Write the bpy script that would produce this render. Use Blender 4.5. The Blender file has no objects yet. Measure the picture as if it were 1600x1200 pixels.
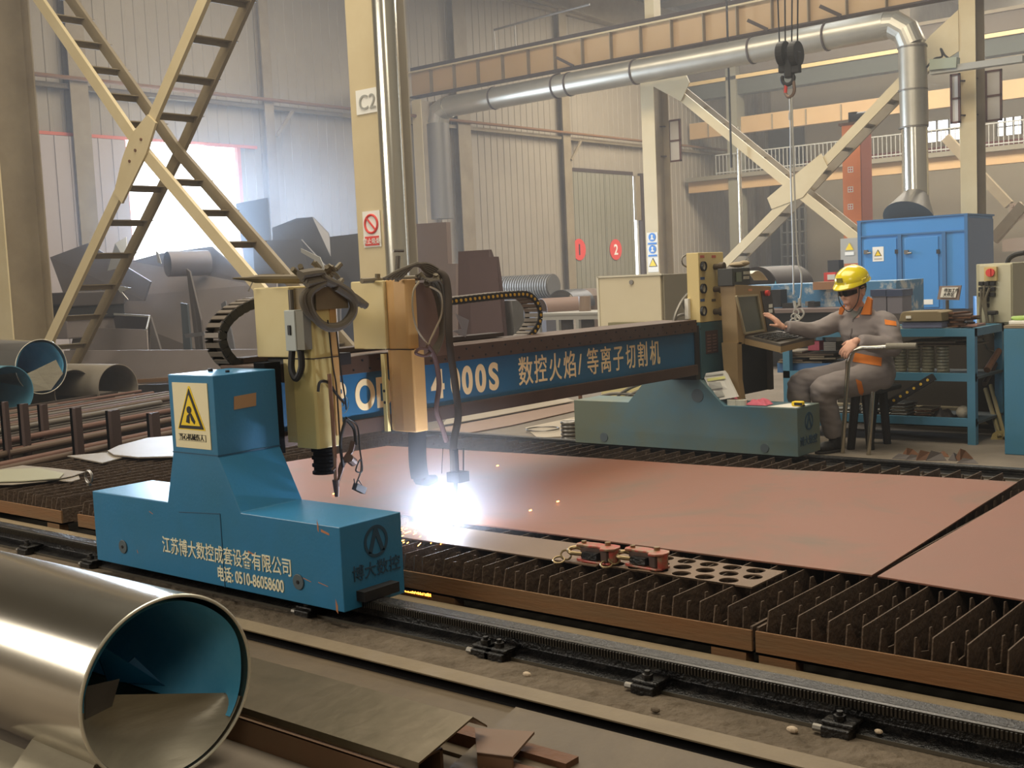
import bpy, bmesh, math, random
from mathutils import Vector, Matrix, Euler
random.seed(7)
C = bpy.context.scene.collection
sc = bpy.context.scene
PI = math.pi

# ------------------------------------------------------------------ camera
FPX = 1837.46                                   # focal length in pixels of the 1600 wide frame
HC = 1.4
_y, _p, _r = math.radians(129.85), math.radians(5.072), math.radians(-2.6077)
FW = Vector((math.cos(_y)*math.cos(_p), math.sin(_y)*math.cos(_p), -math.sin(_p)))
_rt = Vector((math.sin(_y), -math.cos(_y), 0)); _up = _rt.cross(FW)
RT = _rt*math.cos(_r) + _up*math.sin(_r); UP = -_rt*math.sin(_r) + _up*math.cos(_r)
CAM = Vector((0, 0, HC))
cd = bpy.data.cameras.new('camera'); cam = bpy.data.objects.new('camera', cd); C.objects.link(cam)
cam.matrix_world = Matrix(((RT.x, UP.x, -FW.x, 0), (RT.y, UP.y, -FW.y, 0), (RT.z, UP.z, -FW.z, HC), (0, 0, 0, 1)))
cd.sensor_width = 36; cd.lens = FPX/1600*36; cd.clip_start = .05; cd.clip_end = 200
sc.camera = cam
def ray(x, y): return RT*((x-800)/FPX) - UP*((y-600)/FPX) + FW
def onx(x, y, X): d = ray(x, y); return CAM + d*(X/d.x)
def ony(x, y, Y): d = ray(x, y); return CAM + d*(Y/d.y)
def onz(x, y, Z): d = ray(x, y); return CAM + d*((Z-HC)/d.z)

# ------------------------------------------------------------------ world and light
sc.view_settings.view_transform = 'Standard'; sc.view_settings.look = 'None'
sc.view_settings.gamma = 1; sc.view_settings.exposure = 0.1
try: sc.view_settings.use_curve_mapping = False
except Exception: pass
W = bpy.data.worlds.new('world'); sc.world = W; W.use_nodes = True
bg = W.node_tree.nodes['Background']; bg.inputs[0].default_value = (.88, .94, 1, 1); bg.inputs[1].default_value = 4.5
def area(name, loc, target, sx, sy, power, col):
    l = bpy.data.lights.new(name, 'AREA'); l.shape = 'RECTANGLE'; l.size = sx; l.size_y = sy
    l.energy = power; l.color = col
    o = bpy.data.objects.new(name, l); C.objects.link(o); o.location = loc
    o.rotation_euler = (Vector(target)-Vector(loc)).to_track_quat('-Z', 'Y').to_euler()
    return o
# roof skylight strips over the bays, then two added fills behind the camera
area('skylight_near_bay', (-5.5, 5.2, 9.9), (-5.5, 5.4, 0), 11, 6, 1150, (1, .90, .72))
area('skylight_middle_bay', (-12, 16, 10.2), (-12, 16, 0), 16, 4, 1700, (1, .89, .72))
area('skylight_far_bay', (-12, 32, 10.2), (-12, 33, 0), 16, 4, 3600, (1, .91, .76))
area('added_side_fill', (-11, -4.6, 4.6), (-4.2, 8, 0.8), 8, 3, 720, (1, .93, .82))  # added fill, no window in that wall
area('added_fill_behind', (3, -3, 7.5), (-4, 5, 0), 4, 3, 160, (1, .9, .75))  # added fill without a fixture
area('doorway_daylight', (-24.0, 16.6, 2.7), (-12, 10, 1.2), 3.0, 4.4, 2600, (.62, .78, 1))

# ------------------------------------------------------------------ helpers
def lin(c):
    c = c/255
    return c/12.92 if c <= .04045 else ((c+.055)/1.055)**2.4
def rgb(h): return (lin(int(h[0:2], 16)), lin(int(h[2:4], 16)), lin(int(h[4:6], 16)), 1)
MATS = {}
def mat(name, col, rough=.6, metal=0., col2=None, scale=4., contrast=.25, bump=0., bscale=30., spec=.5, emit=None, estr=0, stretch=None, dist=.0, coat=0, thr=.5):
    if name in MATS: return MATS[name]
    m = bpy.data.materials.new(name); m.use_nodes = True; nt = m.node_tree; b = nt.nodes['Principled BSDF']
    b.inputs['Roughness'].default_value = rough; b.inputs['Metallic'].default_value = metal
    b.inputs['Specular IOR Level'].default_value = spec
    if coat: b.inputs['Coat Weight'].default_value = coat; b.inputs['Coat Roughness'].default_value = .15
    c1 = rgb(col)
    b.inputs['Base Color'].default_value = c1
    tc = nt.nodes.new('ShaderNodeTexCoord'); mp = nt.nodes.new('ShaderNodeMapping')
    nt.links.new(tc.outputs['Object'], mp.inputs['Vector'])
    if stretch: mp.inputs['Scale'].default_value = stretch
    if col2:
        n = nt.nodes.new('ShaderNodeTexNoise'); n.inputs['Scale'].default_value = scale; n.inputs['Detail'].default_value = 6
        n.inputs['Roughness'].default_value = .65; n.inputs['Distortion'].default_value = dist
        nt.links.new(mp.outputs[0], n.inputs['Vector'])
        r = nt.nodes.new('ShaderNodeValToRGB'); r.color_ramp.elements[0].position = max(0, thr-contrast); r.color_ramp.elements[1].position = min(1, thr+contrast)
        r.color_ramp.elements[0].color = c1; r.color_ramp.elements[1].color = rgb(col2)
        nt.links.new(n.outputs['Fac'], r.inputs[0]); nt.links.new(r.outputs[0], b.inputs['Base Color'])
    if bump:
        n2 = nt.nodes.new('ShaderNodeTexNoise'); n2.inputs['Scale'].default_value = bscale; n2.inputs['Detail'].default_value = 4
        nt.links.new(mp.outputs[0], n2.inputs['Vector'])
        bp = nt.nodes.new('ShaderNodeBump'); bp.inputs['Strength'].default_value = bump; bp.inputs['Distance'].default_value = .02
        nt.links.new(n2.outputs['Fac'], bp.inputs['Height']); nt.links.new(bp.outputs[0], b.inputs['Normal'])
    if emit:
        b.inputs['Emission Color'].default_value = rgb(emit); b.inputs['Emission Strength'].default_value = estr
    MATS[name] = m; return m

class MB:
    """collects solids and links them as ONE mesh object"""
    def __init__(s, M=None): s.v = []; s.f = []; s.M = M
    def add(s, vs, fs):
        k = len(s.v)
        for p in vs:
            p = Vector(p); s.v.append(s.M @ p if s.M else p)
        s.f += [tuple(i+k for i in f) for f in fs]
        return s
    def box(s, x0, x1, y0, y1, z0, z1):
        return s.add([(x0,y0,z0),(x1,y0,z0),(x1,y1,z0),(x0,y1,z0),(x0,y0,z1),(x1,y0,z1),(x1,y1,z1),(x0,y1,z1)],
              [(0,3,2,1),(4,5,6,7),(0,1,5,4),(1,2,6,5),(2,3,7,6),(3,0,4,7)])
    def prism(s, pts, ax, a0, a1):
        n = len(pts)
        def mk(p, a): return {'x': (a, p[0], p[1]), 'y': (p[0], a, p[1]), 'z': (p[0], p[1], a)}[ax]
        vs = [mk(p, a0) for p in pts]+[mk(p, a1) for p in pts]
        fs = [tuple(range(n))[::-1], tuple(range(n, 2*n))]+[(i, (i+1) % n, (i+1) % n+n, i+n) for i in range(n)]
        return s.add(vs, fs)
    def slab(s, pts, off):
        n = len(pts); off = Vector(off); P = [Vector(p) for p in pts]
        return s.add(P+[p+off for p in P], [tuple(range(n))[::-1], tuple(range(n, 2*n))]+[(i, (i+1) % n, (i+1) % n+n, i+n) for i in range(n)])
    def bar(s, a, b, w, h, up=(0, 0, 1)):
        """rectangular bar from a to b: w sideways, h along up"""
        a = Vector(a); b = Vector(b); d = (b-a).normalized(); u = Vector(up)
        sd = d.cross(u)
        if sd.length < 1e-4: sd = d.cross(Vector((1, 0, 0)))
        sd.normalize(); u = sd.cross(d).normalized()
        q = [(-w/2, -h/2), (w/2, -h/2), (w/2, h/2), (-w/2, h/2)]
        return s.add([a+sd*x+u*y for x, y in q]+[b+sd*x+u*y for x, y in q], [(0,1,2,3),(7,6,5,4),(0,4,5,1),(1,5,6,2),(2,6,7,3),(3,7,4,0)])
    def tube(s, pts, r, n=10, closed=False):
        P = [Vector(p) for p in pts]; m = len(P); rs = r if isinstance(r, (list, tuple)) else [r]*m
        vs = []; fs = []; pu = None
        for i, p in enumerate(P):
            if closed: t = (P[(i+1) % m]-P[i-1])
            else: t = (P[min(i+1, m-1)]-P[max(i-1, 0)])
            t.normalize()
            if pu is None:
                a = Vector((0, 0, 1)) if abs(t.z) < .9 else Vector((1, 0, 0)); u = t.cross(a).normalized()
            else:
                u = pu - t*pu.dot(t); u.normalize()
            pu = u; w = t.cross(u)
            for k in range(n): an = 2*PI*k/n; vs.append(p+(u*math.cos(an)+w*math.sin(an))*rs[i])
        for i in range(m if closed else m-1):
            j = (i+1) % m
            for k in range(n): k2 = (k+1) % n; fs.append((i*n+k, i*n+k2, j*n+k2, j*n+k))
        if not closed: fs += [tuple(range(n))[::-1], tuple((m-1)*n+k for k in range(n))]
        return s.add(vs, fs)
    def cyl(s, a, b, r, n=20, r2=None): return s.tube([a, b], [r, r if r2 is None else r2], n)
    def shell(s, a, b, ro, ri, n=40, a0=0, a1=2*PI):
        """open pipe wall between two ends, may be a partial arc"""
        a = Vector(a); b = Vector(b); t = (b-a).normalized(); x = Vector((0, 0, 1)) if abs(t.z) < .9 else Vector((1, 0, 0))
        u = x-t*x.dot(t); u.normalize(); w = t.cross(u); full = abs(a1-a0-2*PI) < 1e-6; m = n if full else n+1; vs = []
        for c in (a, b):
            for rr in (ro, ri):
                for k in range(m): an = a0+(a1-a0)*k/n; vs.append(c+(u*math.cos(an)+w*math.sin(an))*rr)
        fs = []
        for k in range(n):
            k2 = (k+1) % m
            fs += [(k, k2, 2*m+k2, 2*m+k), (m+k2, m+k, 3*m+k, 3*m+k2), (k2, k, m+k, m+k2), (2*m+k, 2*m+k2, 3*m+k2, 3*m+k)]
        if not full:
            e = m-1; fs += [(0, 2*m, 3*m, m), (e, m+e, 3*m+e, 2*m+e)]
        return s.add(vs, fs)
    def ball(s, c, rx, ry=None, rz=None, n=16, m=10):
        ry = ry or rx; rz = rz or rx; c = Vector(c); vs = [c+Vector((0, 0, rz))]; fs = []
        for i in range(1, m):
            a = PI*i/m
            for k in range(n): b = 2*PI*k/n; vs.append(c+Vector((rx*math.sin(a)*math.cos(b), ry*math.sin(a)*math.sin(b), rz*math.cos(a))))
        vs.append(c-Vector((0, 0, rz)))
        for k in range(n): fs.append((0, 1+k, 1+(k+1) % n)); fs.append((len(vs)-1, 1+(m-2)*n+(k+1) % n, 1+(m-2)*n+k))
        for i in range(m-2):
            for k in range(n): k2 = (k+1) % n; fs.append((1+i*n+k, 1+(i+1)*n+k, 1+(i+1)*n+k2, 1+i*n+k2))
        return s.add(vs, fs)
    def torus(s, c, R, r, axis='z', n=24, m=8):
        c = Vector(c); P = []
        for k in range(n):
            a = 2*PI*k/n; x, y = R*math.cos(a), R*math.sin(a)
            P.append(c+Vector({'z': (x, y, 0), 'x': (0, x, y), 'y': (x, 0, y)}[axis]))
        return s.tube(P, r, m, True)
    def build(s, name, m, parent=None, bevel=0, smooth=False, label=None, seg=2):
        me = bpy.data.meshes.new(name); me.from_pydata([tuple(v) for v in s.v], [], s.f)
        bm = bmesh.new(); bm.from_mesh(me); bmesh.ops.recalc_face_normals(bm, faces=bm.faces); bm.to_mesh(me); bm.free()
        me.materials.append(m)
        if smooth: me.polygons.foreach_set('use_smooth', [True]*len(me.polygons)); sharp(me)
        o = bpy.data.objects.new(name, me); C.objects.link(o)
        if bevel:
            b = o.modifiers.new('bevel', 'BEVEL'); b.width = bevel; b.segments = seg; b.limit_method = 'ANGLE'; b.angle_limit = .6
        if parent is not None: setpar(o, parent)
        if label: o['label'] = label
        return o
def sharp(me, ang=40):
    try: me.set_sharp_from_angle(angle=math.radians(ang))
    except Exception: pass
def setpar(o, p):
    o.parent = p
    if p.type == 'EMPTY': o.matrix_parent_inverse = p.matrix_basis.inverted()
def tag(o, label=None, cat=None, group=None, kind=None):
    if label: o['label'] = label
    if cat: o['category'] = cat
    if group: o['group'] = group
    if kind: o['kind'] = kind
    return o
def empty(name, loc, label=None, cat=None, group=None, kind=None):
    o = bpy.data.objects.new(name, None); C.objects.link(o); o.empty_display_size = .1
    o.matrix_basis = Matrix.Translation(Vector(loc)); return tag(o, label, cat, group, kind)
def dup(root, loc, rz=0, label=None, group=None):
    def cp(o, par):
        c = o.copy(); C.objects.link(c)
        if par is not None: c.parent = par
        for ch in list(o.children): cp(ch, c)
        return c
    r = cp(root, None); r.matrix_basis = Matrix.Translation(Vector(loc)) @ Matrix.Rotation(rz, 4, 'Z')
    if label: r['label'] = label
    if group: r['group'] = group
    return r
def text(body, o, ex, ey, size, m, parent, name='lettering', bold=.0, sx=1., ext=.0015, align='LEFT', label=None):
    """writing in the plane of ex (reading direction) and ey (up), first letter's foot at o"""
    c = bpy.data.curves.new(name, 'FONT'); c.body = body; c.size = size; c.offset = bold*size; c.extrude = ext; c.align_x = align
    t = bpy.data.objects.new(name+'_tmp', c); C.objects.link(t)
    bpy.context.view_layer.update()
    dg = bpy.context.evaluated_depsgraph_get(); me = bpy.data.meshes.new_from_object(t.evaluated_get(dg))
    bpy.data.objects.remove(t); bpy.data.curves.remove(c)
    ex = Vector(ex).normalized(); ey = Vector(ey).normalized(); ez = ex.cross(ey)
    me.transform(Matrix(((ex.x, ey.x, ez.x, o[0]), (ex.y, ey.y, ez.y, o[1]), (ex.z, ey.z, ez.z, o[2]), (0, 0, 0, 1))) @ Matrix.Diagonal((sx, 1, 1, 1)))
    me.materials.clear(); me.materials.append(m)
    ob = bpy.data.objects.new(name, me); C.objects.link(ob)
    if parent is not None: setpar(ob, parent)
    if label: ob['label'] = label
    return ob
def arc(c, r, a0, a1, n, fx, fy):
    c = Vector(c); fx = Vector(fx); fy = Vector(fy)
    return [c+fx*(r*math.cos(a0+(a1-a0)*i/n))+fy*(r*math.sin(a0+(a1-a0)*i/n)) for i in range(n+1)]
def spline(pts, n=8):
    P = [Vector(p) for p in pts]; P = [P[0]]+P+[P[-1]]; out = []
    for i in range(1, len(P)-2):
        for k in range(n):
            t = k/n; a, b, c, d = P[i-1], P[i], P[i+1], P[i+2]
            out.append(.5*((2*b)+(c-a)*t+(2*a-5*b+4*c-d)*t*t+(3*b-a-3*c+d)*t**3))
    out.append(P[-2]); return out

# ------------------------------------------------------------------ materials
m_floor = mat('concrete_floor', '83786a', .8, 0, '5d5347', 1.3, .3, .3, 8)
m_dirt = mat('oily_dirt', '4a3f30', .95, 0, '6d6050', 6, .25, 1., 25)
m_wall = mat('corrugated_sheet', '9c917f', .6, 0, '877c6b', .5, .35)
m_cream = mat('cream_steel_paint', 'd0c09a', .5, 0, 'c2af86', 2, .3)
m_cream2 = mat('tan_girder_paint', 'c0a173', .5, 0, 'ad8b62', .6, .3)
m_creamd = mat('dull_shaded_cream', '94866c', .6, 0, '75664e', 1.5, .3)
m_darkbeam = mat('dark_girder_edge', '3b2c24', .7)
m_galv = mat('galvanized_duct', 'b9b4a6', .38, .75, 'a39e90', 2, .3)
m_silver = mat('shiny_pipe', 'dcd9cc', .2, .9)
m_greyp = mat('grey_pipe', '77726a', .45, .5)
m_blue = mat('blue_machine_paint', '2e78a6', .36, 0, '30708f', 3, .3, .05, 60)
m_blued = mat('grimy_blue_paint', '4f7482', .5, 0, '666d5c', .9, .12, thr=.48)
m_bluebeam = mat('beam_blue_paint', '1f6288', .5, 0, '2a5672', 3, .3)
m_rust = mat('rusty_steel', '7a5237', .8, .1, '5a4030', 5, .25, .3, 30)
m_rusto = mat('orange_rust', '82552f', .85, .1, '6f5a3e', 3, .3, .2, 30, stretch=(.4, 1, 3))
m_brownst = mat('brown_mill_scale', '5b4438', .6, .3, '4a3a33', 3, .3)
m_slat = mat('burnt_slat_steel', '63503f', .8, .1, '47392d', 9, .25, .5, 40)
m_plate = mat('red_oxide_primed_plate', '7d4c35', .55, 0, '664e3a', .9, .10, .05, 6, dist=2.0, thr=.60)
m_black = mat('black_rubber', '1d1b1b', .6)
m_dark = mat('dark_grease_iron', '131212', .38, .1, '383430', 22, .12, .35, 90, thr=.6)
ORD = ('bottom', 'second', 'third', 'fourth', 'fifth', 'sixth', 'seventh', 'eighth', 'ninth', 'tenth')
m_cab = mat('cabinet_cream_paint', 'dccb9a', .45, 0, 'd0bb80', 3, .3)
m_orange = mat('shaded_cream_cover', 'cfa568', .45, 0, 'c0925a', 3, .3)  # deeper cream puts the shade of the +X faces into the colour
m_ivory = mat('ivory_cabinet', 'cfc3a6', .5, 0, 'c3b698', 2, .3)
m_letter = mat('cream_lettering', 'f0d3a0', .55)
m_letter2 = mat('worn_white_lettering', 'e8e2c4', .55)
m_steel = mat('bare_steel', '8e8a84', .35, .85, '77726c', 4, .3)
m_stainless = mat('stainless_sheet', 'cfc8ba', .2, .95, 'c2b9a8', 2, .3)
m_white = mat('white_paper', 'e9e6dc', .7)
m_yel = mat('warning_yellow', 'f2cf1c', .5)
m_blk = mat('black_print', '15151a', .5)
m_red = mat('sign_red', 'd8433a', .5)
m_signblue = mat('sign_blue', '2f7fd0', .5)
m_film = mat('blue_protective_film', '86d6fa', .22, 0, '4fb2e4', 3, .3, .1, 8)
m_scrap = mat('scrap_sheet_steel', '6d625a', .5, .5, '5a5049', 1.5, .3)
m_scrap2 = mat('rusted_scrap_sheet', '6f5a4d', .6, .3, '5a4a44', 2, .3)
m_gray = mat('grey_enamel', '9b9a92', .5, 0)
# ------------------------------------------------------------------ setting: floor, end wall, door openings
f = MB().box(-60, 12, -8, 60, -.2, 0).build('floor', m_floor); tag(f, kind='structure')
XW = -23.5
def wall_ribs(y0, y1, z0, z1):
    """corrugated cladding facing +X with trapezoid ribs"""
    mb = MB(); p = .30; y = y0; pts = []
    while y < y1-1e-6:
        for dy, dx in ((0, 0), (.20, 0), (.215, .018), (.285, .018)):
            if y+dy < y1: pts.append((XW+dx, y+dy))
        y += p
    pts.append((XW, y1)); pts += [(XW-.08, y1), (XW-.08, y0)]
    return mb.prism(pts, 'z', z0, z1)
w = wall_ribs(5, 15.02, 0, 14)
for a in (wall_ribs(15.02, 18.15, 4.9, 14), wall_ribs(18.15, 35.15, 0, 14), wall_ribs(35.15, 35.62, 4.86, 14), wall_ribs(35.62, 60, 0, 14)):
    w.add(a.v, a.f)
tag(w.build('wall_left', m_wall), kind='structure')
tag(MB().box(-23.6, 8, -6.2, -6, 0, 14).build('wall_front', m_wall), kind='structure')
tag(MB().box(8, 8.2, -6, 46, 0, 14).build('wall_right', m_wall), kind='structure')
tag(wall_ribs(-6, 5, 0, 14).build('wall_left.001', m_wall), kind='structure')
# girts, long conduit and wind posts on the end wall
g = MB(); g.box(XW+.03, XW+.20, 5, 60, 5.86, 5.96); g.box(XW+.03, XW+.2, 5, 60, 9.9, 10.0)
tag(g.build('trim_1', m_creamd), kind='structure')
p = MB().cyl((XW+.33, 5, 6.06), (XW+.33, 58, 6.06), .045, 10)
tag(p.build('conduit_pipe', m_rusto, smooth=True), 'long thin rusty pipe running level across the corrugated end wall', 'pipe')
for i, (y, wd) in enumerate(((13.9, .42), (19.0, .28), (26.2, .55), (31.2, .4), (36.3, .45), (44.5, .4))):
    mb = MB(); mb.box(XW+.03, XW+.05, y-wd/2, y+wd/2, 0, 12); mb.box(XW+.05, XW+.24, y-.02, y+.02, 0, 12); mb.box(XW+.24, XW+.27, y-wd/2, y+wd/2, 0, 12)
    tag(mb.build('wall_column', m_creamd), 'dull cream wind post against the corrugated end wall', 'column', 'wind posts on the end wall', 'structure')
    if y in (19.0, 31.2):
        tag(MB().bar((XW+.3, y+.15, 5.2), (XW+.3, y+.7, 5.85), .06, .08).build('trim_%d' % (10+i), m_creamd), kind='structure')
# doorway 1: red edged frame, slid-back leaf
fr = MB(); fr.box(XW-.04, XW+.06, 15.0, 15.06, 0, 4.9); fr.box(XW-.04, XW+.06, 18.1, 18.2, 0, 4.9); fr.box(XW-.02, XW+.08, 12.9, 18.7, 4.88, 4.95)
tag(fr.build('door_1', mat('door_edge_red', 'c4654a', .5)), kind='structure')
lf = MB(); lf.box(XW+.1, XW+.16, 12.9, 14.98, 0, 4.86); lf2 = MB()
for k in range(6): lf.box(XW+.16, XW+.18, 12.95+k*.34, 13.0+k*.34, 0, 4.86)
lf.build('door_leaf', mat('door_leaf_grey', 'a79b95', .55), fr and bpy.data.objects['door_1'])
# doorway 2: closed sliding leaves with numbered red discs
dm = mat('grey_green_leaf', '85806f', .55, 0, '79745f', .7, .3)
d2 = MB(); d2.box(XW+.08, XW+.16, 31.55, 35.14, 4.86, 4.98); d2.box(XW+.04, XW+.18, 35.62, 35.8, 0, 4.95)
d2 = tag(d2.build('door_2', m_darkbeam), kind='structure')
for y0, y1 in ((31.55, 33.35), (33.38, 35.14)):
    mb = MB(); mb.box(XW+.08, XW+.14, y0, y1, 0, 4.86)
    for k in range(7): mb.box(XW+.14, XW+.155, y0+.06+k*.25, y0+.1+k*.25, 0, 4.86)
    mb.build('door_leaf', dm, d2)
MB().box(XW+.04, XW+.13, 35.32, 35.62, 3.3, 4.86).build('door_strip', m_creamd, d2)
def disc(x, y, z, r, m, name, par, th=.01, n=28, ax='x'):
    return MB().cyl((x, y, z), (x+th, y, z), r, n).build(name, m, par)
for n_, yc, zc, ss in (('1', 32.35, 1.92, 0), ('2', 34.55, 1.92, 0)):
    zc = onx({'1': 905, '2': 962}[n_], 390, XW+.16).z; yc = onx({'1': 905, '2': 962}[n_], 390, XW+.16).y
    s_ = tag(disc(XW+.16, yc, zc, .36, m_red, 'number_disc', None), 'round red disc with number %s on the grey sliding door' % {'1': 'one', '2': 'two'}[n_], 'sign')
    text(n_, (XW+.175, yc, zc-.17), (0, 1, 0), (0, 0, 1), .5, m_blk if n_ == '1' else m_white, s_, 'numeral', .02, align='CENTER')
# far long wall across the third bay
fw = MB(); YF = 46
fwm = mat('far_wall_cream', 'cfc2a8', .7, 0, 'c2b498', .4, .3)
wins = [(-17.0, -15.6, 5.95, 6.75), (-14.3, -13.4, 5.9, 6.55), (-20.2, -19.8, 5.6, 6.4)]
def wall_with_holes(x0, x1, z0, z1, y0, y1, holes):
    xs = sorted({x0, x1, *[h[0] for h in holes], *[h[1] for h in holes]}); mb = MB()
    for a, b in zip(xs, xs[1:]):
        zs = [z0]
        for h in sorted(holes, key=lambda h: h[2]):
            if h[0] <= a and h[1] >= b: zs += [h[2], h[3]]
        zs.append(z1)
        for i in range(0, len(zs), 2):
            if zs[i+1] > zs[i]: mb.box(a, b, y0, y1, zs[i], zs[i+1])
    return mb
tag(wall_with_holes(-24, 6, 0, 14, YF, YF+.2, wins).build('wall_back', fwm), kind='structure')
for i, h in enumerate(wins):
    mb = MB(); x0, x1, z0, z1 = h
    for k in range(4): x = x0+(x1-x0)*k/3; mb.box(x-.03, x+.03, YF-.02, YF+.1, z0, z1)
    mb.box(x0, x1, YF-.02, YF+.1, (z0+z1)/2-.02, (z0+z1)/2+.02)
    tag(mb.build('window_%d' % (i+1), m_creamd), kind='structure')
# roof: dark sheet on purlins over everything the photograph shows
rm = mat('roof_sheet', '6d6a5c', .7)
rf = MB()
rf.box(-24, 8.2, -6.2, 8.6, 11.2, 11.25)
for x0, x1 in ((-24, -13.2), (-12.2, -6.6), (-5.6, 8.2)): rf.box(x0, x1, 8.6, 46, 11.2, 11.25)
rf.box(-24, 8.2, 8.6, 20, 11.26, 11.3)
tag(rf.build('ceiling', rm), kind='structure')
pm = MB()
for k in range(20): y = 9+k*1.9; pm.box(-24, 3, y, y+.07, 10.95, 11.2)
tag(pm.build('trim_2', m_creamd), kind='structure')
for i, x in enumerate((-23.2, -15.6, -8.0)):
    mb = MB()
    mb.slab([(x, 8.3, 9.5), (x, 24.3, 10.35), (x, 24.3, 10.9), (x, 8.3, 10.9)], (.02, 0, 0))
    mb.slab([(x-.12, 8.3, 9.45), (x-.12, 24.3, 10.3), (x-.12, 24.3, 10.35), (x-.12, 8.3, 9.5)], (.26, 0, 0))
    mb.slab([(x, 24.3, 10.35), (x, 46, 9.4), (x, 46, 10.9), (x, 24.3, 10.9)], (.02, 0, 0))
    mb.slab([(x-.12, 24.3, 10.3), (x-.12, 46, 9.35), (x-.12, 46, 9.4), (x-.12, 24.3, 10.35)], (.26, 0, 0))
    tag(mb.build('roof_beam', m_creamd), 'deep cream roof rafter spanning across the bays', 'beam', 'roof rafters', 'structure')

# ------------------------------------------------------------------ steel frame rows
def hcol(x0, x1, y0, y1, z1, name, label, mflange=m_cream, mweb=m_creamd, grp=None, z0=0):
    t = empty(name, ((x0+x1)/2, (y0+y1)/2, z0), label, 'column', grp, 'structure')
    MB().box(x0, x1, y0, y0+.02, z0, z1).build('front_flange', mflange, t)
    MB().box((x0+x1)/2-.01, (x0+x1)/2+.01, y0+.02, y1-.02, z0, z1).build('web', mweb, t)
    MB().box(x0, x1, y1-.02, y1, z0, z1).build('rear_flange', mweb, t)  # web and rear flange carry the shaded side's darkness in their colour
    return t
cA = hcol(-15.98, -15.58, 8.04, 8.66, 9.4, 'steel_column', 'cream steel column at the foot of the near crossed bracing', grp=None)
cB = hcol(-8.60, -8.20, 8.04, 8.46, 9.4, 'steel_column', 'cream steel column carrying the prohibition sign and the paper marked C2', mweb=mat('smoke_haze_tone', 'aaa294', .6))  # smoke haze painted into the web and rear flange tone
cC = hcol(-15.71, -15.35, 24.1, 24.75, 6.5, 'steel_column', 'cream steel column with a strip of blue and yellow safety signs')
MB().box(-15.71, -15.45, 24.4, 24.7, 7.3, 10.4).build('upper_post', m_cream, cC)
cD = hcol(-8.2, -7.88, 24.1, 24.65, 10.4, 'steel_column', 'cream steel column rising behind the blue dust collector')
cE = hcol(-23.3, -22.95, 24.1, 24.75, 6.5, 'steel_column', 'hazy column in the corner by the end wall, under the girder end')
def brace(Y, Y2, P, name, label, wd, zstep, m1=m_cream):
    """crossed bracing: P = list of (x0,z0,x1,z1) members between a front and a rear chord tied by battens"""
    t = empty(name, (P[0][0], Y, 0), label, 'bracing', None, 'structure')
    for (x0, z0, x1, z1) in P:
        d = Vector((x1-x0, 0, z1-z0)); L = d.length; d.normalize(); up = Vector((-d.z, 0, d.x))
        MB().bar((x0, Y, z0), (x1, Y, z1), .05, wd, up).build('front_chord', m1, t)
        yo = 0 if (x1-x0)*(z1-z0) < 0 else .055; MB().bar((x0, Y2+yo, z0), (x1, Y2+yo, z1), .05, wd, up).build('rear_chord', m_creamd, t)
        n = int(abs(z1-z0)/zstep)
        for k in range(1, n):
            q = Vector((x0, 0, z0))+d*(L*k/n)
            MB().box(q.x-.055, q.x+.055, Y+.03, Y2+.12, q.z-.03, q.z-.018).box(q.x-.055, q.x-.043, Y+.03, Y2+.12, q.z-.09, q.z-.03).build('batten', m_creamd, t)
    return t
xc, zc = -12.3, 3.15
b1 = brace(8.10, 8.60, [(-15.6, 6.55, xc, zc), (xc, zc, -8.6, -.0+.05), (-8.6, 6.95, xc, zc), (xc, zc, -15.6, .05)], 'cross_bracing', 'big cream crossed bracing with ladder-like battens in front of the glaring doorway', .15, .36)
gp = MB(); a_ = math.atan2(3.5, 3.6)
gp.slab([ony(x, y, 8.05) for x, y in ((178, 300), (190, 318), (228, 240), (243, 192), (230, 179), (203, 212), (190, 250))], (0, .03, 0))
gp = gp.build('gusset_plate', m_cream, b1)
bo = MB()
for px, py in ((221, 218), (212, 235), (203, 252)): q = ony(px, py, 8.05); bo.cyl((q.x, 8.05, q.z), (q.x, 8.035, q.z), .018, 8)
bo.build('bolt', m_rust, b1)
xc2, zc2 = -11.76, 3.05
b2 = brace(24.15, 24.65, [(-15.35, 6.1, xc2, zc2), (xc2, zc2, -8.2, .1), (-8.2, 6.1, xc2, zc2), (xc2, zc2, -15.35, .1)], 'cross_bracing', 'cream crossed bracing beyond the hanging hoist hook', .2, .42)
MB().slab([(xc2-.6, 24.1, zc2-.35), (xc2+.15, 24.1, zc2-.15), (xc2+.75, 24.1, zc2+.45), (xc2+.6, 24.1, zc2+.75), (xc2-.1, 24.1, zc2+.3), (xc2-.7, 24.1, zc2-.1)], (0, .03, 0)).build('gusset_plate', m_cream, b2)
MB().slab([(-15.35, 24.08, 6.45), (-14.6, 24.08, 6.3), (-14.35, 24.08, 5.75), (-14.6, 24.08, 5.35), (-15.35, 24.08, 5.8)], (0, .03, 0)).build('gusset_plate', m_cream, b2)
MB().slab([(-8.2, 24.08, 6.3), (-8.75, 24.08, 5.9), (-9.3, 24.08, 5.35), (-9.0, 24.08, 5.1), (-8.2, 24.08, 5.5)], (0, .03, 0)).build('gusset_plate', m_cream, b2)
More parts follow.
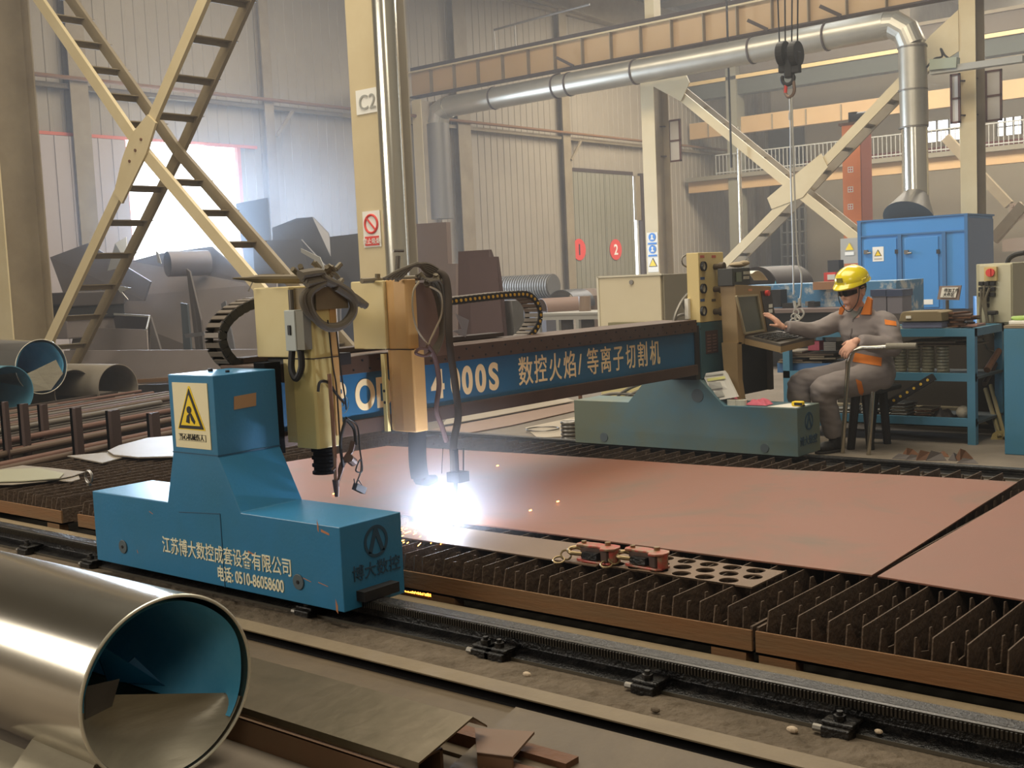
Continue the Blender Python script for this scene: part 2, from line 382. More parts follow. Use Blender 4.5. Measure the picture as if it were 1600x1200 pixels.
# crane runway girder of the far row
rg = empty('runway_girder', (-15, 24.2, 6.6), 'tan crane runway girder with regular stiffeners above the round duct', 'girder', None, 'structure')
MB().box(-23.4, 2, 24.25, 24.27, 6.62, 7.26).build('web', m_cream2, rg)
MB().box(-23.4, 2, 24.12, 24.42, 7.26, 7.30).build('top_flange', m_cream, rg)
MB().box(-23.4, 2, 24.12, 24.42, 6.58, 6.62).build('bottom_flange', m_darkbeam, rg)
MB().box(-23.4, 2, 24.22, 24.32, 7.30, 7.42).build('crane_rail', m_darkbeam, rg)
for k in range(25):
    x = -22.6+k*.86
    if x < 0: MB().box(x, x+.02, 24.13, 24.25, 6.62, 7.26).build('stiffener', m_creamd, rg)
hr = MB().tube([(-20.3, 24.25, 7.4), (-20.3, 24.25, 7.95), (-19, 24.25, 8.0), (-17.2, 24.25, 8.05)], .03, 6)
hr.cyl((-19.6, 24.25, 7.4), (-19.6, 24.25, 7.98), .025, 6)
tag(hr.build('hand_rail', m_greyp, smooth=True), 'short bent pipe handrail standing on the end of the runway girder', 'railing')
# round extraction duct under the girder, dropping to the blue collector
DY = 23.3
da, db, dc = ony(668, 186, DY), ony(1015, 106, DY), ony(1385, 42, DY)
R0 = .27
dt = empty('extraction_duct', (-12, DY, 5.9), 'long round galvanized duct slung below the runway girder and dropping to the blue collector', 'duct')
zz = lambda x: db.z+(dc.z-db.z)*(x-db.x)/(dc.x-db.x)*.6
xe = -9.35
MB().cyl((-21.2, DY, 6.0), (xe, DY, 6.08), R0, 28).build('horizontal_run', m_galv, dt, smooth=True)
MB().tube([(xe, DY, 6.08), (xe+.16, DY, 6.07), (xe+.40, DY, 5.9), (xe+.52, DY, 5.6)], R0, 28).build('elbow', m_galv, dt)
vx = -8.83
MB().cyl((vx, DY, 5.62), (vx+.02, DY, 4.05), R0, 28).build('drop_pipe', m_galv, dt, smooth=True)
MB().cyl((vx+.02, DY, 4.06), (vx+.03, DY, 2.45), R0*.92, 28).build('drop_pipe', m_silver, dt, smooth=True, label='shinier lower length of drop pipe')
for z in (5.58, 4.75, 4.03): MB().shell((vx, DY, z-.015), (vx, DY, z+.015), R0+.015, R0-.01, 28).build('seam_ring', m_greyp, dt)
MB().tube([(-21.2, DY, 6.0), (-21.5, DY, 5.9), (-21.6, DY, 5.6)], [.3, .3, .27], 24).build('elbow', m_galv, dt)
MB().cyl((-21.6, DY, 5.6), (-21.6, DY, 3.1), .3, 24).build('drop_pipe', m_greyp, dt, smooth=True, label='hazy grey-blue drop pipe beside the end wall')
for x in (-19.6, -17.6, -17.2, -15.3, -12.3, -10.6):
    z = 6.0+(x+21.2)/11.85*.08
    s_ = MB().shell((x-.02, DY, z), (x+.02, DY, z), R0+.02, R0-.005, 24).build('strap', m_darkbeam, dt)
    if x in (-17.6, -12.3, -10.6): MB().bar((x-.02, 24.05, 6.60), (x-.42, 23.9, 6.85), .06, .07).build('bracket', m_darkbeam, s_)
# silvery standpipe beside the C2 column
sp = empty('standpipe', (-8.4, 8.4, 0), 'bright silvery vertical pipe running up beside the column marked C2', 'pipe')
MB().cyl((-8.05, 8.02, 0), (-8.05, 8.02, 9), .115, 24).build('pipe', m_silver, sp, smooth=True)
tag(MB().cyl(ony(1134, -40, 23.9), ony(1143, 262, 23.9), .025, 8).build('hanging_cable', m_dark), 'thin dark cable hanging straight down from the runway girder by the hoist ropes', 'cable')
# signs on columns
def sign(x0, x1, z0, z1, Y, m, name, label, cat='sign', grp=None):
    o = MB().box(x0, x1, Y-.006, Y, z0, z1).build(name, m); return tag(o, label, cat, grp)
def ringy(c, R, r, m, par, name, n=28):
    return MB().torus(c, R, r, 'y', n, 6).build(name, m, par)
a = ony(556, 152, 8.03); b = ony(586, 170, 8.03)
s1 = sign(a.x, b.x+.03, b.z-.03, a.z+.06, 8.035, m_white, 'paper_notice', 'white paper marked C2 stuck on the cream column', 'notice')
text('C2', (a.x+.04, 8.02, b.z+.01), (1, 0, 0), (0, 0, 1), .2, m_gray, s1)
a = ony(566, 331, 8.03); b = ony(596, 385, 8.03)
s2 = sign(a.x, b.x, b.z, a.z, 8.035, m_white, 'prohibition_sign', 'white sign with red barred circle on the column marked C2')
wd_ = b.x-a.x; cx = (a.x+b.x)/2; cz = a.z-(a.z-b.z)*.36
ringy((cx, 8.025, cz), wd_*.36, .012, m_red, s2, 'red_circle')
MB().bar((cx-wd_*.25, 8.025, cz+wd_*.25), (cx+wd_*.25, 8.025, cz-wd_*.25), .012, .022, (0, 1, 0)).build('red_bar', m_red, s2)
o_ = MB().box(a.x+.025, b.x-.025, 8.022, 8.03, b.z+.015, b.z+.105).build('red_strip', m_red, s2)
text('禁止吸烟', (cx, 8.018, b.z+.035), (1, 0, 0), (0, 0, 1), .062, m_white, s2, align='CENTER')
for i, (yp0, yp1, kind) in enumerate(((363, 382, 'b'), (382, 401, 'b'), (401, 425, 'y'))):
    a = ony(1021, yp0, 24.08); b = ony(1036, yp1, 24.08); b.x = min(b.x, -15.36); a.x = -15.66
    o = sign(a.x, b.x, b.z+.01, a.z, 24.09, m_white, 'safety_sign', {0: 'upper small white sign with a blue disc on the distant column', 1: 'white sign with a larger blue disc and blue strip on the distant column', 2: 'white sign with a yellow warning triangle on the distant column'}[i])
    cx = (a.x+b.x)/2; cz = (a.z+b.z)/2+.04
    if kind == 'b':
        MB().cyl((cx, 24.08, cz), (cx, 24.07, cz), .10, 20).build('blue_disc', m_signblue, o)
        MB().ball((cx, 24.068, cz+.03), .03, .004, .03, 8, 6).prism([(cx-.05, cz-.06), (cx+.06, cz-.06), (cx+.0, cz+.02)], 'y', 24.062, 24.068).build('pictogram', m_white, o)
        MB().box(a.x+.03, b.x-.03, 24.07, 24.08, b.z+.02, b.z+.06).build('blue_strip', m_signblue, o)
    else:
        MB().prism([(cx-.12, cz-.09), (cx+.12, cz-.09), (cx, cz+.12)], 'y', 24.075, 24.085).build('triangle', m_blk, o)
        MB().prism([(cx-.095, cz-.075), (cx+.095, cz-.075), (cx, cz+.09)], 'y', 24.068, 24.075).build('triangle_field', m_yel, o)
# framed notice boards hung on the columns
def noticeboard(cx0, cx1, zt, zb, Y, label):
    t = empty('notice_board', ((cx0+cx1)/2, Y, zb), label, 'notice board')
    MB().box(cx0, cx1, Y, Y+.02, zb, zt).build('panel', mat('board_white', 'c9c4bd', .6), t)
    fm = MB()
    for x in (cx0, cx1-.04): fm.box(x, x+.04, Y-.02, Y+.03, zb, zt)
    for z in (zb, (zb+zt)/2-.02, zt-.04): fm.box(cx0, cx1, Y-.02, Y+.03, z, z+.04)
    fm.build('frame', mat('board_frame', '5d3a33', .6), t)
    cxn = min((-15.53, -8.04), key=lambda c: abs(c-(cx0+cx1)/2)); s0 = cx1 if cxn > cx1 else cx0
    for z in (zb+.15, zt-.15): MB().bar((s0, Y+.01, z), (cxn, min(max(Y, 24.2), 24.6), z), .03, .03).build('bracket_arm', m_darkbeam, t)
a = ony(1044, 188, 24.8); b = ony(1062, 252, 24.8); noticeboard(a.x, b.x+.05, a.z, b.z, 24.8, 'narrow red-framed board fixed beyond the column with safety signs')
a = ony(1011, 195, 24.9); b = ony(1016, 255, 24.9)
a = ony(1490, 118, 24.2); b = ony(1508, 193, 24.2); noticeboard(a.x, b.x-.02, a.z, b.z, 24.0, 'slim dark-framed board on the collector side column, facing the drop pipe')
a = ony(1539, 111, 24.8); b = ony(1566, 188, 24.8); noticeboard(a.x, b.x, a.z, b.z, 24.8, 'wide dark-framed white board beyond the column over the dust collector')
# ------------------------------------------------------------------ third row: galleries, beams, railing
Y3 = 39
def px_z(x, y, Y=Y3): return ony(x, y, Y).z
def hbeam(y_top, y_bot, xr, m, name, label, Y=Y3, th=.3, x0=-23.3, x1=-2, cat='beam', grp=None):
    zt, zb = px_z(xr, y_top, Y), px_z(xr, y_bot, Y)
    return tag(MB().box(x0, x1, Y, Y+th, zb, zt).build(name, m), label, cat, grp, 'structure')
hbeam(64, 92, 1300, mat('brown_band', '5e5244', .7), 'crane_beam', 'dark brown crane beam under the round duct, topmost of the distant beams')
hbeam(59, 64, 1300, m_creamd, 'crane_beam', 'thin pale flange line on the topmost distant beam', Y3-.1, .4)
hbeam(93, 99, 1300, mat('gold_rail', 'e0c184', .4), 'crane_rail_beam', 'narrow pale golden rail between two dark distant beams', Y3-.3, .2)
hbeam(100, 125, 1300, mat('dark_green_band', '3c4038', .7), 'crane_beam', 'very dark green-grey beam band below the golden rail', Y3-.2, .5)
gb = hbeam(163, 190, 1300, m_cream2, 'gallery_girder', 'tan ribbed girder behind the orange column', Y3, .3)
for k in range(16):
    x = -22.5+k*1.3; z0, z1 = px_z(1300, 189), px_z(1300, 165)
    MB().box(x, x+.04, Y3-.05, Y3, z0, z1).build('stiffener', m_creamd, gb)
hbeam(262, 281, 1300, m_cream2, 'gallery_floor_beam', 'tan beam carrying the railed gallery', Y3-.2, .3)
hbeam(255, 262, 1300, mat('gallery_edge', '77705f', .7), 'gallery_floor', 'grey edge of the railed gallery floor', Y3-.4, 2.5)
zr0, zr1 = px_z(1300, 255, Y3-.4), px_z(1300, 221, Y3-.4)
rl = empty('gallery_railing', (-14, Y3-.4, zr0), 'pale railing of thin upright bars along the distant gallery', 'railing')
MB().box(-22, -8, Y3-.42, Y3-.38, zr1-.04, zr1).box(-22, -8, Y3-.42, Y3-.38, zr0+.05, zr0+.09).build('rail', m_gray, rl)
for k in range(93): MB().box(-22+k*.15, -22+k*.15+.025, Y3-.41, Y3-.39, zr0, zr1).build('baluster', m_gray, rl)
tag(MB().box(-22, -6, YF-.12, YF-.02, 5.55, 5.72).build('trim_3', mat('red_line', 'a7564a', .6)), kind='structure')
c3 = ony(1137, 250, Y3-.3); 
tag(MB().box(c3.x, c3.x+.42, Y3-.3, Y3+.3, 0, 10.4).build('steel_column', mat('greenish_column', '7d7966', .6)), 'grey-green column of the third row, behind the hanging pipe', 'column', None, 'structure')
c3 = ony(1262, 330, 42)
c4 = ony(1410, 330, Y3-.3); tag(MB().box(c4.x, c4.x+.35, Y3-.3, Y3+.3, 0, 10.4).build('steel_column', m_creamd), 'dull column of the third row just behind the drop pipe', 'column', None, 'structure')
# dark slabs painted as the shade of openings under the gallery
a = ony(1185, 195, YF-.3); b = ony(1255, 262, YF-.3)
tag(MB().box(a.x, b.x, YF-.3, YF-.1, b.z, a.z).build('trim_4', mat('dark_recess', '35342e', .8)), kind='structure')
a = ony(1150, 270, YF-.3); b = ony(1256, 425, YF-.3)
tag(MB().box(a.x, b.x, YF-.3, YF-.1, 0, a.z).build('trim_5', mat('dark_recess2', '4a473c', .8)), kind='structure')
sm = MB(); sa = ony(1185, 330, YF-.6); sa.x = max(sa.x, -22.9); sb = ony(1258, 400, YF-.6)
for k in range(5): x = sa.x+(sb.x-sa.x)*k/4; sm.box(x, x+.06, YF-.62, YF-.5, 0, sa.z)
for k in range(5): z = sb.z+(sa.z-sb.z)*k/4; sm.box(sa.x, sb.x, YF-.62, YF-.5, z, z+.05)
tag(sm.build('storage_rack', m_gray), 'tall grey open storage rack in the dim bay beyond the crossed bracing', 'rack')
bz = onz(1240, 395, 1.9)
# vertical conduit seen right of the door bay
a = ony(1156, 300, 24.9); tag(MB().cyl((a.x, 24.9, 0), (a.x, 24.9, 4.7), .05, 10).build('conduit_pipe', m_silver, smooth=True), 'thin bright vertical conduit rising behind the gauge panel', 'pipe')
# cable tray with lamp housing at the collector side column
a = ony(1455, 112, 23.4); b = ony(1600, 92, 23.4)
ct = empty('cable_tray', a, 'grey cable tray with a box running across the column top at the collector side', 'cable tray')
MB().bar(a, b, .2, .12).build('tray', m_gray, ct)
a2 = ony(1455, 102, 23.35); b2 = ony(1497, 98, 23.35); MB().bar(a2, b2, .2, .2).build('junction_box', mat('pale_green_box', '8f9683', .5), ct)
MB().tube(spline([ony(1448, 105, 23.3), ony(1460, 92, 23.3), ony(1472, 88, 23.3), ony(1470, 76, 23.3), ony(1476, 86, 23.3), ony(1484, 92, 23.3)]), .02, 6).build('cable', m_black, ct, smooth=True)
# ------------------------------------------------------------------ near rail, plinth, trench edge
def rail(x0, x1, yc, z0, h, name, label, teeth=True):
    t = empty(name, ((x0+x1)/2, yc, z0), label, 'rail')
    hw, bw = .032, .085
    P = [(yc-bw, z0), (yc+bw, z0), (yc+bw, z0+.012), (yc+.012, z0+.03), (yc+.010, z0+h*.66), (yc+hw, z0+h*.74), (yc+hw, z0+h), (yc-hw, z0+h), (yc-hw, z0+h*.74), (yc-.010, z0+h*.66), (yc-.012, z0+.03), (yc-bw, z0+.012)]
    MB().prism(P, 'x', x0, x1).build('rail_section', m_dark, t, bevel=.004)
    MB().box(x0, x1, yc-bw-.004, yc-bw, z0+.002, z0+.013).build('foot_edge', mat('pale_foot_edge', '6f6a60', .35, .7), t)  # thin lighter strip along the front of the rail foot
    if teeth:
        mb = MB(); x = x0
        mb.box(x0, x1, yc-hw-.018, yc-hw, z0+h*.74, z0+h*.98)
        while x < x1: mb.box(x, x+.006, yc-hw-.026, yc-hw-.018, z0+h*.72, z0+h*.95); x += .0125
        mb.build('rack_teeth', mat('greasy_rack', '4e4b46', .3, .8), t)
    return t
RZ, RH = .0, .106
r1 = rail(-14, 2, 3.305, RZ, RH, 'track_rail', 'greasy black toothed rail that the near blue carriage rides on')
for i, (px, py) in enumerate(((52, 858), (150, 880), (755, 1020), (775, 1025), (1010, 1075), (1310, 1142), (470, 960))):
    q = onz(px, py, .02); M = Matrix.Translation((q.x, 3.215, 0))
    mb = MB(M).box(-.045, .045, -.05, .03, 0, .035).box(-.05, .05, -.035, .06, .035, .048); c_ = empty('rail_clamp', (q.x, 3.2, 0), None, 'clamp', 'rail clamps')
    c_['label'] = ['black rail clamp beside the left plate stack, furthest along the toothed rail', 'black rail clamp just before the front of the near carriage', 'first of two clamps close together on the toothed rail under the arc', 'second of two clamps close together on the toothed rail', 'single bolted rail clamp between the paired ones and the frame edge', 'bolted rail clamp nearest the frame corner, small stone beside it', 'shaded rail clamp underneath the near blue carriage'][i].replace('left ', '')
    mb.build('clamp_block', m_dark, c_, bevel=.004)
    MB(M).cyl((0, -.01, .048), (0, -.01, .066), .019, 6).cyl((0, -.01, .066), (0, -.01, .078), .010, 8).build('bolt', m_dark, c_)
    MB(M).cyl((-.045, -.03, .02), (-.075, -.03, .02), .012, 8).build('set_screw', m_greyp, c_)
m_conc = mat('dusty_concrete', '827257', .85, 0, '6f6048', 5, .3, .3, 25)
tag(MB().box(-14, 3, 3.40, 3.585, 0, .034).build('rail_plinth', m_conc, bevel=.006), 'narrow dusty plinth strip between the toothed rail and the cutting table', 'plinth')
# lumpy dirt along the rail
def lumps(x0, x1, y0, y1, n, zmax, name, m, label, seed=1, nx=260, ny=14):
    rnd = random.Random(seed); from mathutils import noise
    mb = MB(); vs = []; fs = []
    for i in range(nx+1):
        for j in range(ny+1):
            x = x0+(x1-x0)*i/nx; y = y0+(y1-y0)*j/ny
            e = min(1, 4*min(j, ny-j)/ny)
            h = (noise.noise((x*7, y*9, 0))*.5+noise.noise((x*23, y*25, 3))*.35+noise.noise((x*60, y*60, 7))*.2+.45)*zmax*e
            vs.append((x, y, max(.001, h)))
    for i in range(nx):
        for j in range(ny): a = i*(ny+1)+j; fs.append((a, a+1, a+ny+2, a+ny+1))
    return tag(mb.add(vs, fs).build(name, m, smooth=True), label, 'dirt', None, 'stuff')
lumps(-9, 0, 2.927, 3.218, 0, .022, 'slag_dirt', m_dirt, 'dark oily dirt and slag dust packed along the toothed rail', 3, 900, 30)
for i, (px, py, r, lab) in enumerate(((1238, 1138, .013, 'small pale stone beside the clamp near the frame corner'), (1373, 1147, .009, 'tiny pale stone lying on the rail foot'), (1024, 1107, .012, 'dark stone on the dirt in front of the single clamp'), (823, 1052, .012, 'flat pale chip of slag on the dirt near the paired clamps'))):
    q = onz(px, py, .02); bm_ = MB().ball((q.x, q.y, .016+(.012 if i == 1 else 0)), r*1.5, r, r*.8, 8, 6).build('stone', m_dirt if i == 2 else mat('pale_stone', 'b7a48c', .8)); tag(bm_, lab, 'stone', 'stones by the rail')
# trench edging channel and floor plates in front of it
ch = MB().prism([(2.835, .05), (2.925, .05), (2.925, .0), (2.915, .0), (2.915, .042), (2.845, .042), (2.845, .045), (2.835, .045)], 'x', -14, 3)
m_edge = mat('dusty_channel', '7d6e55', .65, .1, '6b5c46', 5, .3, .2, 20)
tag(ch.build('edging_channel', m_edge), 'long dusty steel channel lying along the floor in front of the dirt strip', 'channel')
tag(MB().box(-14, 3, 2.85, 2.91, .0, .012).build('channel_shadow_strip', m_black), 'black strip painting the shade inside the long channel', 'strip')  # black strip stands in for the channel's inner shadow
m_fplate = mat('stained_floor_plate', '64553f', .6, .1, '504332', 3, .25, .15, 18, dist=1)
tag(MB().box(-9, 2, 2.45, 2.832, .0, .012).build('floor_plate', m_fplate), 'long stained brown steel plate laid flat below the dusty channel', 'plate')
q = onz(813, 1102, .03)
tag(MB().slab([(q.x, 2.80, .012), (2, 2.79, .012), (2, 1.4, .012), (q.x+.55, 1.4, .012), (q.x+.15, 2.3, .012)], (0, 0, .02)).build('floor_plate', m_fplate), 'broad stained brown plate filling the lower corner, smudged and dusty', 'plate')
# folded sheet on a box section
m_fold = mat('dull_folded_sheet', '6e6353', .32, .75, '57503f', 3.5, .25, .08, 10, dist=1.2)
rdg0, rdg1 = onz(385, 1030, .17), ony(739, 1120, 2.4)
x1 = ony(739, 1120, 2.4).x; z1 = ony(739, 1120, 2.4).z
low = ony(680, 1200, 2.17)
mb = MB()
def folded(mb, xa, xb, P, th, xs=0.0):
    """open sheet profile P (y,z) swept along X, with the end cut slanting by xs"""
    n = len(P); y0 = P[0][0]
    for a, b in zip(P, P[1:]):
        mb.slab([(xa, a[0], a[1]), (xb+xs*(a[0]-2.4), a[0], a[1]), (xb+xs*(b[0]-2.4), b[0], b[1]), (xa, b[0], b[1])], (0, .0, -th))
    return mb
folded(mb, -7.5, x1, [(2.46, z1-.045), (2.40, z1), (2.17, low.z), (2.166, low.z-.02)], .006, -.02)
fo = tag(mb.build('folded_sheet', m_fold), 'long folded sheet of dull scuffed steel sloping toward the big shiny pipe', 'folded sheet')
m_box = mat('rusty_box_section', '74513c', .7, .1, '6b5a44', 2, .3)
mb = MB(); mb.box(-7.5, x1-.06, 2.155, 2.167, 0, low.z-.03).box(-7.5, x1-.06, 2.155, 2.33, low.z-.034, low.z-.028).box(-7.5, x1-.06, 2.32, 2.332, 0, low.z-.03)
tag(mb.build('box_section', m_box), 'rusty brown channel section carrying the folded sheet', 'channel')
mb = MB(); q1 = onz(760, 1138, .09); 
a, b, c, d = onz(742, 1137, .09), onz(835, 1143, .09), onz(800, 1183, .09), onz(745, 1176, .09)
mb.slab([a, b, c, d], (0, 0, -.008)).slab([d, c, c+Vector((0, -.0, -.07)), d+Vector((0, 0, -.07))], (0, .006, 0))
tag(mb.build('offcut_box', m_box), 'short brown open box offcut sticking out past the folded sheet', 'offcut')
a, b = onz(780, 1186, .05), onz(905, 1215, .05)
mb = MB().slab([a, b, b+Vector((.1, -.25, 0)), a+Vector((0, -.2, 0))], (0, 0, -.04)); tag(mb.build('flat_offcut', m_rust), 'rusty flat offcut lying below the open box offcut', 'offcut')
tag(MB().box(-7.5, x1+.25, 2.50, 2.56, 0, .05).build('angle_bar', m_rust), 'thin rusty angle bar running behind the folded sheet', 'bar')

# ------------------------------------------------------------------ big stainless pipe
R = .264
pc = Vector((-2.88, 1.865, .283)); OV = Matrix.Translation(pc) @ Matrix.Diagonal((1, 1.07, 1, 1)) @ Matrix.Translation(-pc)
def pipe_end(name, c, R, x0, label, th=.006, m_out=m_stainless, OV=None):
    t = empty(name, c, label, 'pipe')
    MB(OV).shell((x0, c.y, c.z), (c.x, c.y, c.z), R, R-th, 96).build('pipe_wall', m_out, t, smooth=True)
    MB(OV).torus((c.x, c.y, c.z), R-.003, .005, 'x', 96, 8).build('rim', mat('bright_rim', 'ddd8c6', .3, .6), t, smooth=True)
    return t
bp = pipe_end('stainless_pipe', pc, R, -7, 'big shiny stainless pipe lined with blue film, next to the floor plates', OV=OV)
ri = R-.008
# blue film lining: wavy inner shell covering the upper part
def lining(c, ri, x0, x1, a0, a1, wav, mb, nx=18, na=60, seed=0):
    rnd = random.Random(seed); vs = []; fs = []
    from mathutils import noise
    for i in range(nx+1):
        for k in range(na+1):
            a = a0+(a1-a0)*k/na; x = x0+(x1-x0)*i/nx
            r = ri-.004-wav*(.5+.5*noise.noise((x*2.5, a*1.3, seed)))
            vs.append((x, c.y+math.sin(a)*r, c.z+math.cos(a)*r))
    for i in range(nx):
        for k in range(na): q = i*(na+1)+k; fs.append((q, q+1, q+na+2, q+na+1))
    return mb.add(vs, fs)
lining(pc, ri, -6.0, pc.x-.012, -1.55, 2.25, .02, MB(OV)).build('blue_film', m_film, bp, smooth=True)
# grey underlay sheet curling over the lower half with a straight upper edge
vs = []; fs = []; nx, na = 16, 30
m_sheet = mat('matt_sheet_roll', 'a9a28f', .42, .25, '938c7b', 5, .3, .15, 8, stretch=(1, 1, 6))
zl, zr = .045, -.105; aL = math.atan2(zl, -math.sqrt(ri*ri-zl*zl)); aR = math.atan2(zr, math.sqrt(ri*ri-zr*zr)); aL += 0 if aL < 0 else -2*PI
for i in range(nx+1):
    t_ = i/nx                                     # 0 at the straight upper edge, 1 along the bottom of the rim
    for k in range(na+1):
        u = k/na; a_ = aL+(aR-aL)*u; by, bz = ri*math.cos(a_)*.99, ri*math.sin(a_)*.99
        ey_, ez_ = ri*.99*(math.cos(aL)+(math.cos(aR)-math.cos(aL))*u), zl+(zr-zl)*u
        x_ = -.06*(1-t_)-.012-.09*math.sin(t_*PI)*math.sin(u*PI)
        vs.append((pc.x+x_, pc.y+ey_+(by-ey_)*t_, pc.z+ez_+(bz-ez_)*t_))
for i in range(nx):
    for k in range(na): q = i*(na+1)+k; fs.append((q, q+1, q+na+2, q+na+1))
MB(OV).add(vs, fs).build('inner_sheet', m_sheet, bp, smooth=True)
# loose torn flap of film hanging inside
vs = [(pc.x-.10, pc.y-.17, pc.z+.17), (pc.x-.16, pc.y-.10, pc.z+.02), (pc.x-.14, pc.y-.02, pc.z+.07), (pc.x-.10, pc.y+.05, pc.z-.03), (pc.x-.16, pc.y-.03, pc.z-.01), (pc.x-.22, pc.y-.07, pc.z-.06), (pc.x-.3, pc.y-.15, pc.z-.09)]
MB().slab(vs[:5], (-.004, 0, 0)).build('film_flap', mat('deep_blue_film', '124f74', .3, .2), bp)
MB().slab([(pc.x-.03, pc.y-.242, pc.z+.07), (pc.x-.06, pc.y-.12, pc.z+.05), (pc.x-.06, pc.y-.15, pc.z-.02), (pc.x-.03, pc.y-.25, pc.z-.02)], (-.004, 0, 0)).build('inner_flap', mat('dull_inner_flap', '5d5a55', .35, .6), bp)
# sheet scraps in the corner under the pipe
for pts, z, lab in (([(0, 1155), (60, 1180), (35, 1240), (-60, 1240)], .08, 'pale crumpled sheet corner lying under the big stainless pipe'), ([(52, 1152), (150, 1190), (130, 1235), (10, 1215)], .12, 'light grey folded sheet strip below the big stainless pipe')):
    P = [onz(x, y, z) for x, y in pts]; P = [Vector((p.x, min(p.y, 1.72), z)) for p in P]
    tag(MB().slab(P, (0, 0, -.01)).build('sheet_strip', m_sheet), lab, 'sheet')
# pen scribbles on the pipe skin
sc_ = MB(); rnd = random.Random(4)
for k in range(7):
    ang = -1.15-k*.09; P = []
    for j in range(7):
        a_ = ang+rnd.uniform(-.04, .05); P.append((pc.x-.14-.05*(k % 3)+rnd.uniform(-.02, .02), pc.y+math.sin(a_)*(R+.001), pc.z+math.cos(a_)*(R+.001)))
    sc_.tube(P, .0012, 4)
sc_.build('pen_marks', mat('pen_ink', '5a4d3e', .6), bp)

# ------------------------------------------------------------------ carriages
def emblem(par, x, yc, zc, s, m):
    """round badge on a +X face"""
    MB().shell((x, yc, zc), (x+.003, yc, zc), .065*s, .052*s, 30).build('emblem_ring', m, par)
    mb = MB()
    mb.prism([(yc-.045*s, zc-.045*s), (yc-.025*s, zc-.045*s), (yc, zc+.02*s), (yc+.025*s, zc-.045*s), (yc+.045*s, zc-.045*s), (yc+.01*s, zc+.05*s), (yc-.01*s, zc+.05*s)], 'x', x, x+.003)
    mb.build('emblem_mark', m, par)
m_emb = mat('dark_print', '24445a', .6)
def carriage_body(t, x0, x1, y0, y1, z0, z1, px0, px1, pz1, flare, m, ym=None):
    """lower box with a post that flares into it; profile in XZ, extruded along Y"""
    P = [(x0, z0), (x1, z0), (x1, z1), (px1+flare, z1), (px1, z1+.24), (px1, pz1), (px0, pz1), (px0, z1+.24), (px0-flare*.55, z1), (x0, z1)]
    return MB().prism(P, 'y', y0, y1).build('body', m, t, bevel=.004)
t = empty('gantry_carriage', (-4.5, 3.32, 0), 'bright blue machine carriage with warning plate and phone number, riding the near rail', 'machine carriage')
X0, X1, Y0, Y1, Z0, Z1 = -5.43, -3.575, 3.15, 3.50, .075, .43
PX0, PX1, PZ1 = -4.70, -4.355, 1.035
carriage_body(t, X0, X1, Y0, Y1, Z0, Z1, PX0, PX1, PZ1, .135, m_blue)
m_paintdark = mat('panel_line', '22506c', .5)
pl = MB(); a, b, c = ony(280, 800, Y0), ony(344, 803, Y0), ony(352, 888, Y0)
pl.bar((a.x, Y0, a.z), (b.x, Y0, b.z), .004, .004).bar((b.x, Y0, b.z), (b.x, Y0, Z0), .004, .005, (0, 1, 0))
pl.build('panel_seam', m_paintdark, t); pl = MB()
pl.bar((PX0, Y0, .675), (PX1, Y0, .675), .005, .006).bar((PX1, Y0, .675), (PX1, Y1, .675), .005, .006)
pl.build('panel_seam', m_paintdark, t)
for px in (193, 467):
    q = ony(px, 854 if px < 300 else 909, Y0)
    o = MB().cyl((q.x, Y0, q.z), (q.x, Y0-.006, q.z), .034, 26).build('round_cover', mat('grey_cap', '4e5a60', .5), t, bevel=.002)
    MB().cyl((q.x, Y0-.006, q.z), (q.x, Y0-.009, q.z), .008, 10).build('screw', m_blk, o)
# warning plate
pw = MB().box(-4.665, -4.40, Y0-.004, Y0, .70, 1.0).build('warning_plate', mat('cream_plate', 'e8dcb4', .5), t, label='cream warning plate with yellow triangle')
q = ony(303, 636, Y0); cx = -4.535
MB().prism([(cx-.105, .785), (cx+.105, .785), (cx+.005, .985), (cx-.005, .985)], 'y', Y0-.006, Y0-.004).build('triangle_edge', m_yel, pw)
MB().prism([(cx-.095, .790), (cx+.095, .790), (cx, .975)], 'y', Y0-.008, Y0-.006).build('triangle_border', m_blk, pw)
MB().prism([(cx-.072, .805), (cx+.072, .805), (cx, .945)], 'y', Y0-.010, Y0-.008).build('triangle_field', m_yel, pw)
mb = MB().cyl((cx-.002, Y0-.010, .877), (cx-.002, Y0-.012, .877), .017, 16); mb.prism([(cx-.03, .82), (cx-.005, .815), (cx-.0, .862), (cx-.02, .85)], 'y', Y0-.012, Y0-.010).prism([(cx+.0, .86), (cx+.012, .862), (cx+.04, .825), (cx+.032, .812), (cx+.012, .83)], 'y', Y0-.012, Y0-.010)
mb.build('gear_pictogram', m_blk, pw)
MB().box(cx-.105, cx+.105, Y0-.0055, Y0-.004, .733, .765).box(cx-.103, cx+.103, Y0-.0065, Y0-.0055, .735, .763).build('caption_box', mat('plate_line', '8a8672', .5), pw)
MB().box(cx-.102, cx+.102, Y0-.0072, Y0-.0065, .7355, .7625).build('caption_field', mat('cream_plate', 'e8dcb4'), pw)
text('当心机械伤人', (cx, Y0-.008, .740), (1, 0, 0), (0, 0, 1), .031, m_blk, pw, align='CENTER', sx=1.02)
a, b = ony(256, 860, Y0), ony(457, 900, Y0)
text('江苏博大数控成套设备有限公司', (-4.84, Y0-.002, .190), (1, 0, 0), (0.0, 0, 1), .086, m_letter2, t, bold=.004, sx=.95/(14*.086), label='cream Chinese company lettering')
a2, b2 = ony(340, 907, Y0), ony(457, 925, Y0)
text('电话: 0510-86058600', (-4.42, Y0-.002, .108), (1, 0, 0), (0, 0, 1), .076, m_letter2, t, bold=.014, sx=.70, label='cream phone number lettering')
emblem(t, X1, 3.345, .335, 1.05, m_emb)
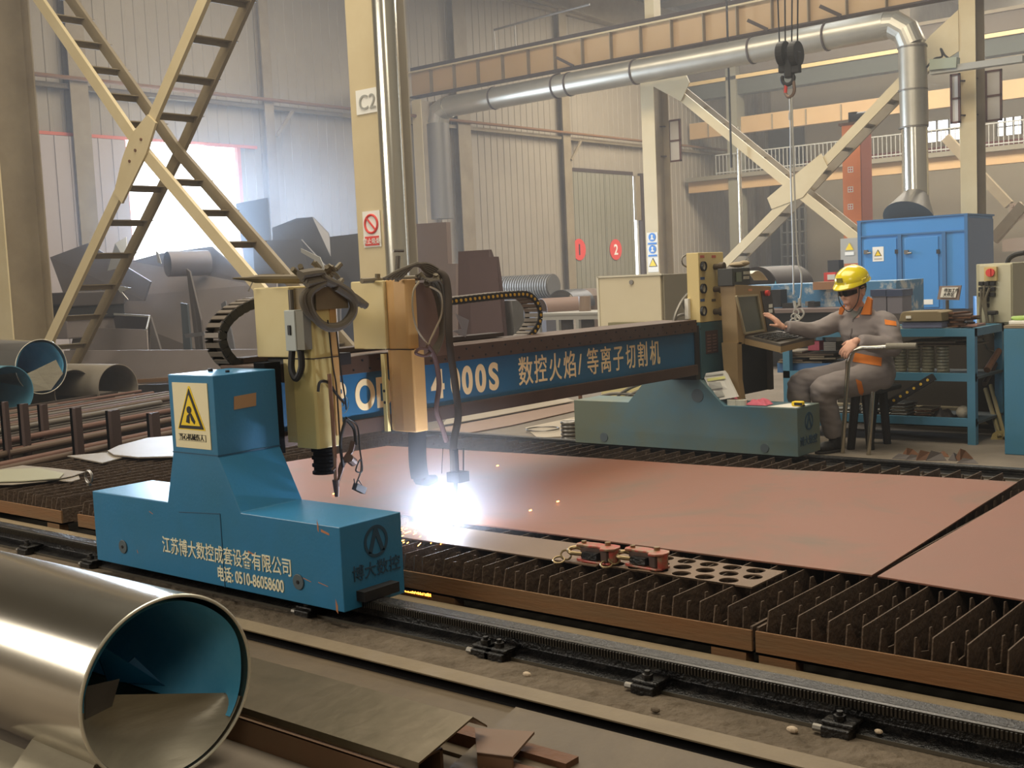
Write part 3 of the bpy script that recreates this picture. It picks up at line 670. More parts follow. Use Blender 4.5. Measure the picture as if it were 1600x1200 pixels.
text('博大数控', (X1+.002, 3.20, .195), (0, 1, 0), (0, 0, 1), .070, m_emb, t, bold=.004, name='faded_lettering')
# patches of chipped paint and primer
m_chip = mat('primer_patch', 'a8825c', .6)
ch_ = MB(); q = onx(380, 628, PX1); ch_.slab([(PX1+.001, q.y-.055, q.z-.03), (PX1+.001, q.y+.07, q.z-.025), (PX1+.001, q.y+.075, q.z+.035), (PX1+.001, q.y-.05, q.z+.03)], (.001, 0, 0))
ch_.build('tan_patch', m_chip, t)
for px, py, w_, h_ in ((508, 832, .05, .012), (497, 828, .008, .045), (393, 864, .05, .008), (418, 872, .03, .006), (505, 912, .06, .004), (527, 955, .012, .05), (236, 610+190, .03, .004), (215, 862, .006, .012), (480, 905, .05, .004)):
    q = ony(px, py, Y0); ch_ = MB().slab([(q.x-w_/2, Y0-.0008, q.z), (q.x+w_/2, Y0-.0008, q.z-.01), (q.x+w_/2, Y0-.0008, q.z-.01+h_*.7), (q.x-w_/2, Y0-.0008, q.z+h_)], (0, .0006, 0)); ch_.build('paint_chip', mat('chip_rust', 'b0744e', .6), t)
e = onz(215, 745, Z1); ey = MB().torus((e.x, 3.24, Z1+.045), .032, .007, 'y', 20, 8).cyl((e.x, 3.24, Z1), (e.x, 3.24, Z1+.016), .014, 12)
ey.build('lifting_eye', m_steel, t, smooth=True)
MB().box(X0+.1, X1-.1, Y0+.03, Y1-.03, .0+RH+.0, Z0+.04).build('wheel_housing', m_black, t)
MB().box(X1, X1+.05, 3.22, 3.42, .108, .15).build('rail_scraper', m_black, t)
MB().cyl((-4.62, 3.33, PZ1), (-4.62, 3.33, PZ1+.012), .012, 8).build('top_screw', m_blk, t); MB().cyl((-4.45, 3.3, PZ1), (-4.45, 3.3, PZ1+.01), .01, 8).build('top_screw', m_blk, t)
# far carriage
t2 = empty('gantry_carriage', (-4.7, 7.74, 0), 'dull greenish-blue machine carriage standing in front of the seated worker', 'machine carriage')
FX0, FX1, FY0, FY1, FZ0, FZ1 = -5.67, -3.72, 7.56, 7.92, .065, .41
a, b = ony(1005, 600, FY0), ony(1090, 600, FY0)
P = [(FX0, FZ0), (FX1, FZ0), (FX1, FZ1), (-4.30, FZ1), (-4.50, .60), (-4.90, .60), (-5.00, .56), (-5.14, FZ1), (FX0, FZ1)]
MB().prism(P, 'y', FY0, FY1).build('body', m_blued, t2, bevel=.004)
for px, py, r in ((944, 683, .036), (1090, 618, .05), (1195, 700, .032)):
    q = ony(px, py, FY0); MB().cyl((q.x, FY0, q.z), (q.x, FY0-.006, q.z), r, 24).build('round_cover', mat('grey_cap', '4e5a60'), t2)
emblem(t2, FX1, 7.74, .30, 1.0, m_emb)
text('博大数控', (FX1+.002, 7.59, .14), (0, 1, 0), (0, 0, 1), .07, m_emb, t2, bold=.004, name='faded_lettering')
MB().box(FX0+.1, FX1-.1, FY0+.05, FY1-.05, .06, FZ0+.05).build('wheel_housing', m_black, t2)
# far rail
r2 = rail(-14, 2, 7.68, 0, .065, 'track_rail', 'dull grey rail beyond the red plate, passing below the worker\'s feet', False)

# ------------------------------------------------------------------ gantry beam
m_matblk = mat('matt_black', '141313', .95, spec=.1)
BX = -4.50
g = empty('gantry_beam', (BX-.15, 5.6, .6), 'dark blue gantry beam with cream lettering spanning between both carriages', 'beam')
yb0, yb1 = 3.52, 7.5
MB().box(BX-.28, BX, yb0, yb1, .715, .955).build('web_box', m_bluebeam, g)
MB().box(BX-.30, BX+.03, yb0, yb1, .955, 1.045).build('top_guide', mat('brown_guide', '5c4639', .5, .4, '4a3930', 6, .3), g, bevel=.003)
MB().box(BX-.30, BX+.03, yb0, yb1, .64, .715).build('bottom_guide', mat('brown_guide', '5c4639'), g, bevel=.003)
mb = MB()
for k in range(34):
    y = 3.7+k*.115; mb.cyl((BX+.03, y, 1.02), (BX+.034, y, 1.02), .006, 6).cyl((BX+.03, y+.05, .975), (BX+.034, y+.05, .975), .006, 6)
mb.build('guide_screws', m_blk, g)
def btext(s, px, py, pxe, size, bold=.02, n=1., **k):
    a = onx(px, py, BX); b = onx(pxe, py, BX)
    return a, b
a = onx(556, 632, BX); s_ = .215
for ch1, px0, px1 in (('B', 520, 547), ('O', 553, 584), ('D', 586, 612), ('A', 616, 642), ('4', 674, 697), ('0', 704, 721), ('0', 722, 741), ('0', 743, 762), ('S', 764, 785)):
    A, B = onx(px0, 600, BX), onx(px1, 600, BX); w_ = B.y-A.y
    cw = {'B': .63, 'O': .72, 'D': .68, 'A': .66, '4': .53, '0': .53, 'S': .58}[ch1]*s_
    text(ch1, (BX+.002, A.y, .765), (0, 1, 0), (0, 0, 1), s_, m_letter, g, bold=.035, sx=w_/cw*.9)
chs = '数控火焰/等离子切割机'; cxs = [(809, 833), (834, 855), (857, 878), (880, 901), (903, 914), (917, 936), (938, 956), (958, 975), (978, 994), (996, 1013), (1016, 1032)]
for ch1, (p0, p1) in zip(chs, cxs):
    A, B = onx(p0, 575, BX), onx(p1, 575, BX); w_ = B.y-A.y
    text(ch1, (BX+.002, A.y, .775), (0, 1, 0), (0, 0, 1), .185, m_letter, g, bold=.005, sx=w_/(.5*.185 if ch1 == '/' else .185)*.98)
tag(MB().box(BX-.2, BX+.01, 7.5, 7.56, .60, 1.0).build('end_plate', m_black, g))
del g['label']; g['label'] = 'dark blue gantry beam with cream lettering spanning between both carriages'

# ------------------------------------------------------------------ cutting heads
def head1():
    t = empty('cutting_head', (-4.4, 3.7, .6), 'cream cutting head close to the near carriage, grey switch box on its side', 'cutting head')
    P1, P2 = ony(395, 448, 3.6), ony(452, 558, 3.6)
    x0, x1, zt, zb = -4.61, -4.345, 1.415, 1.08
    MB().box(x0, x1, 3.6, 3.80, zb, zt).build('cover_box', m_cab, t, bevel=.006)
    MB().box(x0+.03, x1+.02, 3.64, 3.95, 1.02, zb-.002).build('slide_plate', m_black, t)
    MB().box(x1, -4.19, 3.63, 3.83, 1.30, zt-.01).build('rear_cover', m_creamd, t)
    # lifter column, chamfered, in front of the beam
    xa, xb, ya, yb = -4.35, -4.20, 3.60, 3.735
    MB().prism([(xa, ya), (xb-.01, ya), (xb, ya+.01), (xb, yb), (xa, yb)], 'z', .65, 1.30).build('lifter', mat('lifter_cream', 'd8c483', .45), t, bevel=.003)
    MB().box(xa-.09, xa-.004, 3.62, 3.70, .67, 1.07).build('side_guard', m_cab, t)
    MB().box(xb-.1, xb+.004, yb-.02, yb+.02, .70, 1.38).build('lifter_back', m_orange, t)
    MB().bar((xa, ya-.001, 1.075), (xb, ya-.001, 1.075), .004, .005).bar((xb+.001, ya, 1.075), (xb+.005, yb+.02, 1.075), .004, .005).build('joint_line', m_darkbeam, t)
    c = onx(505, 720, -4.27); mb = MB()
    for k in range(7): mb.cyl((-4.27, 3.69, .64-k*.018), (-4.27, 3.69, .627-k*.018), .058 if k % 2 == 0 else .05, 18)
    mb.build('bellows', mat('matt_black', '141313', .95, spec=.1), t)
    sb = MB().box(-4.33, -4.255, 3.55, 3.6, 1.115, 1.305).build('switch_box', mat('switch_grey', 'aeb2ac', .5), t, bevel=.004)
    MB().box(-4.302, -4.285, 3.543, 3.55, 1.19, 1.235).build('toggle', m_blk, sb)
    MB().box(-4.255, -4.20, 3.555, 3.6, 1.12, 1.30).build('switch_box_side', mat('switch_grey_side', '7c7768', .6), t)
    MB().cyl((-4.30, 3.575, 1.305), (-4.30, 3.575, 1.40), .013, 10).build('conduit', m_steel, t)
    MB().tube(spline([(-4.31, 3.57, 1.115), (-4.31, 3.56, 1.03), (-4.28, 3.56, .985), (-4.25, 3.57, 1.04), (-4.25, 3.57, 1.115)]), .016, 8).build('cable_loop', m_black, t, smooth=True)
    # gas torch rod with nozzle, hoses
    r = onx(525, 660, -4.16)
    MB().tube([(-4.16, onx(513, 560, -4.16).y, 1.0), (-4.16, onx(519, 640, -4.16).y, .8), (-4.16, onx(527, 782, -4.16).y, .44)], .010, 10).build('torch_rod', mat('copper_rod', '9a7662', .4, .5), t, smooth=True)
    y_ = onx(526, 770, -4.16).y; MB().cyl((-4.16, y_, .50), (-4.16, y_, .42), .018, 12, .010).cyl((-4.16, y_, .56), (-4.16, y_-.02, .545), .009, 8).build('nozzle', m_brownst, t)
    b = MB().tube([onx(527, 750, -4.16), onx(535, 725, -4.16), onx(548, 705, -4.14), onx(552, 690, -4.14)], .014, 8); b.cyl(onx(552, 722, -4.14), onx(545, 716, -4.12), .022, 10)
    b.build('torch_valve', m_brownst, t)
    hz = MB(); X = -4.13
    hz.tube(spline([onx(540, 655, X), onx(532, 690, X), onx(536, 730, X)]), .008, 6)
    hz.tube(spline([onx(541, 655, X), onx(553, 670, X), onx(556, 695, X)]), .008, 6)
    hz.tube(spline([onx(540, 652, X), onx(558, 665, X), onx(562, 700, X), onx(566, 735, X), onx(556, 735, X), onx(563, 718, X), onx(564, 735, X), onx(557, 755, X)]), .004, 6)
    hz.build('hoses', m_black, t, smooth=True)
    q = onx(561, 763, X); MB(Matrix.Translation(q) @ Euler((-.5, 0, 0)).to_matrix().to_4x4()).box(-.015, .015, -.03, .035, -.016, .016).build('ignition_clip', m_black, t)
    q = onx(557, 755, X); MB().tube([onx(553, 748, X), onx(555, 760, X), onx(568, 762, X), onx(560, 750, X)], .003, 5).build('clip_wire', m_black, t)
    # hose bundle sagging from cabinet top
    hs = MB(); rnd = random.Random(2)
    for k in range(13):
        X = -4.22+.018*(k % 4); dy = rnd.uniform(-3, 3); dz = rnd.uniform(-4, 4)
        pts = [(470+dy, 432+dz), (500+dy, 428+dz), (505+dy, 436+dz), (540+dy*2, 455+dz), (572-k*5, 478-k*1.5)]
        if k > 3: pts = [(478+dy, 440+dz), (500+k, 436+dz), (492-k*1.5+dy, 460), (493-k+dy, 490), (510, 510+dy), (535, 507+dy), (552, 485+dz), (548, 462+dz), (525, 445+dz)]
        hs.tube(spline([onx(a_, b_, X) for a_, b_ in pts]), .019 if k < 8 else .012, 8)
    hs.build('hose_bundle', mat('dusty_hose', '5b5245', .8), t, smooth=True)
    rnd = random.Random(5)
    for k in range(22):
        q = onx(462+rnd.uniform(0, 68), 430+rnd.uniform(-10, 18), -4.3); MB().cyl(q, q+Vector((rnd.uniform(-.03, .03), rnd.uniform(-.04, .04), rnd.uniform(.005, .035))), .013, 8).build('valve_fitting', mat('brass_dust', '6f6450', .6, .3), t)
    q0, q1, q2 = onx(364, 435, -4.5), onx(400, 436, -4.5), onx(470, 436, -4.5)
    MB().tube([q0, q0.lerp(q1, .6), q1, q2], [.004, .010, .02, .024], 10).build('hose_nozzle', mat('brass_dust', '6f6450'), t)
    MB().tube([onx(388, 455, -4.6), onx(395, 440, -4.6)], .003, 5).build('wire', m_steel, t)
    wr = MB()
    for k, (a_, b_) in enumerate((((512, 500), (532, 700)), ((525, 512), (541, 640)))):
        wr.tube(spline([onx(*a_, -4.17), onx(a_[0]+8, a_[1]+70, -4.17), onx(a_[0]+14, a_[1]+110, -4.17), onx(*b_, -4.17)]), .004, 5)
    wr.tube(spline([onx(497, 612, -4.17), onx(500, 597, -4.17), onx(513, 598, -4.17), onx(525, 615, -4.17), onx(538, 630, -4.17)]), .007, 6)
    wr.build('hanging_wires', m_black, t, smooth=True)
head1()
MB().box(-4.52, -4.44, 3.505, 3.60, .62, 1.06).build('mounting_plate', m_matblk, g)
def head2():
    t = empty('cutting_head', (-4.2, 4.35, .6), 'cream plasma cutting head over the red plate, its torch striking the arc', 'cutting head')
    x0, x1, zt = -4.57, -4.33, 1.425; Y = 4.2
    MB().box(x0, x1, Y, Y+.2, 1.075, zt).build('cover_box', m_cab, t, bevel=.006)
    c = MB().prism([(x1, Y+.02), (x1+.075, Y), (x1+.155, Y+.0), (x1+.165, Y+.01), (x1+.165, Y+.07), (x1, Y+.07)], 'z', 1.075, zt)
    c.build('front_cover', m_orange, t, bevel=.004)
    MB().box(x1-.02, x1+.10, Y+.07, Y+.36, 1.02, zt-.02).build('rear_cover', mat('mauve_brown_cover', '6a5348', .6), t)
    MB().prism([(x1-.01, Y+.02), (x1+.03, Y), (x1+.10, Y-.004), (x1+.18, Y), (x1+.185, Y+.01), (x1+.185, Y+.085), (x1, Y+.085)], 'z', .655, 1.073).build('lifter', m_orange, t, bevel=.004)
    MB().box(x1-.045, x1-.02, Y-.0, Y+.02, .65, 1.05).build('lifter_edge', mat('lifter_cream', 'd8c483'), t)
    MB().cyl((x1-.032, Y-.002, .86), (x1-.032, Y+.01, .86), .008, 8).cyl((x1-.032, Y-.002, .80), (x1-.032, Y+.01, .80), .008, 8).build('screws', m_blk, t)
    MB().bar((x1, Y-.001, 1.074), (x1+.2, Y-.001, 1.074), .004, .005).build('joint_line', m_darkbeam, t)
    X = -4.22
    mb = MB(); P = [onx(652, 672, X), onx(652, 700, X), onx(653, 725, X), onx(656, 745, X), onx(668, 751, X), onx(680, 748, X)]
    mb.tube(spline(P[:4], 6), .046, 16).tube(P[3:], [.044, .03, .022], 10); mb.build('bellows', mat('matt_black', '141313', .95, spec=.1), t, smooth=True)
    # torch and its cable
    X = -3.97
    top = [onx(655, 432, -4.25), onx(690, 428, -4.1), onx(700, 455, -4.05), onx(702, 530, -4.0), onx(711, 600, -3.99), onx(716, 650, -3.98), onx(709, 690, -3.97), onx(709, 735, -3.97)]
    MB().tube(spline(top, 8), .019, 12).build('torch_cable', mat('brown_grey_cable', '4a423c', .9, spec=.1), t, smooth=True)
    b = onx(711, 742, X); MB().cyl((X, b.y, b.z-.02), (X, b.y, b.z+.13), .022, 14).box(X-.03, X+.05, b.y-.03, b.y+.05, b.z-.035, b.z+.015).cyl((X, b.y, b.z-.02), (X, b.y-.0, b.z-.10), .013, 12, .007).build('torch', mat('matt_black', '141313'), t)
    MB().tube([onx(724, 700, X), onx(724, 742, X)], .004, 5).tube([onx(692, 700, X), onx(690, 740, X)], .002, 5).build('sensor_wire', m_black, t)
    hz = MB(); rnd = random.Random(9)
    for k in range(6):
        XX = -4.14+.012*k; hz.tube(spline([onx(650+k*4, 430+k*2, XX), onx(668+k*4, 440, XX), onx(682+k*2.5, 470, XX), onx(688+k*2-k, 520, XX), onx(676+k*2, 545, XX), onx(664+k*3, 556, XX)]), .007, 6)
    for k in range(5): XX = -4.13; hz.tube(spline([onx(600+k*6, 436, XX), onx(630+k*5, 420-k*2, XX), onx(665, 412+k*3, XX), onx(690, 425+k*3, XX)]), .009, 6)
    hz.build('hose_bundle', mat('dusty_hose', '5b5346'), t, smooth=True)
    wl = MB(); XX = -4.08
    wl.tube(spline([onx(655, 440, XX), onx(646, 455, XX), onx(645, 485, XX), onx(652, 515, XX), onx(668, 538, XX), onx(676, 550, XX)]), .005, 6)
    wl.tube(spline([onx(672, 448, XX), onx(689, 460, XX), onx(690, 490, XX), onx(680, 515, XX), onx(672, 532, XX), onx(668, 545, XX)]), .005, 6)
    wl.build('pale_wires', mat('pale_wire', '9d8f77', .6), t, smooth=True)
    lo = MB(); lo.tube(spline([onx(668, 545, XX), onx(655, 545, XX), onx(650, 552, XX), onx(664, 556, XX), onx(676, 548, XX)]), .008, 6)
    lo.tube(spline([onx(668, 540, XX), onx(680, 560, XX), onx(686, 600, XX), onx(682, 640, XX), onx(690, 665, XX), onx(698, 690, XX)]), .013, 8)
    lo.build('tied_hoses', mat('mauve_hose', '5f4a46', .9, spec=.1), t, smooth=True)
    rnd = random.Random(6)
    for k in range(12):
        q = onx(655+rnd.uniform(0, 38), 428+rnd.uniform(-4, 20), -4.12); MB().cyl(q, q+Vector((rnd.uniform(-.02, .02), rnd.uniform(-.03, .03), rnd.uniform(-.04, .04))), .014, 8).build('valve_fitting', mat('brass_dust', '6f6450'), t)
    MB().cyl(onx(565, 439, -4.4), onx(655, 434, -4.4), .014, 8).build('hose_manifold', mat('brass_dust', '6f6450'), t)
    MB().cyl(onx(590, 428, -4.4), onx(590, 438, -4.4), .014, 10).build('valve_fitting', mat('brass_dust', '6f6450'), t)
    k_ = MB().tube([onx(620, 440, -4.2), onx(622, 400, -4.2)], .012, 8).tube([onx(614, 392, -4.2), onx(630, 392, -4.2)], .008, 6)
    k_.build('knob_rod', m_steel, t)
head2()
# second carriage bracket box between heads (white slot behind hoses)
tag(MB().box(-4.49, -4.44, 3.92, 3.98, 1.05, 1.33).build('scale_plate', m_white), 'narrow white plate standing on the beam between both cutting heads', 'plate')
# cable drag chains on the beam
def chain(name, P, w, th, label, dots, rungs, m1=m_black):
    t = empty(name, P[0], label, 'cable chain')
    n = len(P); xs = P[0].x
    side = MB()
    for sgn in (-1, 1):
        side = MB()
        for a, b in zip(P, P[1:]): side.bar((xs+sgn*w/2, a.y, a.z), (xs+sgn*w/2, b.y, b.z), .010, th, (0, 0, 1) if abs((b-a).normalized().z) < .9 else (0, 1, 0))
        side.build('link_plate_row', m1, t)
    rg_ = MB()
    for a, b in zip(P, P[1:]):
        c = (a+b)/2; d = (b-a).normalized(); nrm = Vector((0, -d.z, d.y))
        for s_ in (-1, 1):
            q = c+nrm*(th/2*s_); rg_.bar((xs-w/2, q.y, q.z), (xs+w/2, q.y, q.z), .024, .007, nrm)
    rg_.build('crossbars', mat('worn_chain_bar', '6e6459', .5, .2), t)
    if dots:
        for a, b in zip(P[::1], P[1::1]): c = (a+b)/2; MB().cyl((xs+w/2+.004, c.y, c.z), (xs+w/2+.009, c.y, c.z), .010, 10).build('yellow_plug', mat('brass_yellow', 'c79a2b', .5), t)
    return t
Xc = -4.78; q = lambda x, y, X=Xc: onx(x, y, X)
def resample(P, d):
    out = [P[0]]; acc = 0
    for a, b in zip(P, P[1:]):
        L = (b-a).length
        while acc+L >= d:
            f_ = (d-acc)/L; a = a.lerp(b, f_); L = (b-a).length; acc = 0; out.append(a.copy())
        acc += L
    return out
pts = spline([q(470, 471), q(430, 471), q(390, 474), q(356, 492), q(337, 520), q(345, 553), q(372, 574), q(420, 576), q(470, 573)], 10)
chain('drag_chain', resample(pts, .042), .11, .045, 'black cable drag chain curling around beside the near cutting head', False, 1)
pts = spline([q(690, 472), q(740, 466), q(790, 461), q(817, 462), q(832, 480), q(832, 505), q(815, 528), q(795, 534)], 10)
chain('drag_chain', resample(pts, .042), .11, .04, 'black cable drag chain with yellow plugs lying over the middle of the beam', True, 1)
tag(MB().box(-4.84, -4.72, 3.6, 5.6, 1.05, 1.075).build('chain_tray', m_darkbeam), 'dark steel tray on the beam that the drag chains lie on', 'tray')
# jagged bright scrap on the beam behind hoses
q = lambda x, y: onx(x, y, -4.6)
tag(MB().slab([q(712, 490), q(733, 500), q(728, 527), q(707, 517), q(722, 514)], (-.004, 0, 0)).build('sheet_offcut', mat('pale_offcut', '9a97a0', .4, .5)), 'jagged pale sheet offcut standing on the beam behind the hoses', 'offcut')

# ------------------------------------------------------------------ control column and console
m_matblk = mat('matt_black', '141313', .95, spec=.1)
gpn = empty('gauge_column', (-4.4, 7.6, .6), 'cream gas gauge column with a blue foot at the end of the beam', 'gauge column')
x0, x1 = -4.56, -4.47; xL = onx(1092, 395, -4.4)
gx1 = ony(1092, 430, 7.58).x; gx0 = ony(1073, 430, 7.58).x; yR = onx(1131, 430, gx1).y
MB().box(gx0, gx1, 7.58, yR, 1.02, 1.535).build('upper_cabinet', mat('gauge_cream', 'd3bd80', .5), gpn, bevel=.004)
MB().box(gx0, gx1, 7.58, yR, .60, 1.018).build('lower_cabinet', mat('grimy_teal', '2f5666', .55, 0, '38544f', 3, .3), gpn, bevel=.004)
G = lambda x, y: onx(x, y, gx1)
for py in (416, 451, 486):
    c = G(1097.5, py); d = MB().shell((gx1, c.y, c.z), (gx1+.02, c.y, c.z), .036, .028, 24).build('gauge', m_blk, gpn)
    MB().cyl((gx1, c.y, c.z), (gx1+.01, c.y, c.z), .029, 24).build('dial', mat('dial_face', 'cfc9b0', .5), d)
    MB().bar((gx1+.011, c.y, c.z-.01), (gx1+.011, c.y+.006, c.z+.022), .002, .003).build('needle', m_blk, d)
    c = G(1116, py+1); d = MB().cyl((gx1, c.y, c.z), (gx1+.05, c.y, c.z), .022, 14).cyl((gx1+.05, c.y, c.z), (gx1+.085, c.y, c.z), .032, 12)
    d.build('valve_knob', mat('dark_brass_knob', '4f4334', .5, .4), gpn)
for px, py, m in ((1097, 401, 'b4553f'), (1115, 401, 'b4553f'), (1097.5, 435, '4a5f86'), (1097.5, 469, '4a5f86'), (1115, 469, '5a4f3c')):
    c = G(px, py); MB().box(gx1, gx1+.002, c.y-.03, c.y+.03, c.z-.01, c.z+.01).build('label_strip', mat('strip_'+m, m, .5), gpn)
c = G(1112, 534); d = MB().box(gx1, gx1+.003, c.y-.09, c.y+.09, c.z-.085, c.z+.085).build('data_plate', mat('brown_plate', '46302b', .5), gpn)
dm_ = MB()
for k in range(6):
    for j in (0, 1): dm_.box(gx1+.003, gx1+.004, c.y-.07+j*.08, c.y-.015+j*.08, c.z-.07+k*.023, c.z-.062+k*.023)
dm_.build('plate_text_lines', mat('plate_text', '7c5e50', .6), d)
hz = MB(); XX = -4.62
hz.tube(spline([onx(1075, 397, XX), onx(1066, 403, XX), onx(1067, 413, XX), onx(1075, 418, XX)]), .006, 6)
hz.tube(spline([onx(1080, 455, XX), onx(1066, 470, XX), onx(1056, 490, XX), onx(1052, 505, XX)]), .012, 8)
hz.tube(spline([onx(1078, 462, XX), onx(1068, 470, XX), onx(1070, 482, XX), onx(1080, 487, XX)]), .008, 6)
hz.tube(spline([onx(1052, 507, XX), onx(1058, 495, XX), onx(1072, 491, XX), onx(1080, 493, XX)]), .012, 8)
hz.build('gas_hoses', m_greyp, gpn, smooth=True)
MB().box(-4.60, -4.57, 7.55, 7.62, 1.05, 1.2).build('white_bracket', m_white, gpn)
# console: beige housing with screen and keyboard
cs = empty('control_console', (-4.2, 8.0, .4), 'beige-brown control console with grey screen and keyboard shelf', 'console')
m_con = mat('console_beige', '9a8158', .55, 0, '87704c', 3, .3)
Xk = -4.27
def K(x, y, X=Xk): return onx(x, y, X)
# side profile in the YZ plane read off the photograph at Xk: left edge, top, sloped screen, shelf, base
A = [K(1131, 446), K(1200, 447), K(1213, 520), K(1230, 545), K(1190, 545), K(1160, 552), K(1167, 612), K(1148, 610), K(1133, 560)]
yL, yT = K(1149, 446).y, K(1205, 447).y
MB().prism([(yL, K(1131, 446).z), (yT, K(1205, 447).z), (yT+.03, K(1213, 520).z), (yT+.0, .86), (yL+.02, .84)], 'x', Xk-.13, Xk).build('screen_housing', m_con, cs, bevel=.006)
zS = K(1160, 535).z
MB().prism([(Xk-.13, .86), (Xk, .86), (Xk, .58), (Xk+.02, .44), (Xk-.06, .44), (Xk-.115, .62)], 'y', yL, yL+.07).build('pedestal_cheek', m_con, cs)
MB().box(Xk-.12, Xk-.03, yL+.07, yT-.05, .46, .85).build('cable_bay', m_black, cs)
MB().box(Xk-.12, Xk-.0, yT-.05, yT+.0, .46, .85).build('pedestal_cheek', mat('console_dark', '4a3f30', .6), cs)
sc0, sc1, sc2, sc3 = K(1149, 463), K(1182, 461), K(1192, 516), K(1162, 521)
fr_ = MB()
for a, b in ((sc0, sc1), (sc1, sc2), (sc2, sc3), (sc3, sc0)): fr_.bar(a+Vector((.008, 0, 0)), b+Vector((.008, 0, 0)), .014, .016, (1, 0, 0))
fr_.build('screen_frame', mat('console_frame', 'a59673', .5), cs)
MB().slab([p+Vector((.001, 0, 0)) for p in (sc0, sc1, sc2, sc3)], (.003, 0, 0)).build('screen', mat('dull_screen', '57584a', .25), cs)
bpn = MB().slab([K(1188, 455)+Vector((.001, 0, 0)), K(1204, 454)+Vector((.001, 0, 0)), K(1214, 518)+Vector((.001, 0, 0)), K(1199, 520)+Vector((.001, 0, 0))], (.004, 0, 0)).build('button_panel', mat('dark_panel', '3a3129', .5), cs)
q = K(1196, 458); MB().cyl((Xk+.004, q.y, q.z), (Xk+.03, q.y, q.z), .022, 16).build('emergency_stop', m_red, bpn)
q = K(1172, 453); MB().box(Xk, Xk+.002, q.y-.03, q.y+.03, q.z-.008, q.z+.008).build('brand_plate', mat('orange_plate', 'c9855a', .5), cs)
for py in (478, 486): q = K(1203, py); MB().box(Xk+.005, Xk+.007, q.y-.03, q.y+.03, q.z-.014, q.z+.014).build('paper_label', m_white, bpn)
# keyboard shelf reaching out toward +X
ks = [(Xk, yL+.12, .905), (Xk+.30, yL+.10, .845), (Xk+.30, yT+.10, .865), (Xk, yT+.06, .915)]
MB().slab(ks, (0, 0, -.02)).build('keyboard_shelf', mat('shelf_dark', '4a4236', .5), cs)
MB().slab([(Xk, yL+.12, .885), (Xk+.30, yL+.10, .825), (Xk+.30, yT+.10, .845), (Xk, yT+.06, .89)], (0, 0, -.045)).build('shelf_skirt', m_con, cs)
kb = MB()
for r_ in range(5):
    for c_ in range(13):
        x = Xk+.06+r_*.04; y = yL+.15+c_*.032; z = .905-(x-Xk)*.19+.002
        kb.box(x, x+.03, y, y+.025, z, z+.01)
kb.build('keys', mat('keycap_dark', '373228', .5), cs)
# radio-like height controller on top with dangling cable, gloves and paper
zt = K(1160, 446).z
hc_ = empty('height_controller', (Xk-.06, yL+.05, zt), 'small dark electronic unit with a button pad on top of the console', 'controller')
MB().box(Xk-.13, Xk-.005, yL-.03, yL+.24, zt+.002, zt+.13).build('case', mat('dark_case', '2b2a26', .5), hc_, bevel=.004)
MB().box(Xk-.004, Xk, yL+.02, yL+.10, zt+.03, zt+.10).build('display', mat('green_display', '5a6248', .3), hc_)
bt = MB()
for i in range(3):
    for j in range(2): bt.box(Xk-.004, Xk+.003, yL+.13+i*.03, yL+.15+i*.03, zt+.045+j*.035, zt+.068+j*.035)
bt.build('buttons', mat('button_grey', 'a9a392', .5), hc_)
gl = MB().ball((Xk-.06, yL+.16, zt+.155), .05, .11, .022, 12, 8).ball((Xk-.03, yL+.20, zt+.165), .03, .07, .02, 12, 8).build('work_gloves', mat('dirty_glove', 'a8977c', .9), smooth=True)
tag(gl, 'crumpled dirty cotton gloves lying on the dark electronic unit', 'gloves')
pr = MB(); 
for k in range(5): a_ = k/4; pr.slab([(Xk-.13, yL+.28+.05*k, zt+.005+.10*math.sin(1.6*a_+.9)), (Xk-.01, yL+.28+.05*k, zt+.003+.10*math.sin(1.6*a_+.9)), (Xk-.01, yL+.33+.05*k, zt+.003+.10*math.sin(1.6*a_+1.3)), (Xk-.13, yL+.33+.05*k, zt+.005+.10*math.sin(1.6*a_+1.3))], (0, 0, .002))
tag(pr.build('paper_sheet', m_white), 'curled white paper sheet resting on top of the console', 'paper')
# clutter on the far carriage
def lab_box(): pass
a, b, c, d = ony(1097, 584, 7.62), ony(1132, 579, 7.72), ony(1152, 620, 7.62), ony(1118, 626, 7.57)
t = MB().slab([a, b, c, d], (.004, .02, .0)).build('instruction_board', mat('board_paper', 'c9c5bb', .6)); tag(t, 'grey printed instruction board leaning beside the console foot', 'board')
def onb(u, v): return (a.lerp(b, u)).lerp(d.lerp(c, u), v)
for u0, u1, v0, v1, m in ((.08, .6, .38, .6, m_gray), (.12, .5, .70, .9, m_gray), (.1, .9, .2, .3, mat('pale_yellow_print', 'c9c77a', .6)), (.1, .9, .06, .12, m_gray)):
    off = Vector((.0, -.004, .001)); MB().slab([onb(u0, v0)+off, onb(u1, v0)+off, onb(u1, v1)+off, onb(u0, v1)+off], (0, -.001, 0)).build('printed_block', m, t)
zc = FZ1
for px, nm, lab in ((1140, 'tape_roll', 'white tape roll lying flat, closer to the instruction board'), (1155, 'tape_roll', 'white tape roll lying flat, next to the pink rag')):
    q = onz(px, 634, zc+.0); tag(MB().shell((q.x, 7.62, zc), (q.x, 7.62, zc+.04), .042, .02, 24).build(nm, mat('tape_white', 'd8d4c2', .6)), lab, 'tape', 'tape rolls on the far carriage')
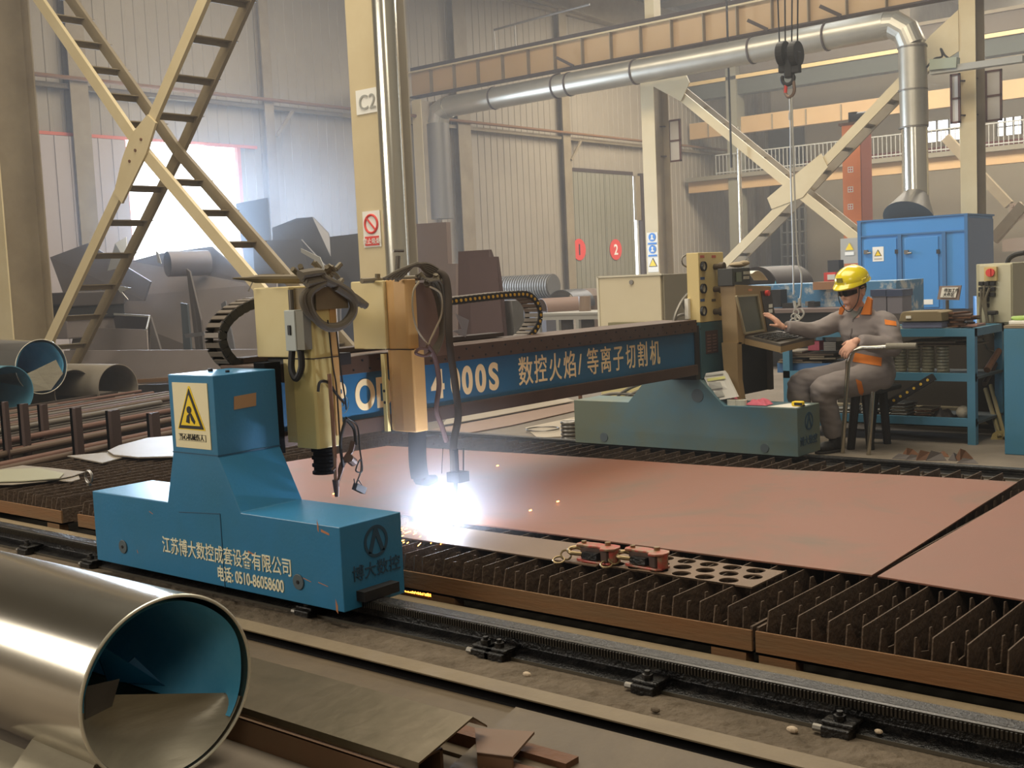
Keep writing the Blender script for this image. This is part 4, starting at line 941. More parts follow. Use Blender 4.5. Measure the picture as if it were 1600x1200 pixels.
def rag(cx, cy, cz, rx, ry, h, m, name, label, seed):
    from mathutils import noise
    vs = []; fs = []; n, k = 18, 12
    for i in range(n+1):
        for j in range(k+1):
            u = -1+2*i/n; v = -1+2*j/k; e = max(0, 1-max(abs(u), abs(v))**2)
            z = cz+h*e*(.55+.8*noise.noise((u*2.2+seed, v*2.2, seed)))+.004
            s = 1+.15*noise.noise((u*2, v*2, seed+5)); vs.append((cx+rx*u*s, cy+ry*v*s, max(cz+.002, z)))
    for i in range(n):
        for j in range(k): q_ = i*(k+1)+j; fs.append((q_, q_+1, q_+k+2, q_+k+1))
    return tag(MB().add(vs, fs).build(name, m, smooth=True), label, 'rag')
m_pink = mat('pink_cloth', 'd76f7f', .8, 0, 'c25a6c', 8, .3)
q = ony(1184, 628, 7.66); rag(q.x, 7.68, zc, .085, .06, .075, m_pink, 'rag', 'bright pink crumpled rag beside the tape rolls', 1)
q = ony(1138, 620, 7.64); rag(q.x, 7.72, zc, .07, .05, .06, m_pink, 'rag', 'pink crumpled rag at the foot of the instruction board', 4)
a, b = ony(1200, 640, 7.58), ony(1246, 640, 7.58)
tag(MB().slab([(a.x, 7.575, zc+.001), (b.x-.005, 7.575, zc+.001), (b.x-.005, 7.80, zc+.001), (a.x+.05, 7.80, zc+.001)], (0, 0, .003)).build('paper_sheet', m_white), 'white paper sheet on the corner of the far carriage', 'paper')
q = ony(1247, 631, 7.66); M = Matrix.Translation((q.x, 7.66, zc+.004)); tm = empty('tape_measure', (q.x, 7.66, zc), 'small yellow and black tape measure on the white paper sheet', 'tape measure')
MB(M).box(-.04, .04, -.03, .03, 0, .035).build('case', m_yel, tm, bevel=.01); MB(M).box(-.015, .045, -.031, -.029, .008, .028).box(.03, .05, -.01, .01, 0, .01).build('grip', m_blk, tm)
q = ony(1080, 600, 7.5)

# things on the floor behind the beam and the far carriage
def gz(px, z=.012): return [onz(x, y, z) for x, y in px]
m_fp1 = mat('dull_primed_plate', '8f7463', .6, 0, '7f6858', 2, .3); m_fp2 = mat('pale_floor_sheet', 'a69a88', .5, .1)
for px, z, m, lab in (([(668, 672), (760, 655), (900, 628), (905, 640), (800, 664), (690, 684)], .014, m_fp1, 'dull reddish plate on the floor behind the beam, closest to the far rail'),
    ([(700, 652), (800, 634), (880, 620), (898, 626), (760, 652), (690, 664)], .034, m_fp2, 'pale sheet on the floor seen just under the beam'),
    ([(820, 668), (905, 650), (905, 680), (840, 684)], .010, m_fp2, 'flat pale sheet on the floor beside the wire coils')):
    P = gz(px, z); P = [Vector((p.x, max(p.y, 7.85), z)) for p in P]
    tag(MB().slab(P, (0, 0, -.008)).build('floor_sheet', m), lab, 'sheet')
q = onz(886, 688, 0); q = Vector((q.x, max(q.y, 8.05), 0))
for k in range(5): tag(MB().torus((q.x, q.y+.0, .018+.033*k), .066, .016, 'z', 28, 8).build('wire_coil', m_steel, smooth=True), ORD[k]+' wire coil up in the stack at the corner of the far carriage', 'wire coil', 'stacked wire coils')
q2 = onz(848, 671, .02); tag(MB().torus((q2.x, max(8.1, q2.y), .025), .15, .007, 'z', 36, 6).build('wire_ring', m_steel, smooth=True), 'single loose wire ring lying flat beside the coil stack', 'wire coil')
a_, b_ = onz(875, 655, .16), onz(875, 655, .16); tag(MB().cyl((q.x-.06, q.y+.25, 0), (q.x-.06, q.y+.25, .50), .018, 10).build('short_post', m_rust), 'short rusty post standing behind the wire coils', 'post')
A, B = ony(938, 610, 8.15), ony(1012, 600, 8.15)
tag(MB().box(A.x, B.x, 8.15, 8.5, 0, B.z).build('cream_chest', mat('yellow_cream', 'cfc08a', .6), bevel=.02), 'cream-yellow chest with hoses on it behind the far carriage', 'chest')
hz = MB()
for P in (((930, 622), (960, 615), (1000, 618), (1012, 622)), ((965, 618), (985, 606), (1005, 598), (1015, 592)), ((975, 622), (1000, 610), (1018, 602))): hz.tube(spline([ony(x, y, 8.05) for x, y in P]), .014, 7)
tag(hz.build('hoses', m_greyp, smooth=True), 'grey hoses draped in front of the cream-yellow chest', 'hoses')
# ------------------------------------------------------------------ slat cutting tables
TZ = .208
def slat_table(x0, x1, yb, name, label, xv0, seed, posts):
    t = empty(name, ((x0+x1)/2, (3.6+yb)/2, 0), label, 'cutting table'); rnd = random.Random(seed)
    sk = MB().box(x0, x1, 3.60, 3.61, .055, .138).box(x0, x1, 3.60, 3.68, .055, .064); sk.build('front_skirt', m_rusto, t)
    MB().box(x0, x1, yb-.01, yb, .055, .138).build('rear_skirt', m_rust, t)
    MB().box(x0, x0+.01, 3.61, yb, .055, .15).build('end_plate', m_slat, t); MB().box(x1-.01, x1, 3.61, yb, .055, .15).build('end_plate', m_slat, t)
    for p in posts: MB().box(p, p+.14, 3.602, 3.66, 0, .056).build('post', m_rusto, t)
    for p in (x0+.1, (x0+x1)/2, x1-.2): MB().box(p, p+.1, yb-.1, yb-.02, 0, .06).build('post', m_rust, t)
    x = x0+.03; k = 0
    proto_s = proto_t = None; n_s = 0
    while x < x1-.02:
        if x > xv0:
            jit = rnd.uniform(-.004, .004); e = rnd.uniform(-.01, .01)
            if k % 2 == 0:
                P = [(3.615, .07), (3.612+e*.3, .14), (3.625+e, TZ-.002), (3.63+e, TZ), (yb-.03, TZ), (yb-.02, .14), (yb-.02, .07)]
                nm = 'slat'
            else:
                P = [(3.615, .07), (3.618, .14)]; y = 3.63+rnd.uniform(-.01, .01)
                while y < yb-.1:
                    h = TZ-rnd.uniform(0, .012); w_ = rnd.uniform(.014, .028)
                    P += [(y, h), (y+w_, h-.002), (y+w_+.035+rnd.uniform(-.006, .006), .135+rnd.uniform(-.015, .01)), (y+.115, .125)]
                    y += .132+rnd.uniform(-.006, .006)
                P += [(yb-.02, .07)]; nm = 'toothed_slat'
            MB().prism(P, 'x', x+jit, x+jit+.005).build(nm, m_slat, t)
        x += .058; k += 1
    return t
slat_table(-6.39, -1.965, 6.72, 'slat_table', 'middle slat cutting table under the red primed plate', -9, 1, (-5.2, -3.52, -2.13))
slat_table(-1.95, .5, 6.72, 'slat_table', 'slat cutting table with bare toothed slats at the frame corner, past the skirt gap', -9, 2, (-1.94, -.4))
slat_table(-8.2, -6.575, 6.72, 'slat_table', 'slat cutting table behind the near carriage, beside the bundle of bars', -11, 3, (-6.75,))
tag(MB().box(-11, .5, 6.75, 7.5, 0, .012).build('rear_floor_strip', m_dark), 'dark oily floor strip between slat tables and the far rail', 'floor strip', None, 'structure')
lumps(-11, .3, 6.2, 6.70, 0, .13, 'slag_crust', mat('slag_crust', '6a5f50', .95, 0, '3c342b', 25, .25, 1., 40), 'grey-brown crust of slag caked between the rear slat ends', 8, 700, 12)
tag(MB().box(-11, .5, 3.587, 6.19, 0, .004).build('slag_bed', mat('shaded_slag_bed', '17140f', .95, spec=.1)), 'bed of slag on the floor, blackened for the shade under the slats', 'slag', None, 'stuff')  # slag coloured black to paint the shade below the table

# ------------------------------------------------------------------ plates on the table
def warped(corners, z, th, amp, m, name, label, nx=40, ny=16, seed=0, cat='steel plate', lift=None):
    from mathutils import noise
    A, B, Cc, D = [Vector((c[0], c[1], 0)) for c in corners]; vs = []; fs = []
    for s_ in (0, 1):
        for i in range(nx+1):
            for j in range(ny+1):
                u, v = i/nx, j/ny; p = (A.lerp(B, u)).lerp(D.lerp(Cc, u), v)
                h = z+amp*(.5+noise.noise((p.x*.7+seed, p.y*.9, seed)))+(lift(u, v) if lift else 0)
                vs.append((p.x, p.y, h-th*s_))
    M_ = (nx+1)*(ny+1); q = lambda i, j, s_=0: s_*M_+i*(ny+1)+j
    for i in range(nx):
        for j in range(ny):
            fs.append((q(i, j), q(i+1, j), q(i+1, j+1), q(i, j+1))); fs.append((q(i, j, 1), q(i, j+1, 1), q(i+1, j+1, 1), q(i+1, j, 1)))
    for i in range(nx): fs.append((q(i, 0), q(i, 0, 1), q(i+1, 0, 1), q(i+1, 0))); fs.append((q(i, ny), q(i+1, ny), q(i+1, ny, 1), q(i, ny, 1)))
    for j in range(ny): fs.append((q(0, j), q(0, j+1), q(0, j+1, 1), q(0, j, 1))); fs.append((q(nx, j), q(nx, j, 1), q(nx, j+1, 1), q(nx, j+1)))
    return tag(MB().add(vs, fs).build(name, m, smooth=True), label, cat)
c0, c1, c2 = onz(1362, 894, .232), onz(1590, 753, .222), onz(605, 695, .222)
pA = warped([(-6.35, 4.22), (c0.x, c0.y), (c1.x, c1.y), (c2.x, c2.y)], TZ+.006, .006, .012, m_plate, 'steel_plate', 'large reddish-pink primed steel plate with the cutting arc on its edge')
e0, e1 = onz(1376, 893, .228), onz(1612, 758, .222)
pB = warped([(e0.x, e0.y-.03), (.4, 4.02), (.4, e1.y+.1), (e1.x, e1.y)], TZ+.006, .006, .006, mat('red_oxide_primed_plate2', '804e39', .55, 0, '764c38', 1.5, .15), 'steel_plate', 'second reddish primed plate past the dark diagonal gap', seed=5)
# smudges worn into the primer
sm = []
m_smudge = mat('oil_smudge', '8e725c', .55, 0, '9c7862', 12, .3)
def smudge(P, lab_i):
    z = None
# perforated strip
hx0, hx1, hy0, hy1 = -2.80, -2.10, 3.86, 4.13
ps = MB(); z0 = TZ+.001; th = .006
def quadp(x0, x1, y0, y1): ps.box(x0, x1, y0, y1, z0, z0+th)
quadp(-4.1, hx0, 3.84, 4.13)
rows = 3; rh = (hy1-hy0)/rows
def cell(x0, x1, y0, y1, r, n=24):
    cx, cy = (x0+x1)/2, (y0+y1)/2; vs = []; fs = []
    for zt in (z0, z0+th):
        for k in range(n):
            a = 2*PI*k/n+PI/4; c, s = math.cos(a), math.sin(a); vs.append((cx+r*c, cy+r*s, zt))
        for k in range(n):
            a = 2*PI*k/n+PI/4; c, s = math.cos(a), math.sin(a); m_ = max(abs(c), abs(s)); vs.append((cx+(x1-x0)/2*c/m_, cy+(y1-y0)/2*s/m_, zt))
    for k in range(n):
        j = (k+1) % n
        fs += [(k, j, n+j, n+k), (2*n+k, 3*n+k, 3*n+j, 2*n+j), (k, 2*n+k, 2*n+j, j)]
    ps.add(vs, fs)
for r_ in range(rows):
    off = (.0, .055, 0.02)[r_]; quadp(hx0, hx0+off+.001, hy0+r_*rh, hy0+(r_+1)*rh); x = hx0+off
    while x+.105 < hx1: cell(x, x+.105, hy0+r_*rh, hy0+(r_+1)*rh, .038); x += .105
    quadp(x, hx1, hy0+r_*rh, hy0+(r_+1)*rh)
tag(ps.build('perforated_plate', mat('perforated_brown', '77604a', .6, .3, '66513f', 4, .3)), 'narrow brown steel strip with a pattern of round holes on the slats', 'plate')
# lifting clamps lying on the strip
def clamp(px, py, label, s=1., rz=0.1):
    q = onz(px, py, z0+th); M = Matrix.Translation((q.x, q.y, z0+th)) @ Matrix.Rotation(rz, 4, 'Z') @ Matrix.Scale(s, 4)
    t = empty('lifting_clamp', (q.x, q.y, z0+th), label, 'lifting clamp', 'lifting clamps')
    m_r = mat('worn_red_paint', 'ad4a3e', .35, .1, '8f775c', 26, .10, thr=.52); m_br = mat('brassy_steel', 'a08c66', .35, .8, '7d6a4c', 8, .3)
    P = [(-.11, -.02), (-.125, .01), (-.115, .04), (-.085, .055), (-.02, .06), (.03, .05), (.075, .062), (.115, .055), (.135, .02), (.13, -.03), (.1, -.055), (.06, -.06), (.045, -.03), (.02, -.015), (-.03, -.02), (-.07, -.012)]
    MB(M).prism(P, 'z', .075, .088).build('side_plate', m_r, t, bevel=.003)
    MB(M).prism(P[:8]+[(.12, .03), (.12, -.03), (.1, -.05), (.03, -.045), (-.05, -.04), (-.11, -.02)], 'z', .0, .012).build('side_plate', m_r, t, bevel=.003)
    MB(M).prism([(-.1, .0), (-.08, .045), (.11, .05), (.122, 0), (.09, -.045), (.05, -.035), (.03, -.01), (-.05, -.01)], 'z', .012, .075).build('jaw_body', m_brownst, t, bevel=.004)
    MB(M).cyl((.1, .0, .012), (.1, .0, .086), .034, 20).build('pivot_drum', m_r, t)
    MB(M).cyl((-.085, .018, .088), (-.085, .018, .1), .014, 10).cyl((.055, .03, .088), (.055, .03, .104), .016, 10).build('pin', m_br, t)
    MB(M).cyl((-.04, -.035, .035), (-.04, -.035, .06), .0001, 3).box(-.06, .03, -.045, -.012, .02, .055).build('cam_block', m_dark, t)
    a = MB(M).tube(spline([(-.075, .02, .05), (-.13, .01, .062), (-.155, -.02, .055), (-.13, -.045, .045), (-.07, -.03, .04)], 5), .011, 8); a.build('shackle', m_br, t, smooth=True)
    MB(M @ Matrix.Translation((-.16, -.045, .03)) @ Euler((.9, .2, .7)).to_matrix().to_4x4()).torus((0, 0, 0), .027, .006, 'z', 20, 6).build('ring', m_br, t, smooth=True)
    MB(M @ Matrix.Translation((-.175, -.09, .012)) @ Euler((.35, .1, .2)).to_matrix().to_4x4()).torus((0, 0, 0), .030, .005, 'z', 20, 6).build('ring', m_br, t, smooth=True)
    return t
clamp(932, 878, 'red lifting clamp with links, closer to the cutting arc', .80, .05)
clamp(1008, 886, 'red lifting clamp with links, beside the holes of the perforated strip', .80, -.02)

# ------------------------------------------------------------------ the arc, its smoke and sparks
ax = Vector((-3.955, 4.19, TZ+.030))
m_arc = bpy.data.materials.new('arc_light'); m_arc.use_nodes = True; nt = m_arc.node_tree; nt.nodes.clear()
e_ = nt.nodes.new('ShaderNodeEmission'); e_.inputs[0].default_value = (.75, .85, 1, 1); e_.inputs[1].default_value = 90; o_ = nt.nodes.new('ShaderNodeOutputMaterial'); nt.links.new(e_.outputs[0], o_.inputs[0])
arc_o = tag(MB().ball(ax, .040, .040, .036, 20, 12).build('plasma_arc', m_arc, smooth=True), 'dazzling blue-white plasma arc where torch meets red plate', 'plasma arc')
l = bpy.data.lights.new('arc_glow', 'POINT'); l.energy = 60; l.color = (.70, .80, 1); l.shadow_soft_size = .03
lo = bpy.data.objects.new('arc_glow', l); C.objects.link(lo); lo.location = ax+Vector((.0, -.01, .03))
m_spk = mat('spark_orange', 'ffb060', .5, emit='ffa040', estr=14); sp_ = MB(); rnd = random.Random(12)
for k in range(26):
    px, py = rnd.uniform(628, 690), rnd.uniform(815, 850); a = onz(px, py, TZ+rnd.uniform(.0, .03)); d = (a-ax); d.normalize()
    sp_.tube([a, a+d*rnd.uniform(.01, .05)], .0016, 4)
for px, py in ((870, 784), (668, 776), (520, 772), (827, 798), (776, 728), (703, 772)):
    a = onz(px, py, TZ+.02); sp_.tube([a, a+Vector((.012, .004, .004))], .003, 4)
tag(sp_.build('sparks', m_spk), 'orange sparks flying from the arc toward the near carriage', 'sparks', None, 'stuff')
gs = MB()
for k in range(34):
    a = ony(632+k*1.28+rnd.uniform(-.6, .6), 922+k*.17+rnd.uniform(0, 2), 3.70); gs.tube([a, a+Vector((rnd.uniform(-.01, .01), .0, -rnd.uniform(.02, .04)))], rnd.uniform(.001, .0035), 4)
tag(gs.build('falling_sparks', mat('spark_gold', 'ffb050', .5, emit='ff9030', estr=7)), 'glowing orange spark shower seen under the table skirt', 'sparks', None, 'stuff')

# ------------------------------------------------------------------ offcut plates on the behind table
m_off = mat('pale_offcut_plate', '94897a', .5, .2, '857b6c', 3, .3)
def flat(px, z, m, name, label, th=.008, cat='offcut'):
    return tag(MB().slab([onz(x, y, z) for x, y in px], (0, 0, -th)).build(name, m), label, cat)
flat([(105, 712), (175, 706), (200, 712), (160, 723)], TZ+.012, m_off, 'plate_offcut', 'pointed grey plate offcut sticking out beside the post of the near carriage')
flat([(168, 704), (185, 696), (230, 684), (300, 678), (300, 712), (215, 714), (178, 710)], TZ+.028, m_off, 'plate_offcut', 'rounded tan plate offcut lying on the pointed one', .01)
flat([(-60, 745), (0, 733), (35, 727), (80, 731), (133, 737), (112, 744), (70, 752), (20, 757), (-60, 757)], TZ+.02, m_off, 'plate_offcut', 'pale curved plate offcut on the slats near the mirror-bright pipe', .004)
flat([(-60, 741), (10, 733), (60, 731), (100, 739), (92, 747), (40, 751), (-60, 754)], TZ+.032, mat('pale_green_offcut', 'a8a58c', .4, .3), 'plate_offcut', 'curved greenish plate offcut stacked on top of the pale one', .006)
flat([(75, 750), (122, 741), (125, 748), (112, 752)], TZ+.01, m_off, 'plate_offcut', 'small notched offcut peeping out under the pale curved plate', .006)
# ------------------------------------------------------------------ bundle of long bars on stakes
bd = Vector((-.33, 1, 0)).normalized(); bn = Vector((-1, -.33, 0)).normalized(); b0 = Vector((-8.28, 3.5, 0))
rnd = random.Random(21); m_bars = [mat('bar_red', '65473a', .75, .1), mat('bar_rust_a', '5a4839', .75, .1), mat('bar_grey', '5f574c', .6, .3), mat('bar_rust_b', '453a32', .7, .2)]
nb = 0
for layer in range(5):
    for k in range(24-layer*3):
        d_ = .10+layer*.26+k*.135+rnd.uniform(-.02, .02); r = rnd.choice((.022, .028, .034, .042)); z = .035+layer*.062+rnd.uniform(0, .01)
        a = b0+bn*d_+bd*rnd.uniform(-1.5, -.3)+Vector((0, 0, z)); L = rnd.uniform(5.6, 6.4) if nb % 3 else rnd.uniform(4.8, 5.6); kn = nb % 3
        mb = MB(); dr = bd+bn*rnd.uniform(-.012, .012)
        if kn == 0: mb.shell(a, a+dr*L, r, r*.8, 12)
        elif kn == 1: mb.cyl(a, a+dr*L, r*.8, 10)
        else: mb.bar(a, a+dr*L, r*1.9, r*1.1)
        o = mb.build(('round_tube', 'round_bar', 'flat_bar')[kn], m_bars[(nb*3+layer) % 4])
        tag(o, 'long '+('reddish', 'brown', 'greyish', 'dull dark')[(nb*3+layer) % 4]+' '+('round tube', 'round bar', 'flat bar')[kn]+' lying in the '+('bottom', 'second', 'third', 'fourth', 'top')[layer]+' layer of the bar rack', 'steel bar', 'long bars stacked between stakes'); nb += 1
for i, (x0, x1, yt, yb_) in enumerate(((2, 13, 628, 662), (30, 44, 631, 676), (61, 74, 632, 671), (112, 127, 637, 685), (168, 187, 641, 693), (232, 249, 645, 684))):
    base = b0+bn*(.62+.55*(5-i)*.42+.1); Xs = (-9.35, -9.5, -9.9, -9.1, -9.15, -9.35)[i]
    a = onx((x0+x1)/2, yt, Xs); h = a.z
    w = (onx(x1, yt, Xs)-onx(x0, yt, Xs)).length
    mb = MB(); mb.box(Xs-.04, Xs, a.y-w/2, a.y+w/2, 0, h); mb.box(Xs-.04, Xs+.05, a.y-w/2, a.y-w/2+.015, 0, h)
    tag(mb.build('rack_stake', mat('stake_brown', '4c3b35', .6, .3)), ['first dark stake of the bar rack, beside the blue torn film', 'second dark stake of the bar rack, near the blue torn film', 'third dark stake of the bar rack, under the mirror-bright pipe', 'fourth stake of the bar rack, with a pale lit edge', 'fifth stake of the bar rack, tall with a bright edge', 'stake of the bar rack closest to the warning plate'][i], 'stake', 'rack stakes')
# ------------------------------------------------------------------ pipes and sheets beyond the bars
c = onx(65, 573, -12.4); Rm = .305
mp = pipe_end('stainless_pipe', Vector((-12.4, c.y, c.z)), Rm, -20, 'mirror-bright stainless pipe with blue film inside, resting on rolled sheets beyond the bars', .008, mat('mirror_pipe', 'cfd3d6', .12, .95))
cc = Vector((-12.4, c.y, c.z))
lining(cc, Rm-.01, -16, -12.42, -2.2, 1.9, .03, MB(), 10, 40, 3).build('blue_film', m_film, mp, smooth=True)
vs = []
MB().slab([(-12.42, cc.y-.27, cc.z-.1), (-12.44, cc.y-.05, cc.z-.03), (-12.44, cc.y+.2, cc.z+.06), (-12.42, cc.y+.26, cc.z-.1), (-12.42, cc.y+.1, cc.z-.27), (-12.42, cc.y-.12, cc.z-.27)], (-.01, 0, 0)).build('inner_sheet', m_sheet, mp)
def rolled(px, py, X, r, L, label, m=m_scrap, a0=0, a1=2*PI, th=.008):
    c = onx(px, py, X); return tag(MB().shell((X, c.y, c.z), (X-L, c.y-.15, c.z), r, r-th, 36, a0, a1).build('rolled_sheet', m, smooth=True), label, 'rolled sheet')
m_dusty = mat('dusty_rolled_sheet', '9a9080', .6, .3, '7d7365', 2, .3)
rolled(117, 612, -12.6, .26, 3, 'dusty rolled sheet tube under the mirror-bright pipe, open end full of grit', m_dusty)
rolled(185, 605, -12.3, .27, 3, 'dented dusty half tube slumping at the end of the rolled sheets', m_dusty, -1.9, 1.9)
rolled(15, 612, -12.2, .28, 3, 'torn rolled sheet with a blue lining, low beside the first stake', mat('teal_film', '3d88a8', .35, .2, '6d9aa6', 3, .3))
q = lambda x, y, Y: ony(x, y, Y)
def sheet(name, P, Y, m, label, th=.03, cat='sheet scrap', dY=None):
    pts = [ony(p[0], p[1], Y if len(p) < 3 else p[2]) for p in P]
    for p, s_ in zip(pts, P):
        if s_[1] >= 518 and max(a.z for a in pts) > p.z+.2: p.z = 0.
    return tag(MB().slab(pts, (0, th, 0)).build(name, m), label, cat)
m_g1 = mat('grey_sheet_scrap', '857b76', .55, .2, '766c68', .8, .3); m_g2 = mat('bluegrey_sheet_scrap', '757477', .5, .3, '66656a', .8, .3); m_d1 = mat('dark_sheet_scrap', '4f4845', .6, .3)
m_pale = mat('pale_sheet_scrap', 'b9b7b0', .4, .3)
sheet('folded_sheet', [(188, 447), (205, 450), (190, 456), (200, 468), (178, 448)], 10.5, m_pale, 'tiny bright triangular sheet corner in the scrap heap', .01)
sheet('bent_sheet', [(78, 402, 12.4), (137, 380, 12.4), (235, 440, 12), (225, 470, 12), (103, 470, 12.4)], 12, m_g1, 'large tilted brown-grey sheet with a pointed corner sticking out of the scrap heap')
sheet('plate_sheet', [(150, 402, 13), (205, 408, 13), (250, 396, 13), (330, 385, 13), (400, 445, 12.6), (432, 440, 12.6), (436, 590, 11.5), (120, 590, 11.5), (118, 470, 12)], 12, m_g1, 'broad grey-mauve plate forming the back of the scrap heap')
sheet('curved_sheet', [(168, 423, 11.6), (180, 380, 11.6), (197, 370, 11.8), (200, 415, 11.6)], 11.5, m_pale, 'pale curved sheet piece glinting behind the leg of the cross bracing', .01)
c = ony(292, 412, 12.4); tag(MB().shell((c.x, 12.0, c.z), (c.x+.2, 12.7, c.z), .22, .21, 36).build('rolled_sheet', m_g1, smooth=True), 'grey rolled sheet standing on top of the scrap heap below the glare', 'rolled sheet')
sheet('curled_strip', [(243, 392, 11.6), (247, 395, 11.6), (252, 412, 11.6), (246, 410, 11.6)], 11.6, m_pale, 'thin curled strip shining on the scrap heap', .01)
sheet('triangle_sheet', [(368, 318, 14), (418, 309, 14), (433, 540, 14), (405, 540, 14)], 14, m_g2, 'pale blue-grey triangular sheet leaning against the doorway edge')
sheet('box_sheet', [(395, 376, 13), (470, 374, 13), (530, 440, 12.5), (530, 530, 12), (402, 530, 12)], 13, m_g2, 'wide blue-grey folded box sheet behind the near cutting head')
sheet('bent_sheet', [(425, 356, 13.4), (463, 341, 13.4), (488, 339, 13.4), (512, 364, 13.4), (533, 436, 13), (430, 436, 13)], 13.4, m_g2, 'dark bent sheet with a peak, left standing between doorway and column C2'.replace('left ', ''))
sheet('plate_sheet', [(515, 370, 13.2), (566, 364, 13.2), (568, 520, 12.6), (524, 520, 12.6)], 13.2, m_g2, 'blue-grey plate standing close against the column marked C2')
sheet('crumpled_sheet', [(470, 388, 12), (500, 402, 12), (512, 432, 12), (505, 434, 12), (494, 408, 12), (470, 394, 12)], 12, m_pale, 'pale crumpled sheet edge draped over the blue-grey box sheet', .01)
# open box channel
t = empty('sheet_channel', ony(180, 548, 10), 'long open box channel of grey sheet in front of the scrap heap', 'channel')
P0, P1, P2, P3 = ony(120, 488, 10.4), ony(234, 494, 10.4), ony(229, 515, 10.0), ony(118, 511, 10.0)
MB().slab([P0, ony(157, 490, 10.4), ony(155, 512, 10.0), P3], (0, 0, -.01)).build('top_flange', m_pale, t)
MB().bar(P0, P1, .02, .03).bar(P1, P2, .02, .03).build('edge', m_pale, t)
MB().slab([P3, P2, ony(231, 550, 9.9), ony(108, 552, 9.9)], (0, .02, 0)).build('front_face', m_g1, t)
MB().slab([P0, P1, ony(231, 548, 10.5), ony(118, 548, 10.5)], (0, .02, 0)).build('rear_face', m_d1, t)
sheet('dark_wedge', [(235, 495, 10.8), (262, 522, 10.6), (268, 545, 10.4), (232, 545, 10.4)], 10.6, m_d1, 'dark wedge-shaped sheet leaning next to the open box channel')
sheet('angle_post', [(282, 473, 10.4), (292, 475, 10.4), (299, 540, 10.3), (286, 540, 10.3)], 10.4, mat('slate_angle', '50575d', .5, .3), 'slate-blue upright angle piece in front of the scrap heap')
sheet('angle_post', [(291, 420, 11), (296, 424, 11), (314, 500, 10.8), (318, 540, 10.6), (308, 540, 10.6)], 10.8, m_d1, 'long dark leaning strip in the scrap heap beside the slate angle')
sheet('brace_sheet', [(288, 522, 10.2), (318, 518, 10.2), (320, 524, 10.2), (290, 528, 10.2)], 10.2, m_g2, 'short blue-grey crosspiece on the slate angle', .02)
sheet('frame_sheet', [(345, 475, 10.5), (352, 470, 10.5), (375, 545, 10.4), (366, 545, 10.4)], 10.5, m_g2, 'slanting blue-grey leg seen through the loop of the drag chain', .02)
# long low sheet slab in front
a, b, c_, d = ony(100, 548, 9.3), ony(405, 546, 9.3), ony(405, 598, 9.0), ony(205, 600, 9.0)
tag(MB().slab([a, b, c_, d, ony(100, 575, 9.1)], (0, .05, 0)).build('long_sheet', m_g1), 'long low grey-mauve sheet beyond the dented tubes', 'sheet scrap')
a, b = ony(190, 597, 8.95), ony(275, 592, 8.95); tag(MB().bar(a, b, .06, .05).build('red_bar', m_rusto), 'reddish rusty bar at the foot of the long low sheet', 'bar')
sheet('shade_slab', [(205, 603, 8.9), (300, 600, 8.9), (300, 625, 8.8), (215, 625, 8.8)], 8.9, m_black, 'black slab standing for the shadow under the reddish bar', .3)  # black slab paints the dark below the bar
for i, (y0, y1, m, lab) in enumerate(((460, 480, m_d1, 'dark crumpled sheet on top of the low stack by the first column'), (476, 500, m_black, 'black round-edged bar in the low stack by the first column'), (500, 530, m_g1, 'grey plate stack low beside the first column'))):
    a, b = ony(38, y0, 9.6), ony(106, y1, 9.6); tag(MB().box(a.x, b.x, 9.6, 10.6, b.z, a.z).build('sheet_stack', m, bevel=.02), lab, 'sheet scrap')
# ------------------------------------------------------------------ middle ground behind the beam
m_bp = mat('maroon_plate', '513b38', .5, .2, '463331', 2, .3)
sheet('standing_plate', [(716, 393, 11), (764, 390, 11), (768, 402, 11), (765, 545, 10.6), (712, 545, 10.6)], 11, m_bp, 'maroon-brown plate standing on edge behind the hoses, further one', .05, 'plate')
sheet('standing_plate', [(733, 402, 10.5), (775, 401, 10.5), (783, 460, 10.4), (793, 548, 10.2), (735, 548, 10.2)], 10.5, m_bp, 'maroon-brown plate standing on edge behind the drag chain, closer one', .05, 'plate')
sheet('brown_sheet', [(648, 350, 14), (697, 347, 14), (700, 412, 14), (712, 412, 14), (712, 540, 14), (650, 540, 14)], 14, mat('mauve_sheet', '7d6a60', .6), 'mauve-brown sheet panel standing between column C2 and the maroon plates', .1, 'panel')
sheet('grey_block', [(785, 470, 10.5), (800, 470, 10.5), (806, 530, 10.4), (788, 530, 10.4)], 10.4, m_steel, 'grey steel block standing behind the loop of the yellow-plugged chain', .2, 'block')
a, b = ony(782, 450, 20), ony(866, 452, 20)
cp = MB(); n = 22
for k in range(n): x = a.x+(b.x-a.x)*k/n; cp.cyl((x, 20, a.z), (x+(b.x-a.x)/n*.55, 20, a.z), .26, 20).cyl((x+(b.x-a.x)/n*.55, 20, a.z), (x+(b.x-a.x)/n, 20, a.z), .235, 20)
tag(MB().box(a.x+.1, b.x-.1, 19.8, 20.2, 0, a.z-.262).build('timber_support', m_d1), 'dark support block under the ribbed pipe', 'block')
tag(cp.build('ribbed_pipe', m_greyp), 'grey ribbed pipe lying beyond the drag chain', 'pipe')
c = ony(877, 478, 15); tag(MB().shell((c.x, 15, c.z), (c.x-.2, 15.8, c.z), .255, .245, 40, -1.7, 1.7).build('rolled_sheet', mat('dark_roll', '55565a', .4, .5), smooth=True), 'half-round rolled sheet with a bright rim, standing on the pale table', 'rolled sheet')
c = ony(858, 486, 14.2); tag(MB().shell((c.x, 14.0, c.z), (c.x+.25, 14.6, c.z), .2, .19, 32, -1.6, 1.6).build('rolled_sheet', mat('brown_roll', '7b6458', .6, .2), smooth=True), 'brown half-round rolled sheet in front of the bright-rimmed one', 'rolled sheet')
